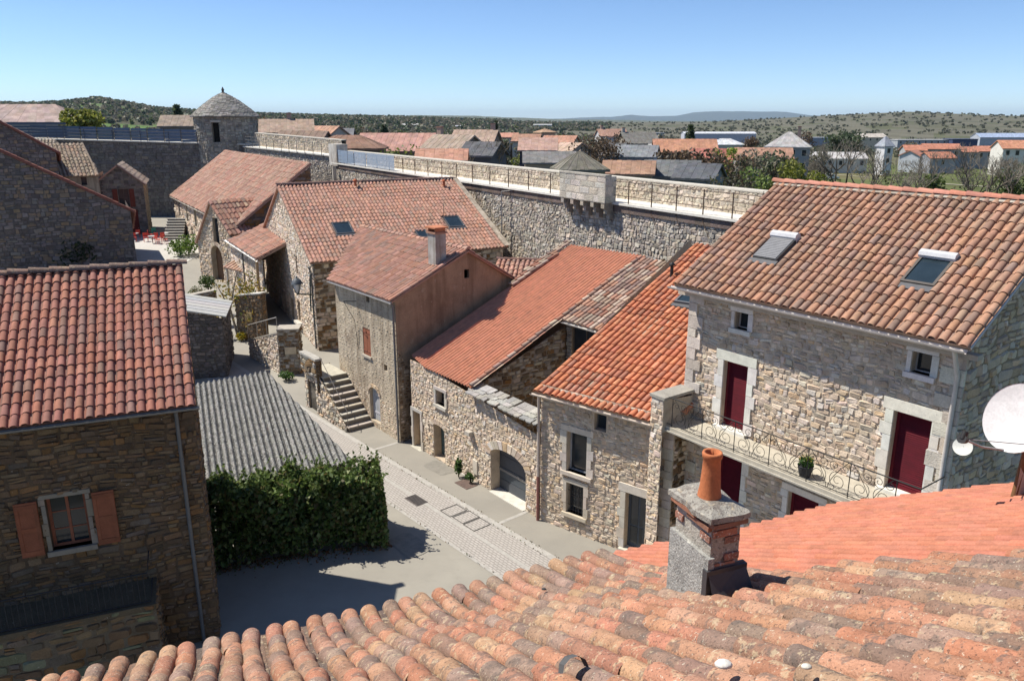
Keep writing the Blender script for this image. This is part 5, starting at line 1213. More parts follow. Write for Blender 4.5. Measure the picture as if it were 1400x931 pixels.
rampart('rampart_wall','dark curtain wall left of the round tower, in full shade',[l0,l1],11.0,12.1,sty(ch=.32,sw=.6,pal=[(.2,.18,.165),(.17,.155,.145),(.23,.21,.185)],mortar=(.15,.135,.12),cut=0,prot=(.02,.07)),par=.15)
# railings: one object per stretch (rusty posts and three rails)
def railing(label,a,b_,za,zb,sp,col,n=3,h=1.15,name='walk_railing'):
    d=b_-a; L=d.length; k=max(1,round(L/sp)); t=thing(name,label,'railing',a+Z*za); m=MB()
    for j in range(n):
        z=h*(j+1)/n; m.tube([a+Z*(za+z),b_+Z*(zb+z)],.02,col,4)
    m.build('rails','iron',t)
    for i in range(k+1):
        p=lerp(a,b_,i/k)+Z*lerp(za,zb,i/k); m=MB(); m.tube([p-Z*.25,p+Z*(h+.06)],.035,col,5); m.tube([p-Z*.3,p+V((.25,-.45,-1.1))],.02,col,4); m.build('post','iron',t)
RU=(.13,.085,.06); off=V((-.06,-.1,0))
railing('rusty iron railing on the walkway nearest the balcony house',lerp(r1,r0,.15)+off,lerp(r1,r2,.17)+off,W,W,1.95,RU)
railing('rusty iron railing on the walkway left of the box turret',lerp(r1,r2,.27)+off,lerp(r1,r2,.67)+off,W,W,2.6,RU)
railing('rusty iron railing behind the blue mesh panels',lerp(r1,r2,.67)+off,lerp(r1,r2,.985)+off,W,W,2.9,RU)
railing('grey iron railing on the higher walk beside the round tower',lerp(r2,r3,.1)+off,lerp(r2,r3,.97)+off,W+.8,W+1.25,1.7,(.2,.19,.18))
railing('dark railing on top of the shaded curtain wall',l0+off+V((-3,0,0)),lerp(l0,l1,.62)+off,11.1,11.75,3.4,(.06,.06,.07))
# blue mesh panel
def meshpanel():
    m,nt,b=newmat('blue_debris_netting'); co=N(nt,'ShaderNodeTexCoord').outputs['Object']; f=noise(nt,co,.9,4)
    nt.links.new(mix(nt,f,(.24,.34,.48),(.46,.54,.62)),b.inputs['Base Color']); b.inputs['Roughness'].default_value=.6; b.inputs['Alpha'].default_value=.55; return m
M['net']=meshpanel()
a=lerp(r1,r2,.70)+off*1.6; b_=lerp(r1,r2,.97)+off*1.6; t=thing('mesh_screen','pale blue translucent mesh screen hung along the walkway railing','screen',a+Z*W); m=MB(); k=9
for i in range(k):
    p,q=lerp(a,b_,i/k),lerp(a,b_,(i+.985)/k); o=V((U(-.04,.04),U(-.04,.04),0)); m.box(p+o+Z*(W+.1),q-p,V((.01,.016,0)),Z*1.25,(.4,.45,.5))
m.build('mesh','net',t)
# box turret (machicolation) on corbels
bt0=lerp(r1,r2,.175); dd=(r2-r1).normalized(); nn=V((-dd.y,dd.x,0)); nn=nn if nn.y<0 else -nn   # toward the town
pA=hitv(827,275,r1+nn*.75,dd); pB=hitv(765,262,r1+nn*.75,dd); Lb=V((pA.x-pB.x,pA.y-pB.y,0)).length
t=thing('box_turret','pale ashlar box turret on stone corbels jutting from the curtain wall','turret',V((pA.x,pA.y,W-.4)))
B0=V((pB.x,pB.y,0)); ub=V((pA.x-pB.x,pA.y-pB.y,0)).normalized(); ASH=sty(ch=.42,sw=.8,pal=[(.58,.53,.45),(.54,.49,.41),(.61,.56,.48)],mortar=(.48,.43,.36),cut=0,prot=(.006,.012),gap=.006,wav=.0,tilt=0,split=0)
w=MB(); zb_,zt_=W-.05,W+1.4
wall(w,B0,ub,Lb,zb_,[(0,zt_),(Lb,zt_)],[],ASH); wall(w,B0+ub*Lb,-nn,.75,zb_,[(0,zt_),(.75,zt_)],[],sty(**{**ASH})); wall(w,B0-nn*.75,nn,.75,zb_,[(0,zt_),(.75,zt_)],[],ASH); f=Fr(B0,ub); f.box(w,-.02,Lb+.02,zt_-.01,zt_+.09,-.4,.03,(.42,.39,.33)); wall(w,B0+ub*Lb-nn*.4,-ub,Lb,zb_,[(0,zt_),(Lb,zt_)],[],ASH,nostone=True); w.build('box','rampart',t)
for k in range(5):
    m=MB(); a_=.12+k*(Lb-.5)/4
    for j in range(3): f.box(m,a_,a_+.3,zb_-.3*(j+1)+.004,zb_-.3*j,-.75-.4,-.02-.2*j,jit((.4,.34,.28),.1))
    m.build('corbel','rampart',t)
# antenna mast against the rampart
mp=hitv(686,320,r1+nn*.5,dd); t=thing('antenna_mast','thin mast with insulators and cables against the curtain wall','mast',V((mp.x,mp.y,3)))
m=MB(); zt_=zat(262,mp); m.tube([V((mp.x,mp.y,2)),V((mp.x,mp.y,zt_))],.05,(.35,.33,.31),6); 
for k in range(4): z=zt_-.3-k*.6; m.tube([V((mp.x,mp.y,z)),V((mp.x-.5,mp.y-.2,z-.25))],.03,(.5,.48,.45),5)
m.tube([V((mp.x,mp.y,zt_)),V((mp.x+1.4,mp.y-.7,zt_+.2)),V((mp.x+1.6,mp.y-.8,zt_-1))],.03,(.4,.38,.35),5); m.build('pole','iron',t)
# small turret box at the break of the rampart
q=r2+V((.4,-.7,0)); t=thing('walk_cabinet','pale rendered block at the step in the rampart walk','block',q+Z*W); m=MB(); m.cbox(q+nn*-.4+Z*(W-.3),2.6,1.2,2.2,(.56,.53,.48),-dd); m.build('block','render',t); m=MB(); m.cbox(q+nn*.5-dd*1.0+Z*0,.35,.35,W-.3,(.5,.46,.4),-dd); m.build('buttress','render',t)
# ------------------------------------------------------------------ round tower
tc=V((-36.4,103.5,0)); R0=3.8; zt_=15.3; t=thing('round_tower','round stone tower with conical stone-slab roof and finial','tower',tc)
w=MB(); ns=26
zb_=zat(158,tc)
RT=sty(ch=.3,sw=.6,pal=[(.36,.33,.28),(.31,.285,.25),(.4,.37,.31),(.27,.25,.22)],mortar=(.27,.24,.2),cut=0,prot=(.02,.08))
zE_=zat(159,tc-V((0,4,0)))
print('tower eave',zE_)
vis=[]
for k in range(ns):
    a0,a1=2*math.pi*k/ns,2*math.pi*(k+1)/ns; p=tc+V((math.cos(a0),math.sin(a0),0))*R0; q=tc+V((math.cos(a1),math.sin(a1),0))*R0
    hs=[]
    if k==int(ns*(270-8)/360)+1: hs=[dict(a0=.02,a1=(q-p).length-.02,z0=zE_-3.1,z1=zE_-.75,depth=.5)]; dk=(p,q,hs[0])
    wall(w,p,q-p,(q-p).length,0,[(0,zE_),((q-p).length,zE_)],hs,RT,nostone=(math.sin((a0+a1)/2)>.25))
w.build('wall','rampart',t)
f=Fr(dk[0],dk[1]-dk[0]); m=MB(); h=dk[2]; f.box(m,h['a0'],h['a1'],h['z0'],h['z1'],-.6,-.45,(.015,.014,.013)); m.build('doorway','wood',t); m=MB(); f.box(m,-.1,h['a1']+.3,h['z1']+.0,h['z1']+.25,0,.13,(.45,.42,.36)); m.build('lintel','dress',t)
m=MB(); zp=zat(127,tc); hr=zp-zE_; rows=24; prof=[]
for j in range(rows):
    f0=j/rows; f1=(j+1)/rows; rad=lambda f:(R0+.35)*(1-f)**.77; r_0,r_1=rad(f0),rad(f1); z0_,z1_=zE_+hr*f0,zE_+hr*f1; n_=max(8,int(52*(1-f0)**.7))
    for k in range(n_):
        w0=2*math.pi*(k+.5*(j%2))/n_; w1=w0+2*math.pi/n_*.97; dz=U(0,.06)
        P=lambda r,w,z: tc+V((math.cos(w)*r,math.sin(w)*r,z))
        m.add([P(r_0+.06,w0,z0_+dz),P(r_0+.06+U(0,.05),w1,z0_+dz),P(r_1,w1,z1_+.05),P(r_1,w0,z1_+.05),P(r_0+.06,w0,z0_-.08),P(r_0+.06,w1,z0_-.08)],[(0,1,2,3),(4,5,1,0)],jit(R.choice([(.30,.285,.26),(.25,.235,.215),(.34,.32,.285),(.2,.19,.17)]),.15))
m.lathe(tc+Z*(zE_-.12),[(R0+.4,0),(R0+.4,.1),(.3,hr)],(.2,.18,.16),34)
m.build('cone_roof','rampart',t); m=MB(); m.lathe(tc+Z*(zp-.25),[(.22,0),(.22,.25),(.12,.4),(.2,.55),(.12,.75),(.02,.95)],(.12,.11,.1),10); m.build('finial','dress',t)
# ------------------------------------------------------------------ houses in the shade on the left
def verge_house(name,label,q,ur,px_l,py_l,px_r,py_r,zb,st,pal,thick=9,pit=None,low=None):
    q=V((q.x,q.y,0)); fr=Fr(q-ur*30,ur); pr=hitv(px_r,py_r,q,ur); pl=hitv(px_l,py_l,q,ur); Ll=(pr-pl); Lh=V((Ll.x,Ll.y,0)).length+.0
    ext=2.0; sl=(pl.z-pr.z)/Lh; P0=V((pl.x,pl.y,0))-ur*ext
    t=thing(name,label,'house',V((q.x,q.y,zb))); w=MB(); wall(w,P0,ur,Lh+ext,zb-1,[(0,pl.z+sl*ext),(Lh+ext,pr.z)],[],st); nn_=perp(ur); wall(w,V((pr.x,pr.y,0)),nn_,thick,zb-1,[(0,pr.z),(thick,pr.z)],[],st,nostone=True); w.build('wall','stone',t)
    rf=RF(V((pr.x,pr.y,pr.z+.05))+ur*.35-nn_*.2-Z*sl*.35,nn_-Z*.3,(-ur+Z*sl)); Lr=math.hypot(Lh+ext,sl*(Lh+ext))+.4
    po=[(0,0),(thick,0),(thick,Lr),(0,Lr)]; b=MB(); tiles(b,rf,po,.32,.5,pal,seg=5); slab(b,rf,po,-.16,-.01,(.2,.08,.06)); b.build('roof','tile',t); return t
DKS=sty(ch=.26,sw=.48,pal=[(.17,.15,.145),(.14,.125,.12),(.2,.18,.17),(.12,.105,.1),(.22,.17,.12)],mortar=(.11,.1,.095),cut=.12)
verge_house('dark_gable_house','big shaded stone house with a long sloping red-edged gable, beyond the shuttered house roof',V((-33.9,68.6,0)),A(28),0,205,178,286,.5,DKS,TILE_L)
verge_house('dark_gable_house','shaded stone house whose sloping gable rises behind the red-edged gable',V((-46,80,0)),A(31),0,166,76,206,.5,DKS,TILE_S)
# cream cottage with rough tile roof patch
q=aty(133,236,83); t=thing('cream_cottage','small cream rendered cottage with rough stone-grey tiled roof under the curtain wall','house',V((q.x,q.y,1.5)))
dX=A(21); nX=perp(dX); z_=zat(238,q); P0=V((q.x,q.y,0))-dX*4.6; f=Fr(P0,dX); hX=fixh(hole(f,111,243,118,252),.6,.95); w=MB(); wall(w,P0,dX,4.6,0,[(0,z_-.2),(4.6,z_-.2)],[hX],sty(),plaster=(.33,.29,.22),nostone=True); wall(w,P0+dX*4.6,nX,5,0,[(0,z_),(5,z_)],[],sty(),plaster=(.36,.31,.24),nostone=True); w.build('wall','render',t); window(f,hX,t,(.3,.25,.2),1,1)
rf=RF(P0-dX*.3+Z*(z_-.15)-nX*.4,dX,s3(nX-dX*.28,36)); po=[(0,0),(5.1,0),(4.6,5.3),(.6,5.3)]; b=MB(); tiles(b,rf,po,.36,.5,[(.30,.24,.18),(.36,.29,.22),(.25,.2,.15),(.33,.23,.17)],seg=5,jt=.03); slab(b,rf,po,-.15,-.01,(.2,.16,.13)); b.build('roof','tile',t)
m=MB(); m.tube([rf.pt(5.0,.0,.05),rf.pt(4.6,5.3,.05)],.12,(.3,.24,.18),6); m.build('verge_tiles','tile',t)
# roof strip behind it
q=aty(82,203,90); t=thing('grey_tile_lean_to','narrow weathered tiled lean-to climbing against the shaded curtain wall','outbuilding',V((q.x,q.y,1)))
rf=RF(q-A(10)*4.2-Z*1.2,A(10),s3(V((-.35,.94,0)),28)); po=[(0,0),(5.5,0),(3.0,4.5),(-2.5,4.5)]; b=MB(); tiles(b,rf,po,.36,.5,[(.34,.29,.23),(.28,.23,.18)],seg=5,jt=.03); slab(b,rf,po,-.15,-.01,(.2,.16,.13)); b.build('roof','tile',t); w=MB(); p_=rf.pt(.2,.2,-.15); wall(w,p_,A(10),5,0,[(0,p_.z),(5,p_.z)],[],DKS,nostone=True); w.build('wall','stone',t)
# small gabled house with red shutters near the tower
q=V((-39.4,85.1,0)); dY=A(21.5); nY=perp(dY); zE_=7.45; LY=4.4; P0=q-dY*LY; t=thing('red_shutter_house','small shaded gabled house with dark red shutters at the café terrace','house',V((q.x,q.y,1.7)))
f=Fr(P0,dY); hY=fixh(hole(f,163,261,176,281,margin=.05),1.0,1.9); hY2=fixh(hole(f,172,290,190,316),1.3,2.5); hY2['z0']=1.6; w=MB(); wall(w,P0,dY,LY,.5,[(0,7.7),(2.15,9.35),(LY,zE_)],[hY,hY2],sty(ch=.28,sw=.5,pal=P_dark+[(.2,.18,.15)],mortar=(.17,.155,.135),cut=0)); wall(w,q,nY,6.5,.5,[(0,zE_),(6.5,zE_)],[],sty(ch=.28,sw=.5,pal=[(.36,.29,.19),(.3,.25,.17)],mortar=(.3,.25,.17),cut=0)); w.build('wall','stone',t)
window(f,hY,t,(.06,.05,.045),2,2); door(f,hY2,t,(.12,.02,.015),'plank')
shutter(f,hY['a0']-.55,hY['a0']-.05,hY['z0'],hY['z1'],t,(.12,.03,.02),d=.07); shutter(f,hY['a1']+.05,hY['a1']+.55,hY['z0'],hY['z1'],t,(.12,.03,.02),d=.07)
sY=-dY*(LY-2.15)+Z*(9.35-zE_); rf=RF(q+Z*(zE_+.05)-sY.normalized()*.3-nY*.3,nY,sY); po=[(0,0),(7,0),(7,sY.length+.3),(0,sY.length+.3)]; b=MB(); tiles(b,rf,po,.34,.5,[(.42,.33,.25),(.46,.37,.29),(.38,.28,.21)],seg=5,jt=.02); slab(b,rf,po,-.14,-.01,(.2,.13,.1))
sY=dY*2.15+Z*(9.35-7.7); rf=RF(P0+nY*6.7+Z*7.75-sY.normalized()*.3,-nY,sY); po=[(0,0),(7,0),(7,sY.length+.3),(0,sY.length+.3)]; slab(b,rf,po,-.14,.02,(.33,.2,.15)); b.build('roof','tile',t)
# ------------------------------------------------------------------ café terrace: stair, tables, chairs
c=gnd(236,328); t=thing('stone_stair','short stone stair with pale nosings beside the long house, at the café','stairs',c); m=MB()
dd2=A(100)
for k in range(8): m.box(c+V((-.9,0,0))+dd2*(.34*k)+Z*(-.3),V((1.9,.1,0)),dd2*.36,Z*(.3+.24*(k+1)-.07),(.12,.11,.1)); m.box(c+V((-.95,-.03,0))+dd2*(.34*k)+Z*(.24*(k+1)-.07),V((2.0,.1,0)),dd2*.36,Z*.07,(.5,.48,.43))
m.build('steps','dress',t)
c0=gnd(195,352); sheet('cafe_terrace','dress',([(c0.x-4,c0.y-2),(c0.x-6,c0.y+10)],[(c0.x+5,c0.y-2),(c0.x+5,c0.y+10)]),.03,4)
bpy.data.objects['cafe_terrace'].data.attributes['Col'].data.foreach_set('color',[.5,.48,.44,1]*len(bpy.data.objects['cafe_terrace'].data.polygons))
def chair(loc,rot,col,label,group,src=None):
    if src is None:
        t=thing('cafe_chair',label,'chair',(0,0,0),group); m=MB(); m.box((-.22,-.22,.44),(.44,0,0),(0,.44,0),(0,0,.04),col); m.build('seat','plain',t)
        m=MB(); m.box((-.22,.19,.55),(.44,0,0),(0,.04,0),(0,0,.35),col); m.build('backrest','plain',t)
        for x in(-.19,.19):
            for y in(-.19,.2): m=MB(); m.tube([(x,y,0),(x,y,.44 if y<0 else .6)],.02,col,5); m.build('leg','plain',t)
    else:
        t=src.copy(); COL.objects.link(t); t['label']=label
        for ch in src.children: k=ch.copy(); COL.objects.link(k); k.parent=t
    t.location=loc; t.rotation_euler=(0,0,rot); return t
def cpos(px,py): p=gnd(px,py); return (p.x,p.y,gz(p.x,p.y)+.03)
src=None
redl=[(178,326,'red café chair at the far left of the terrace group'),(189,326,'pale red café chair second from the left'),(200,331,'red café chair third from the left'),(206,327,'red café chair behind the middle table'),(213,331,'red café chair right of the middle table'),(217,334,'red café chair nearest the middle table front'),(222,330,'red café chair just left of the green chair table'),(226,334,'red café chair at the right table front'),(184,331,'red café chair at the left table front')]
for i,(px,py,l) in enumerate(redl):
    s=chair(cpos(px,py),U(0,6.28),(.55,.06,.04),l,'red café chairs',src); src=src or s
chair(cpos(211,324),.4,(.06,.3,.18),'single green café chair among the red ones',None)
for i,(px,py,l) in enumerate(((185,329,'round café table at the left of the terrace'),(209,333,'round café table in the middle of the terrace'),(226,329,'round café table at the right of the terrace'))):
    p=V(cpos(px,py)); t=thing('cafe_table',l,'table',p,'café tables'); m=MB(); m.lathe(p+Z*.7,[(.4,0),(.4,.04)],(.5,.48,.46),12); m.build('table_top','plain',t); m=MB(); m.tube([p,p+Z*.7],.03,(.1,.1,.1),6); m.build('leg','iron',t)
# fence and signboards on the left curtain wall
a=lerp(l0,l1,.10)+V((0,.2,0)); b_=lerp(l0,l1,.62)+V((0,.2,0)); t=thing('metal_fence','blue-grey horizontal panel fence along the shaded curtain wall','fence',a+Z*11.1)
k=11
for i in range(k):
    p,q=lerp(a,b_,i/k),lerp(a,b_,(i+.96)/k); m=MB()
    for j in range(5): m.box(p+Z*(11.15+lerp(0,.7,i/k)+j*.3),q-p,V((0,.05,0)),Z*.275,jit((.10,.15,.23),.08))
    m.build('panel','metal',t)
m=MB(); 
for i in range(k+1): p=lerp(a,b_,i/k); m.tube([p+V((0,-.06,10.9)),p+V((0,-.06,13.0))],.05,(.08,.09,.11),5)
m.build('posts','metal',t)
q=aty(50,180,97); t=thing('barrier_boards','dark slatted boards on the curtain wall above the shaded gables','fence',q); m=MB()
for j in range(5): m.box(V((q.x-3.5,q.y,q.z-.6+j*.34)),V((7,.2,0)),V((0,.06,0)),Z*.25,(.06,.08,.12))
m.build('boards','metal',t)
# ================================================================== FAR COUNTRY
def ss(a,b,x): t=max(0,min(1,(x-a)/(b-a))); return t*t*(3-2*t)
SKY=[(-200,149),(0,148),(100,148),(140,146),(180,142),(215,147),(250,152),(330,157),(450,160),(560,162),(650,165),(760,167),(860,167),(940,167),(1060,161),(1150,157),(1200,155),(1300,159),(1400,161),(1600,160)]
def skyrow(az):
    px=700+math.tan(az)*FPX*CT
    if px<SKY[0][0]: return SKY[0][1]
    for (a,b),(c,d) in zip(SKY,SKY[1:]):
        if a<=px<=c: return b+(d-b)*(px-a)/(c-a)
    return SKY[-1][1]
def terr(x,y):
    r=math.hypot(x,y); az=math.atan2(x,y)
    if r<95: return -.35
    base=-.35-11.5*ss(95,1000,r)*(1 if az>-.1 else .5)
    if y<0: return base
    D=2800 if az>0 else 2300
    zs=HC+(163-skyrow(az))/FPX*D*1.02-.0
    f=ss(550,D,r); z=base*(1-f)+zs*f
    if r>D: z=zs*(1-ss(D,D*2.4,r))-60*ss(D,D*2.4,r)
    if 300<r<D: z+=1.8*mnoise.noise(V((x*.004,y*.004,0)))*ss(300,700,r)*(1-ss(D*.8,D,r))
    return z
M['ground']=colmat('terrain_ground',.98,.02,.3,.25,.3,.3,grime=((.09,.085,.045),.006,.52,.5))
def tcol(x,y):
    r=math.hypot(x,y); az=math.atan2(x,y); n=mnoise.noise(V((x*.0035,y*.006,3))); n2=mnoise.noise(V((x*.02,y*.02,7)))
    if az>.02:
        if r<330: c=(.105,.125,.04) if n2<.25 else (.14,.13,.06)
        elif r<700: c=(.13,.125,.065)
        else:
            c=(.13,.123,.088) if n>-.2 else (.105,.105,.068)
            if n2>.3: c=(.095,.10,.055)
    else:
        c=(.085,.083,.05)
        if r>700 and n>.30: c=(.10,.17,.04)
        elif r>500: c=(.08,.08,.045)
    return c
m=MB(); azs=[-.8+1.6*i/300 for i in range(301)]+[.8+(2*math.pi-1.6)*i/40 for i in range(1,40)]
rs=[0.5,10,30,60,95]; 
while rs[-1]<42000: rs.append(rs[-1]*1.055)
na=len(azs); vs=[]
for r in rs:
    for a in azs: x,y=math.sin(a)*r,math.cos(a)*r; vs.append((x,y,terr(x,y)))
k=len(m.v); m.v.extend(vs)
for i in range(len(rs)-1):
    for j in range(na):
        jj=(j+1)%na; m.f.append([i*na+j,i*na+jj,(i+1)*na+jj,(i+1)*na+j]); a=azs[j]; r=(rs[i]+rs[i+1])/2; m.c.append(tcol(math.sin(a)*r,math.cos(a)*r)); m.sm.append(True)
for f in m.f: f.reverse()
tag(m.build('terrain','ground'),kind='structure')
def tg(px,py):
    z=0
    for _ in range(14):
        p=atz(px,py,min(z,13.3)); z=terr(p.x,p.y)
    return V((p.x,p.y,z))
# distant blue ridges
def ridge_mtn(name,prof,D,col):
    m=MB(); pts=[]
    for px,row in prof:
        r=ray(px,row); k=D/r.y; pts.append(V((r.x*k,D,HC+r.z*k)))
    n=len(pts); rows=[]
    for f,dy in((0,-.16),(.35,-.09),(.7,-.04),(1,0),(.6,.06),(0,.14)):
        rows.append([V((p.x*(1+dy),p.y*(1+dy),-120+(p.z+120)*f+(U(-18,18) if 0<f<1 else 0))) for p in pts])
    fl=[p for r_ in rows for p in r_]; m.add(fl,[(i*n+j,i*n+j+1,(i+1)*n+j+1,(i+1)*n+j) for i in range(len(rows)-1) for j in range(n-1)],col,True); tag(m.build(name,'ground'),kind='structure')
def dens(pr,st=12):
    o=[]; 
    for (a,b),(c,d) in zip(pr,pr[1:]):
        k=max(1,int((c-a)/st)); o+=[(a+(c-a)*i/k,b+(d-b)*i/k+U(-.35,.35)) for i in range(k)]
    return o+[pr[-1]]
ridge_mtn('mountains',dens([(700,164),(780,162),(835,160),(862,157.5),(890,159),(925,158.5),(948,154),(985,152.5),(1030,152.5),(1075,153.5),(1110,158),(1180,160),(1260,157.5),(1300,155.5),(1340,158),(1400,160),(1500,158)]),23000,(.045,.06,.055))
ridge_mtn('hills',dens([(560,158),(640,158.5),(700,161),(770,163.5),(850,164.5),(920,166),(1000,166)]),9000,(.10,.11,.07))
# ------------------------------------------------------------------ woods and scrub
def clump(m,c,rx,h,n,s,cols):
    for _ in range(n):
        f=U(0,1)**.7; w=U(0,6.283); r=rx*math.sqrt(U(0,1))*(1-.55*f*f); p=V((c.x+math.cos(w)*r,c.y+math.sin(w)*r,c.z+h*(.12+.88*f))); leaf(m,p,s*U(.6,1.4),jit(R.choice(cols),.2),.42)
WB=[(.20,.175,.125),(.22,.195,.14),(.18,.16,.115),(.15,.165,.09)]; WG=[(.065,.09,.045),(.075,.105,.05),(.09,.12,.055)]; WS=[(.12,.15,.05),(.15,.17,.06)]
m=MB()
for _ in range(5200):
    az=U(-.66,.12); r=200*math.exp(U(0,1)**.85*2.35); x,y=math.sin(az)*r,math.cos(az)*r
    if r>700 and mnoise.noise(V((x*.0035,y*.006,3)))>.32: continue
    if y<150: continue
    z=terr(x,y); t_=R.choice([WB,WB,WB,WG,WG,WS] if az<-.25 else [WB,WB,WB,WB,WG,WS]); h=U(4,8)*(1 if r<900 else .8); k=max(11,int(110*220/r)); clump(m,V((x,y,z)),h*(.48 if t_ is not WG else .33),h,k,(1.1+r/330.)*(.75 if r<300 else 1),t_)
for _ in range(5200):
    az=U(-.66,.12); r=math.sqrt(U(850**2,2350**2)); x,y=math.sin(az)*r,math.cos(az)*r
    if mnoise.noise(V((x*.0035,y*.006,3)))>.32: continue
    t_=R.choice([WB,WB,WB,WG,WG]); clump(m,V((x,y,terr(x,y)-1)),U(4,6.5),U(4,8),9,U(4.5,6.5),t_)
tag(m.build('woodland','leaf'),'mixed bare brown and dark green woods covering the far left slopes','woods',kind='stuff')
m=MB()
for _ in range(3400):
    az=U(.0,.68); r=430*math.exp(U(0,1)*1.87); x,y=math.sin(az)*r,math.cos(az)*r
    if mnoise.noise(V((x*.004,y*.009,5)))<-.02 and U(0,1)<.8: continue
    z=terr(x,y); h=U(1.2,3.4); clump(m,V((x,y,z)),h*1.5,h,9,1.9*(1+r/1800),[(.105,.11,.07),(.125,.12,.08),(.09,.10,.06)])
tag(m.build('scrub','leaf'),'dark scrub dotted over the pale right-hand plateau','scrub',kind='stuff')
m=MB()
for _ in range(620):
    az=U(-.25,.66); r=U(100,300); x,y=math.sin(az)*r,math.cos(az)*r
    if y<80 or (az<.12 and r<170): continue
    c=V((x,y,terr(x,y))); h=U(.6,2.6); clump(m,c,h*.8,h,26,.5,R.choice([WB,WB,WS,[(.07,.09,.03),(.1,.1,.05)]]))
tag(m.build('undergrowth','leaf'),'low brown and green undergrowth on the ground outside the rampart','undergrowth',kind='stuff')
# ------------------------------------------------------------------ trees
def branch(m,p,d,L,r,dep,col,spread=.55,up=.15):
    q=p+d*L*.5+V((U(-1,1),U(-1,1),U(-1,1)))*L*.07; e=q+(d+V((U(-1,1),U(-1,1),U(0,1)))*.15).normalized()*L*.5
    m.tube([p,q,e],[r,r*.85,r*.68],col,5 if dep>2 else 3,cap=False)
    return e
def bare_tree(name,label,c,h,col,seed,lev=6,spread=.62,lean=0,tw=(.10,.085,.065),group=None):
    rs_=random.Random(seed); t=thing(name,label,'tree',c,group); tr=MB(); cr=MB()
    def rec(p,d,L,r,k):
        e=branch(tr if k>=lev-2 else cr,p,d,L,max(r,.022),k,col if k>=lev-3 else tw)
        if k==0: return
        n=3 if rs_.random()<.6 else 2
        for i in range(n):
            v=V((rs_.uniform(-1,1),rs_.uniform(-1,1),rs_.uniform(-.35,.8))); nd=(d*(1-spread*.55)+v*spread+V((0,0,.12))).normalized(); rec(e,nd,L*rs_.uniform(.66,.86),r*.64,k-1)
    rec(V(c)-Z*.2,V((lean,0,1)).normalized(),h*.30,h*.028,lev); tr.build('trunk','bark',t); cr.build('crown','bark',t); return t
def leafy_tree(name,label,c,h,rad,cols,n=900,size=.35,group=None,cat='tree',trunk=.35,lo=.35):
    t=thing(name,label,cat,c,group); m=MB(); m.tube([V(c)-Z*.2,V(c)+Z*h*trunk,V(c)+V((U(-.2,.2),0,h*.8))],[h*.03,h*.024,h*.008],(.12,.09,.06),6)
    for _ in range(6): a=U(0,6.28); m.tube([V(c)+Z*h*trunk,V(c)+V((math.cos(a)*rad*.6,math.sin(a)*rad*.6,h*U(.5,.85)))],[h*.014,h*.005],(.12,.09,.06),4)
    m.build('trunk','bark',t); m=MB(); k=14
    for _ in range(k):
        a=U(0,6.28);rr=rad*math.sqrt(U(0,1))*.7; f=U(lo,.95); s=rad*U(.3,.5); leaves(m,V(c)+V((math.cos(a)*rr,math.sin(a)*rr,h*f*.92)),(s,s,s*.75),n*2//k,size*1.15,[jit(x,.2) for x in cols])
    m.build('crown','leaf',t); return t
def conifer(name,label,c,h,rad,cols,n=700,group=None):
    t=thing(name,label,'tree',c,group); m=MB(); m.tube([V(c)-Z*.2,V(c)+Z*h*.95],[h*.022,.03],(.08,.06,.045),6); m.build('trunk','bark',t); m=MB()
    for k in range(26):
        f=.1+.88*k/26; L=rad*(1-f)**.75*U(.75,1.1)+.1; nb=6
        for j in range(nb):
            a=U(0,6.28); 
            for q in range(max(3,n//(26*nb))): g=U(.1,1); leaf(m,V(c)+V((math.cos(a)*L*g+U(-.2,.2),math.sin(a)*L*g+U(-.2,.2),h*f-L*g*.25+U(-.15,.15))),h*.075,jit(R.choice(cols),.2))
    m.build('crown','leaf',t); return t
def at(px,row,y): p=aty(px,row,y); return V((p.x,p.y,terr(p.x,p.y))),p.z
def T(kind,name,label,px,toprow,y,rad=None,**k):
    c,z=at(px,toprow,y); h=z-c.z
    if kind=='bare': return bare_tree(name,label,c,h*1.0,k.get('col',(.12,.10,.08)),k.get('seed',int(px)),k.get('lev',6),tw=k.get('tw',(.10,.085,.065)))
    if kind=='con': return conifer(name,label,c,h,rad,WG,k.get('n',700))
    return leafy_tree(name,label,c,h*1.1,rad*1.1,k['cols'],k.get('n',900),k.get('size',.4),lo=k.get('lo',max(.3,1-2.2*rad/h)))
BR=[(.13,.085,.05),(.11,.08,.05),(.15,.1,.06)]
T('leafy','yellow_green_tree','round yellow-green tree behind the shaded curtain wall fence',106,152,118,3.4,cols=[(.26,.28,.05),(.21,.24,.04),(.32,.31,.07)],n=2400,size=.5,lo=.82)
T('con','conifer','tall dark spruce standing above the long barn roof',945,168,180,3.0,n=1100)
T('con','conifer','slender dark cypress left of centre above the pink roofs',678,163,240,1.7)
T('con','conifer','dark spreading conifer among the woods left of the tower',240,140,230,6,n=1200)
T('con','conifer','broad dark pine behind the roofs right of the round tower',525,168,210,4.5,n=900)
T('bare','bare_tree','wide bare brown tree in front of the barn, centre',672,203,95,tw=(.25,.2,.14),lev=6)
T('leafy','budding_tree','reddish-brown budding tree left of the stone pyramid roof',805,189,130,5,cols=BR,n=1000,size=.4)
T('leafy','budding_tree','second reddish-brown budding tree right behind the stone pyramid roof',835,190,145,4,cols=BR,n=800,size=.4)
T('leafy','willow','fresh yellow-green tree above the red roof at the centre right',987,198,118,2.4,cols=[(.17,.24,.03),(.22,.28,.05)],n=600,size=.35)
T('leafy','budding_tree','russet tree tangled below the fresh green one, before the red roofs',1000,212,104,3.2,cols=BR+[(.1,.11,.04)],n=700,size=.35)
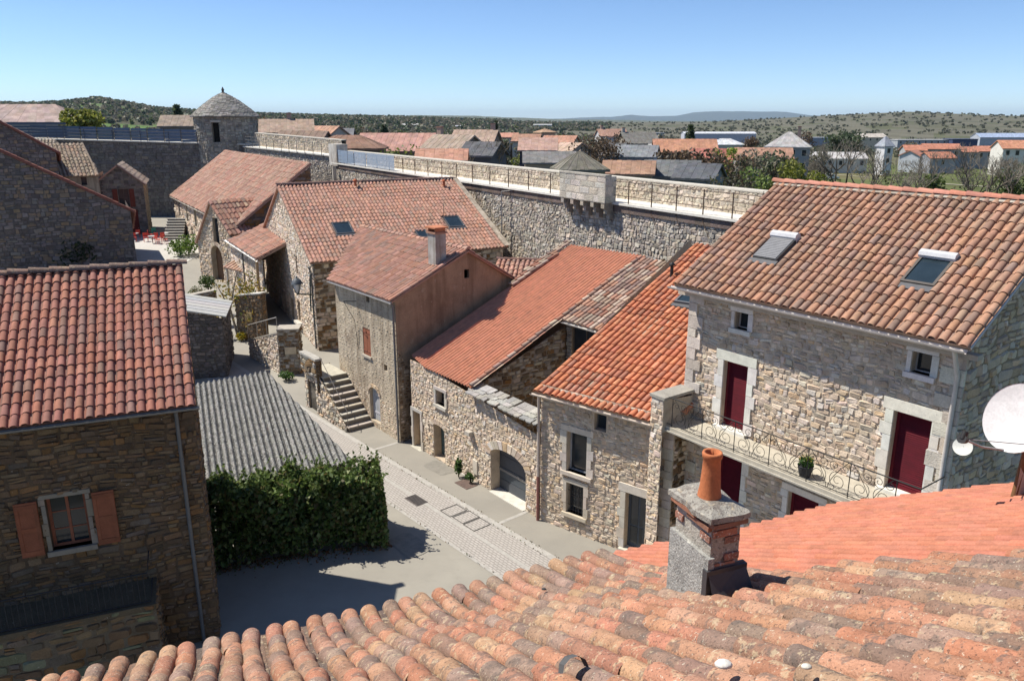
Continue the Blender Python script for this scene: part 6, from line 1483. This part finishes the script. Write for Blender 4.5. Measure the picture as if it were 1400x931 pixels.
T('leafy','round_bush','large round olive-green bush above the balcony house ridge',1090,224,80,3.3,cols=[(.20,.22,.03),(.25,.26,.04),(.15,.17,.03)],n=2200,size=.28)
T('leafy','green_bush','pale green bush left of the large olive bush',1043,232,82,2.3,cols=[(.19,.26,.06),(.14,.18,.05)],n=1000,size=.28)
T('leafy','brown_bush','grey-brown thicket beside the rampart parapet',1005,238,72,3.2,cols=[(.10,.09,.06),(.12,.11,.06),(.09,.1,.04)],n=900,size=.26)
T('leafy','garden_tree','yellow-green garden tree among the roofs at the centre',722,196,140,3,cols=[(.22,.24,.05),(.17,.2,.05)],n=600,size=.35)
T('leafy','green_shrub','bright green shrub behind the blue mesh screen',540,204,88,4.0,cols=[(.13,.17,.03),(.17,.2,.04)],n=700,size=.3)
for px,row,y,l in((1128,213,118,'bare tree left of the tallest bare oak above the balcony roof'),(1165,196,112,'tallest bare oak above the balcony roof'),(1195,215,105,'small bare tree just right of the tallest bare oak'),(1226,225,96,'leaning bare tree low above the balcony roof'),(1283,206,108,'bare oak standing before the row of orange-roofed houses'),(1325,214,112,'bare tree near the right edge before the pale house'),(1352,212,100,'bare tree with dense twigs at the right edge'),(1388,222,118,'bare tree at the far right edge beside the green bushes')):
    T('bare','bare_tree',l,px,row,y,tw=(.24,.21,.17),lev=6)
for px,row,y,r_,l in((1392,226,125,3.5,'dark green bush at the far right edge of the field'),(1270,236,98,2.4,'green-brown bush in the field left of the pale track bend'),(1170,183,330,7,'dark evergreen grove left of the tan hall on the plateau'),(1150,186,320,6,'dark evergreen grove behind the white warehouse')):
    T('leafy','field_bush' if px>1200 else 'evergreen_grove',l,px,row,y,r_,cols=[(.06,.1,.02),(.09,.12,.03)] if px>1200 else WG,n=700,size=.4 if px>1200 else .9)
for px,row,y,l in((760,190,170,'dark tree behind the beige cube house'),(860,181,200,'dark round tree behind the white-blue house'),(905,184,215,'dark evergreen left of the tall spruce'),(610,176,230,'brown tree behind the grey-tan roof'),(400,164,200,'tree behind the cream house near the round tower'),(1020,188,230,'brown tree left of the manor'),(575,178,170,'brown tree between the pink roofs'),(625,180,190,'dark green tree behind the tan-pink roof'),(660,190,150,'grey-brown tree beside the tan-pink roof'),(700,188,160,'brown tree behind the yellow-green garden tree'),(790,184,190,'brown tree beyond the reddish budding trees'),(822,183,210,'dark green tree beyond the budding trees'),(925,196,120,'bare brown thicket before the long barn'),(960,205,100,'scrubby tree beside the darkest slate roof'),(1035,205,130,'olive tree before the wide orange roof'),(1062,212,112,'grey-brown tree before the manor'),(480,172,190,'bushy tree above the brown double roof'),(350,163,180,'dark tree directly right of the round tower'),(500,170,240,'brown tree in the woods above the biggest pink roof'),(1115,205,190,'brown tree between the manor and the white warehouse'),(1240,196,270,'grey tree behind the row of houses'),(1100,182,260,'brown tree behind the manor roof')):
    T('leafy','background_tree',l,px,row,y,3.6,cols=R.choice([WB,WG+WB,BR]),n=420,size=.6)
# pale track across the field
pts=[(1010,232),(1090,236),(1150,240),(1220,246),(1290,252),(1350,256),(1420,260)]
l_=[];r_=[]
for px,row in pts: p=tg(px,row); l_.append((p.x,p.y+1.3)); r_.append((p.x,p.y-1.3))
m=MB()
for i in range(len(pts)-1):
    P=lambda q: V((q[0],q[1],terr(*q)+.12)); 
    for k in range(6): f0,f1=k/6,(k+1)/6; mixp=lambda a,b,f:(a[0]+(b[0]-a[0])*f,a[1]+(b[1]-a[1])*f); m.quad(P(mixp(r_[i],r_[i+1],f0)),P(mixp(r_[i],r_[i+1],f1)),P(mixp(l_[i],l_[i+1],f1)),P(mixp(l_[i],l_[i+1],f0)),(.48,.44,.36))
tag(m.build('path','dress'),kind='structure')
# ------------------------------------------------------------------ houses outside the walls
BG=[]
def bghouse(name,label,px,row,y,L,dep,ang,rise,roofc,wallc,nw=0,hip=False,storeys=1,chim=None,flat=False,cat='house',mono=False,gablewin=0,mat='farroof',group=None,clip_h=None):
    p=aty(px,row,y); zt=p.z; x,yy=p.x,p.y; BG.append((x,yy+dep*.5,max(L,dep)*.6+1)); zg=min(terr(x,yy),zt-2.2)-.6; H_=zt-zg
    a=math.radians(ang); c=V((x-math.sin(a)*dep*.5,yy+math.cos(a)*dep*.5,zg)); t=thing(name,label,cat,c,group); t.rotation_euler=(0,0,a); O=V((0,0,0)); X=L/2;Y=dep/2
    w=MB(); w.add([(-X,-Y,0),(X,-Y,0),(X,Y,0),(-X,Y,0),(-X,-Y,H_),(X,-Y,H_),(X,Y,H_),(-X,Y,H_)],[(0,1,5,4),(1,2,6,5),(2,3,7,6),(3,0,4,7)],wallc)
    if not(hip or flat):
        if mono: w.add([(-X,-Y,H_),(-X,Y,H_),(-X,Y,H_+rise),(X,-Y,H_),(X,Y,H_),(X,Y,H_+rise)],[(0,2,1),(3,4,5),(1,2,5,4)],wallc)
        else: w.add([(-X,-Y,H_),(-X,Y,H_),(-X,0,H_+rise),(X,-Y,H_),(X,Y,H_),(X,0,H_+rise)],[(0,2,1),(3,4,5)],wallc)
    w.build('wall','far',t,O)
    r=MB(); o=.35
    def slope(p0,p1,p2,p3,nu,nv):  # p0,p1 eave; p2,p3 top
        p0,p1,p2,p3=map(V,(p0,p1,p2,p3)); 
        for i in range(nu):
            for j in range(nv):
                f=lambda u,v:(p0*(1-u)+p1*u)*(1-v)+(p3*(1-u)+p2*u)*v
                q=[f(i/nu,j/nv),f((i+1)/nu,j/nv),f((i+1)/nu,(j+1)/nv),f(i/nu,(j+1)/nv)]; dz=V((0,0,.025*(1 if i%2 else 0))); r.add([v+dz for v in q],[(0,1,2,3)],jit(roofc,.13))
        r.add([p0,p1,p1-Z*.2,p0-Z*.2],[(0,3,2,1)],jit(roofc,.1))
    k=rise/Y
    if flat: r.box8([V((sx*(X+o),sy*(Y+o),H_+dz)) for dz in(0,.3) for sx,sy in((-1,-1),(1,-1),(1,1),(-1,1))],roofc)
    elif hip:
        rx=max(.2,X-Y); e=H_-.02
        A_,B_,C_,D_=(-X-o,-Y-o,e),(X+o,-Y-o,e),(X+o,Y+o,e),(-X-o,Y+o,e); R1,R2=(-rx,0,H_+rise),(rx,0,H_+rise)
        slope(A_,B_,R2,R1,12,6); slope(C_,D_,R1,R2,8,4); slope(B_,C_,R2,R2,6,5); slope(D_,A_,R1,R1,6,5)
    elif mono: slope((-X-o,-Y-o,H_-.1),(X+o,-Y-o,H_-.1),(X+o,Y+o,H_+rise+.1),(-X-o,Y+o,H_+rise+.1),16,8)
    else:
        slope((-X-o,-Y-o,H_-o*k+.1),(X+o,-Y-o,H_-o*k+.1),(X+o,0,H_+rise+.1),(-X-o,0,H_+rise+.1),max(8,int(L/.42)),8); slope((X+o,Y+o,H_-o*k+.1),(-X-o,Y+o,H_-o*k+.1),(-X-o,0,H_+rise+.1),(X+o,0,H_+rise+.1),10,5)
        for s in(-1,1):
            for (ya,yb,za_,zb_2) in((-Y-o,0,H_-o*k+.1,H_+rise+.1),(Y+o,0,H_-o*k+.1,H_+rise+.1)): r.add([(s*(X+o),ya,za_),(s*(X+o),yb,zb_2),(s*(X+o),yb,zb_2-.22),(s*(X+o),ya,za_-.22)],[(0,1,2,3)],jit(roofc,.1))
    rf=r.build('roof',mat,t,O)
    if chim is not None:
        m=MB(); m.cbox(V((chim*X,.3,H_+rise*.5)),.7,.6,rise*.5+1.0,(.42,.3,.24) if roofc[0]>.3 else (.4,.37,.33)); m.cbox(V((chim*X,.3,H_+rise+1.0)),.85,.75,.15,(.35,.2,.15)); m.build('chimney','far',rf,O)
    def win(face,a,z,wd,hh):
        m=MB(); 
        if face=='f': m.box(V((a-wd/2-.08,-Y-.05,z-.08)),V((wd+.16,0,0)),V((0,.06,0)),V((0,0,hh+.16)),(.5,.48,.44)); q=[(a-wd/2,-Y-.053,z),(a+wd/2,-Y-.053,z),(a+wd/2,-Y-.053,z+hh),(a-wd/2,-Y-.053,z+hh)]
        else:
            s=face; m.box(V((s*(X+.0)-(.05 if s<0 else 0),a-wd/2-.08,z-.08)),V((.05,0,0)),V((0,wd+.16,0)),V((0,0,hh+.16)),(.5,.48,.44)); q=[(s*(X+.053),a-wd/2,z),(s*(X+.053),a+wd/2,z),(s*(X+.053),a+wd/2,z+hh),(s*(X+.053),a-wd/2,z+hh)]
        o_=m.build('window','far',t,O); g=MB(); g.add(q,[(0,1,2,3)],(.02,.02,.02)); g.build('pane','glass',o_,O)
    for s in range(storeys):
        z=H_-1.9-2.7*s
        if z<.4: break
        for i in range(nw): win('f',-X+L*(i+.5)/nw,z,.9,1.25)
        for i in range(gablewin): win(1,-Y+dep*(i+.5)/gablewin,z,.9,1.25)
    return t
TAN=(.38,.28,.215); PNK=(.37,.25,.205); ORG_=(.38,.22,.155); BRN=(.25,.18,.14); GRY=(.22,.21,.2); DKG=(.12,.12,.125); CREAM=(.52,.47,.40); WHT=(.52,.51,.48); DST=(.15,.13,.11); STN=(.34,.30,.24); BLW=(.42,.46,.52); RED=(.38,.15,.115)
bghouse('village_house','long pale pink-roofed house with two tiny roof windows at the far left',25,167,150,19,9,4,3.2,(.44,.33,.29),CREAM,hip=True)
def fy(px,row,h):
    y=250
    while y<2600 and terr(aty(px,row,y).x,y)+h<aty(px,row,y).z: y+=15
    return y
H1=bghouse('village_house','two-storey cream house with tan roof and dark windows right of the round tower',392,181,135,8.4,8,14,2.0,TAN,(.50,.44,.37),2,storeys=2,gablewin=0,chim=.1)
bghouse('village_house','orange-tan roof directly behind the cream two-storey house',425,191,143,6,8,-30,2.2,(.45,.27,.19),CREAM)
bghouse('village_house','slate-grey roofed house left of the big pink roof',458,188,150,6,6,5,1.5,(.2,.2,.21),STN)
bghouse('village_house','low brown roof just above the higher rampart walk, near the cream house',405,196,112,6.5,6,-8,1.5,BRN,DST)
bghouse('village_house','brown double roof between the slate roof and the big pink roof',472,203,105,9.5,6,4,1.6,(.27,.165,.12),DST,hip=True)
bghouse('village_house','biggest pink tile roof in the middle of the village left half',535,206,118,11,9,-6,2.3,(.45,.26,.215),STN)
bghouse('village_house','tan-roofed house with a dark gable right of the biggest pink roof',598,207,108,6.6,7,-35,2.0,(.34,.27,.215),DST,chim=-.8)
bghouse('village_house','small wall-top roof of bright orange barrel tiles behind the parapet',603,218,82,4.8,3,0,.9,(.50,.27,.19),STN)
bghouse('village_house','tan-pink roof behind the dark slate gable',643,198,132,7,8,-12,2.2,TAN,DST,chim=.8)
bghouse('village_house','dark slate gable with black eaves beside the tan-pink roof',650,212,92,3.8,5,-20,1.3,DKG,(.1,.1,.11))
bghouse('village_house','far white house with salmon roof above the bare brown tree',692,188,215,6,6,0,1.0,(.5,.26,.19),WHT)
bghouse('village_house','low orange roof beside the yellow-green garden tree',718,193,185,6,6,-10,1.4,ORG_,CREAM)
bghouse('village_house','tall beige cube-shaped house with flat tan roof',750,181,200,3.6,4,25,.8,(.45,.3,.2),(.48,.33,.24),hip=True)
bghouse('village_house','wide orange roof below the beige cube-shaped house',757,202,150,6,8,-22,2.0,(.44,.24,.17),CREAM)
bghouse('village_barn','dark-walled barn with pale pink roof in the village centre',735,205,122,5.4,6,-4,1.6,(.44,.29,.235),(.07,.07,.085),cat='barn')
bghouse('village_house','pale tan roof right against the dark-walled barn',766,208,128,3.6,6,-40,1.3,(.46,.34,.26),CREAM)
bghouse('village_house','low grey roof under the dark-walled barn',752,222,105,6.5,5,0,1.2,GRY,STN)
bghouse('stone_roof_house','old house with steep grey stone-slab hip roof just outside the parapet',798,232,72,4.0,3.6,8,1.5,(.19,.175,.14),STN,hip=True)
bghouse('village_house','bluish-white two-storey house with grey roof and dark windows',866,214,130,6.6,6,-18,1.6,(.22,.23,.24),BLW,2,storeys=1,gablewin=2)
bghouse('village_house','dark grey-roofed house left of the bluish-white house',832,212,138,3.5,6,-30,1.8,DKG,(.3,.31,.33),chim=-.6)
bghouse('village_house','low house with flat brown-orange tile roof just over the parapet',858,237,84,5,4.5,-12,1.1,(.36,.22,.15),STN)
bghouse('village_house','grey-roofed house right of the low brown-orange roof, by the parapet',916,240,86,5.5,5,-16,1.4,(.16,.165,.165),(.24,.27,.33))
bghouse('village_house','darkest slate roof with white verge strip near the parapet',948,243,80,3.8,4.6,-28,1.2,(.11,.115,.125),(.22,.25,.3))
bghouse('village_barn','long stone barn with orange roof under the tall spruce',938,208,140,10.5,7,-6,2.0,(.46,.235,.15),(.17,.14,.11),cat='barn')
bghouse('village_house','grey-roofed cottage with white chimney left of the long barn',880,196,190,8,8,12,2.4,(.2,.19,.17),STN,chim=-.9)
bghouse('village_house','white flat-roofed house behind the long barn',915,200,180,7,5,0,.4,(.6,.58,.54),WHT,flat=True)
bghouse('village_house','red-roofed house half hidden by the russet tree',972,222,120,5.6,6,-14,1.8,RED,(.36,.38,.42))
bghouse('village_house','wide orange-roofed house left of the slate manor',1045,218,150,10,7,-12,1.9,ORG_,(.3,.27,.25))
bghouse('village_house','far orange roof peeping left of the tall beige cube house',660,186,230,6,6,0,1.0,ORG_,CREAM)
bghouse('village_house','pale domed hall roof behind the red-roofed house',995,198,230,9,6,0,1.6,(.6,.61,.62),WHT,hip=True)
bghouse('manor','tall stone manor with pale slate hip roof and brick chimney',1077,201,175,9.2,8.5,-20,3.1,(.40,.385,.37),(.27,.28,.31),4,hip=True,storeys=2,chim=.45)
bghouse('warehouse','long white low warehouse with pale roof in the field',1150,217,235,15,9,-5,1.6,(.5,.48,.46),(.54,.53,.49),5,cat='warehouse')
bghouse('warehouse','white gabled end building joined to the long white warehouse',1122,220,228,6,8,55,1.8,(.52,.5,.48),(.56,.55,.52),1,cat='warehouse')
bghouse('hall','tan hall with pale roof standing on the plateau slope',1195,188,480,17,10,8,2.0,(.52,.47,.41),(.46,.42,.34),4,cat='hall')
bghouse('village_house','narrow white house behind the tallest bare oak',1216,200,225,2.6,4,10,2.6,(.3,.32,.36),(.6,.6,.6),1,hip=True,storeys=2)
bghouse('hangar','long blue-grey industrial hangar left on the plateau foot',1108,189,620,30,14,0,1.2,(.25,.29,.36),(.24,.28,.35),flat=True,cat='hangar')
bghouse('hangar','pale grey glass-fronted industrial hangar on the plateau foot',1266,192,520,36,14,0,1.0,(.42,.42,.42),(.34,.36,.38),9,flat=True,cat='hangar')
bghouse('hangar','dark blue end block of the glass-fronted hangar',1320,191,515,16,12,0,.8,(.08,.1,.16),(.05,.07,.14),flat=True,cat='hangar')
bghouse('hangar','light blue roofed hangar at the far right horizon foot',1375,188,640,40,14,0,3.0,(.35,.42,.56),(.4,.42,.46),cat='hangar')
bghouse('hangar','row of pale greenhouse roofs on the plain behind the tall spruce',985,183,700,62,14,0,1.4,(.56,.58,.62),(.45,.46,.5),cat='hangar')
for i,(px,row,L_,l,s) in enumerate(((1253,206,6,'first orange-roofed row house from the left, set back',1),(1278,204,5.5,'second orange-roofed row house with grey wall',1),(1302,204,5.5,'third orange-roofed row house in the row',1),(1325,208,5.2,'fourth row house, standing slightly lower than its neighbours',1),(1348,207,5.2,'fifth row house beside the pale gabled one',1),(1364,207,4,'last row house with pale front next to the big white house',1))):
    bghouse('row_house',l,px,row,255+i*3,L_,7,-10,1.5,(.44,.195,.13),[(.36,.36,.37),(.42,.4,.38),(.33,.34,.37)][i%3],2,cat='house',group='orange-roofed row houses')
bghouse('row_house','small orange-roofed house low in front of the row houses',1290,216,235,8,6,8,1.5,(.46,.2,.13),(.3,.31,.34),1)
bghouse('row_house','grey-white house at the left end in front of the row houses',1262,213,240,4,6,40,1.4,(.45,.22,.16),(.5,.52,.55),1)
bghouse('village_house','big white house with orange roof cut by the right edge',1392,203,225,7.5,8,-8,2.0,(.5,.24,.15),(.66,.64,.58),3,storeys=2)
bghouse('farm_shed','far white farm shed among the woods right of centre',560,171,fy(560,171,4),26,10,0,1.5,(.6,.6,.58),WHT,cat='shed')
bghouse('farm_shed','long far pale shed in the woods near the tall cypress',610,173,fy(610,173,4),50,12,0,1.5,(.42,.42,.44),(.4,.4,.42),cat='shed')
bghouse('farm_shed','distant white shed on the plain above the beige cube house',742,171,fy(742,171,4),40,12,0,1.5,(.55,.55,.54),(.5,.5,.5),cat='shed')
bghouse('farm_shed','tiny white shed at the left of the distant plain',690,169,fy(690,169,4),20,10,0,1.5,(.6,.6,.6),WHT,cat='shed')
bghouse('village_house','low tan roof beyond the shaded curtain wall beside the round tower',250,172,128,7,6,10,1.5,(.3,.24,.19),(.24,.22,.2))
bghouse('village_house','white two-gabled house far in the centre right',840,186,260,9,7,10,2.0,(.4,.24,.18),(.55,.52,.5),chim=-.7)
bghouse('village_house','grey flats block with many windows on the plain, centre right',885,183,330,14,8,5,.8,(.3,.31,.34),(.36,.39,.44),5,flat=True,storeys=2)
m=MB(); rt=random.Random(9); nt_=0
while nt_<300:
    px=rt.uniform(330,990); y=80*math.exp(rt.random()*1.35); x=(px-700)/FPX/CT*y
    if y<108-.045*(px-600) and px<1000: continue
    if any((x-a)**2+(y-b)**2<c*c for a,b,c in BG): continue
    c=V((x,y,terr(x,y))); h=rt.uniform(3.2,6.2)*(1 if y<160 else 1.15); k=int(230*100/y)+30; cols=rt.choice([WB,WB,BR,[(.10,.085,.06),(.12,.1,.07)],WG,[(.08,.11,.03),(.11,.14,.04)]])
    for _ in range(3): clump(m,c+V((rt.uniform(-1,1),rt.uniform(-1,1),0)),h*rt.uniform(.22,.4),h*rt.uniform(.75,1.05),k//3,.28+y/330,cols)
    m.tube([c,c+V((0,0,h*.6))],[.12,.06],(.1,.08,.06),4,cap=False); nt_+=1
tag(m.build('garden_trees','leaf'),'brown, budding and dark green trees and shrubs filling the gardens between the village houses','trees',kind='stuff')
# small parked cars by the warehouse
def car(label,px,row,y,col):
    p=aty(px,row,y); c=V((p.x,p.y,terr(p.x,p.y))); t=thing('parked_car',label,'car',c); O=V((0,0,0)); m=MB(); prof=[(-2.1,.3),(2.1,.3),(2.1,.75),(1.2,.85),(.7,1.4),(-1.1,1.42),(-1.7,.95),(-2.1,.85)]
    for s in(-.85,.85): m.add([(x,s,z) for x,z in prof],[tuple(range(8)) if s<0 else tuple(range(7,-1,-1))],col)
    k=8
    for i in range(k): a,b=prof[i],prof[(i+1)%k]; m.quad((a[0],-.85,a[1]),(a[0],.85,a[1]),(b[0],.85,b[1]),(b[0],-.85,b[1]),col)
    m.build('body','plain',t,O)
    for x in(-1.3,1.3):
        for s in(-.86,.7): m=MB(); m.tube([(x,s,.32),(x,s+.16,.32)],.32,(.02,.02,.02),12); m.build('wheel','plain',t,O)
    m=MB(); m.quad((-.9,-.856,.92),(.6,-.856,.92),(.4,-.856,1.32),(-.8,-.856,1.32),(.02,.02,.02)); m.build('window','glass',t,O)
car('small white car parked before the white warehouse',1137,223,205,(.6,.6,.6)); car('green van-like car parked left of the white car',1128,222,212,(.1,.3,.12))

# ================================================================== LIGHT, SKY, AIR
SUN_AZ=-16; EL=56
ld=V((math.cos(math.radians(SUN_AZ))*math.cos(math.radians(EL)),math.sin(math.radians(SUN_AZ))*math.cos(math.radians(EL)),-math.sin(math.radians(EL))))
sl=bpy.data.lights.new('sun','SUN'); sl.energy=5.0; sl.angle=math.radians(.5); sl.color=(1,.94,.84); so_=bpy.data.objects.new('sun',sl); COL.objects.link(so_); so_.rotation_euler=ld.to_track_quat('-Z','Y').to_euler(); so_.location=(-30,20,60)
wd_=bpy.data.worlds.new('World'); scene.world=wd_; wd_.use_nodes=True; nt=wd_.node_tree; bg=nt.nodes['Background']
sk=nt.nodes.new('ShaderNodeTexSky'); sk.sky_type='NISHITA'; sk.sun_disc=False; sk.sun_elevation=math.radians(EL); sk.sun_rotation=math.atan2(-ld.x,-ld.y); sk.altitude=800; sk.air_density=.7; sk.dust_density=0; sk.ozone_density=6
nt.links.new(sk.outputs[0],bg.inputs['Color']); bg.inputs['Strength'].default_value=.115
vs_=scene.view_settings; scene.display_settings.display_device='sRGB'; vs_.view_transform='Standard'; vs_.look='None'; vs_.exposure=.45; vs_.gamma=1; vs_.use_curve_mapping=False
HAZE=3.0e-5
if HAZE:
    m=bpy.data.materials.new('haze_air'); m.use_nodes=True; nt=m.node_tree; nt.nodes.remove(nt.nodes['Principled BSDF']); pv=nt.nodes.new('ShaderNodeVolumePrincipled'); pv.inputs['Color'].default_value=(.66,.84,1,1); pv.inputs['Density'].default_value=HAZE; pv.inputs['Anisotropy'].default_value=.0
    nt.links.new(pv.outputs[0],nt.nodes['Material Output'].inputs['Volume']); M['haze']=m
    zmin=min(v[2] for v in vs)-10; b=MB(); S_=46000; b.box8([V((sx*S_,sy*S_,z)) for z in(min(zmin,-140),420) for sx,sy in((-1,-1),(1,-1),(1,1),(-1,1))],(1,1,1)); h=b.build('haze','haze'); tag(h,'thin blue haze over the plain and far hills','haze',kind='stuff')
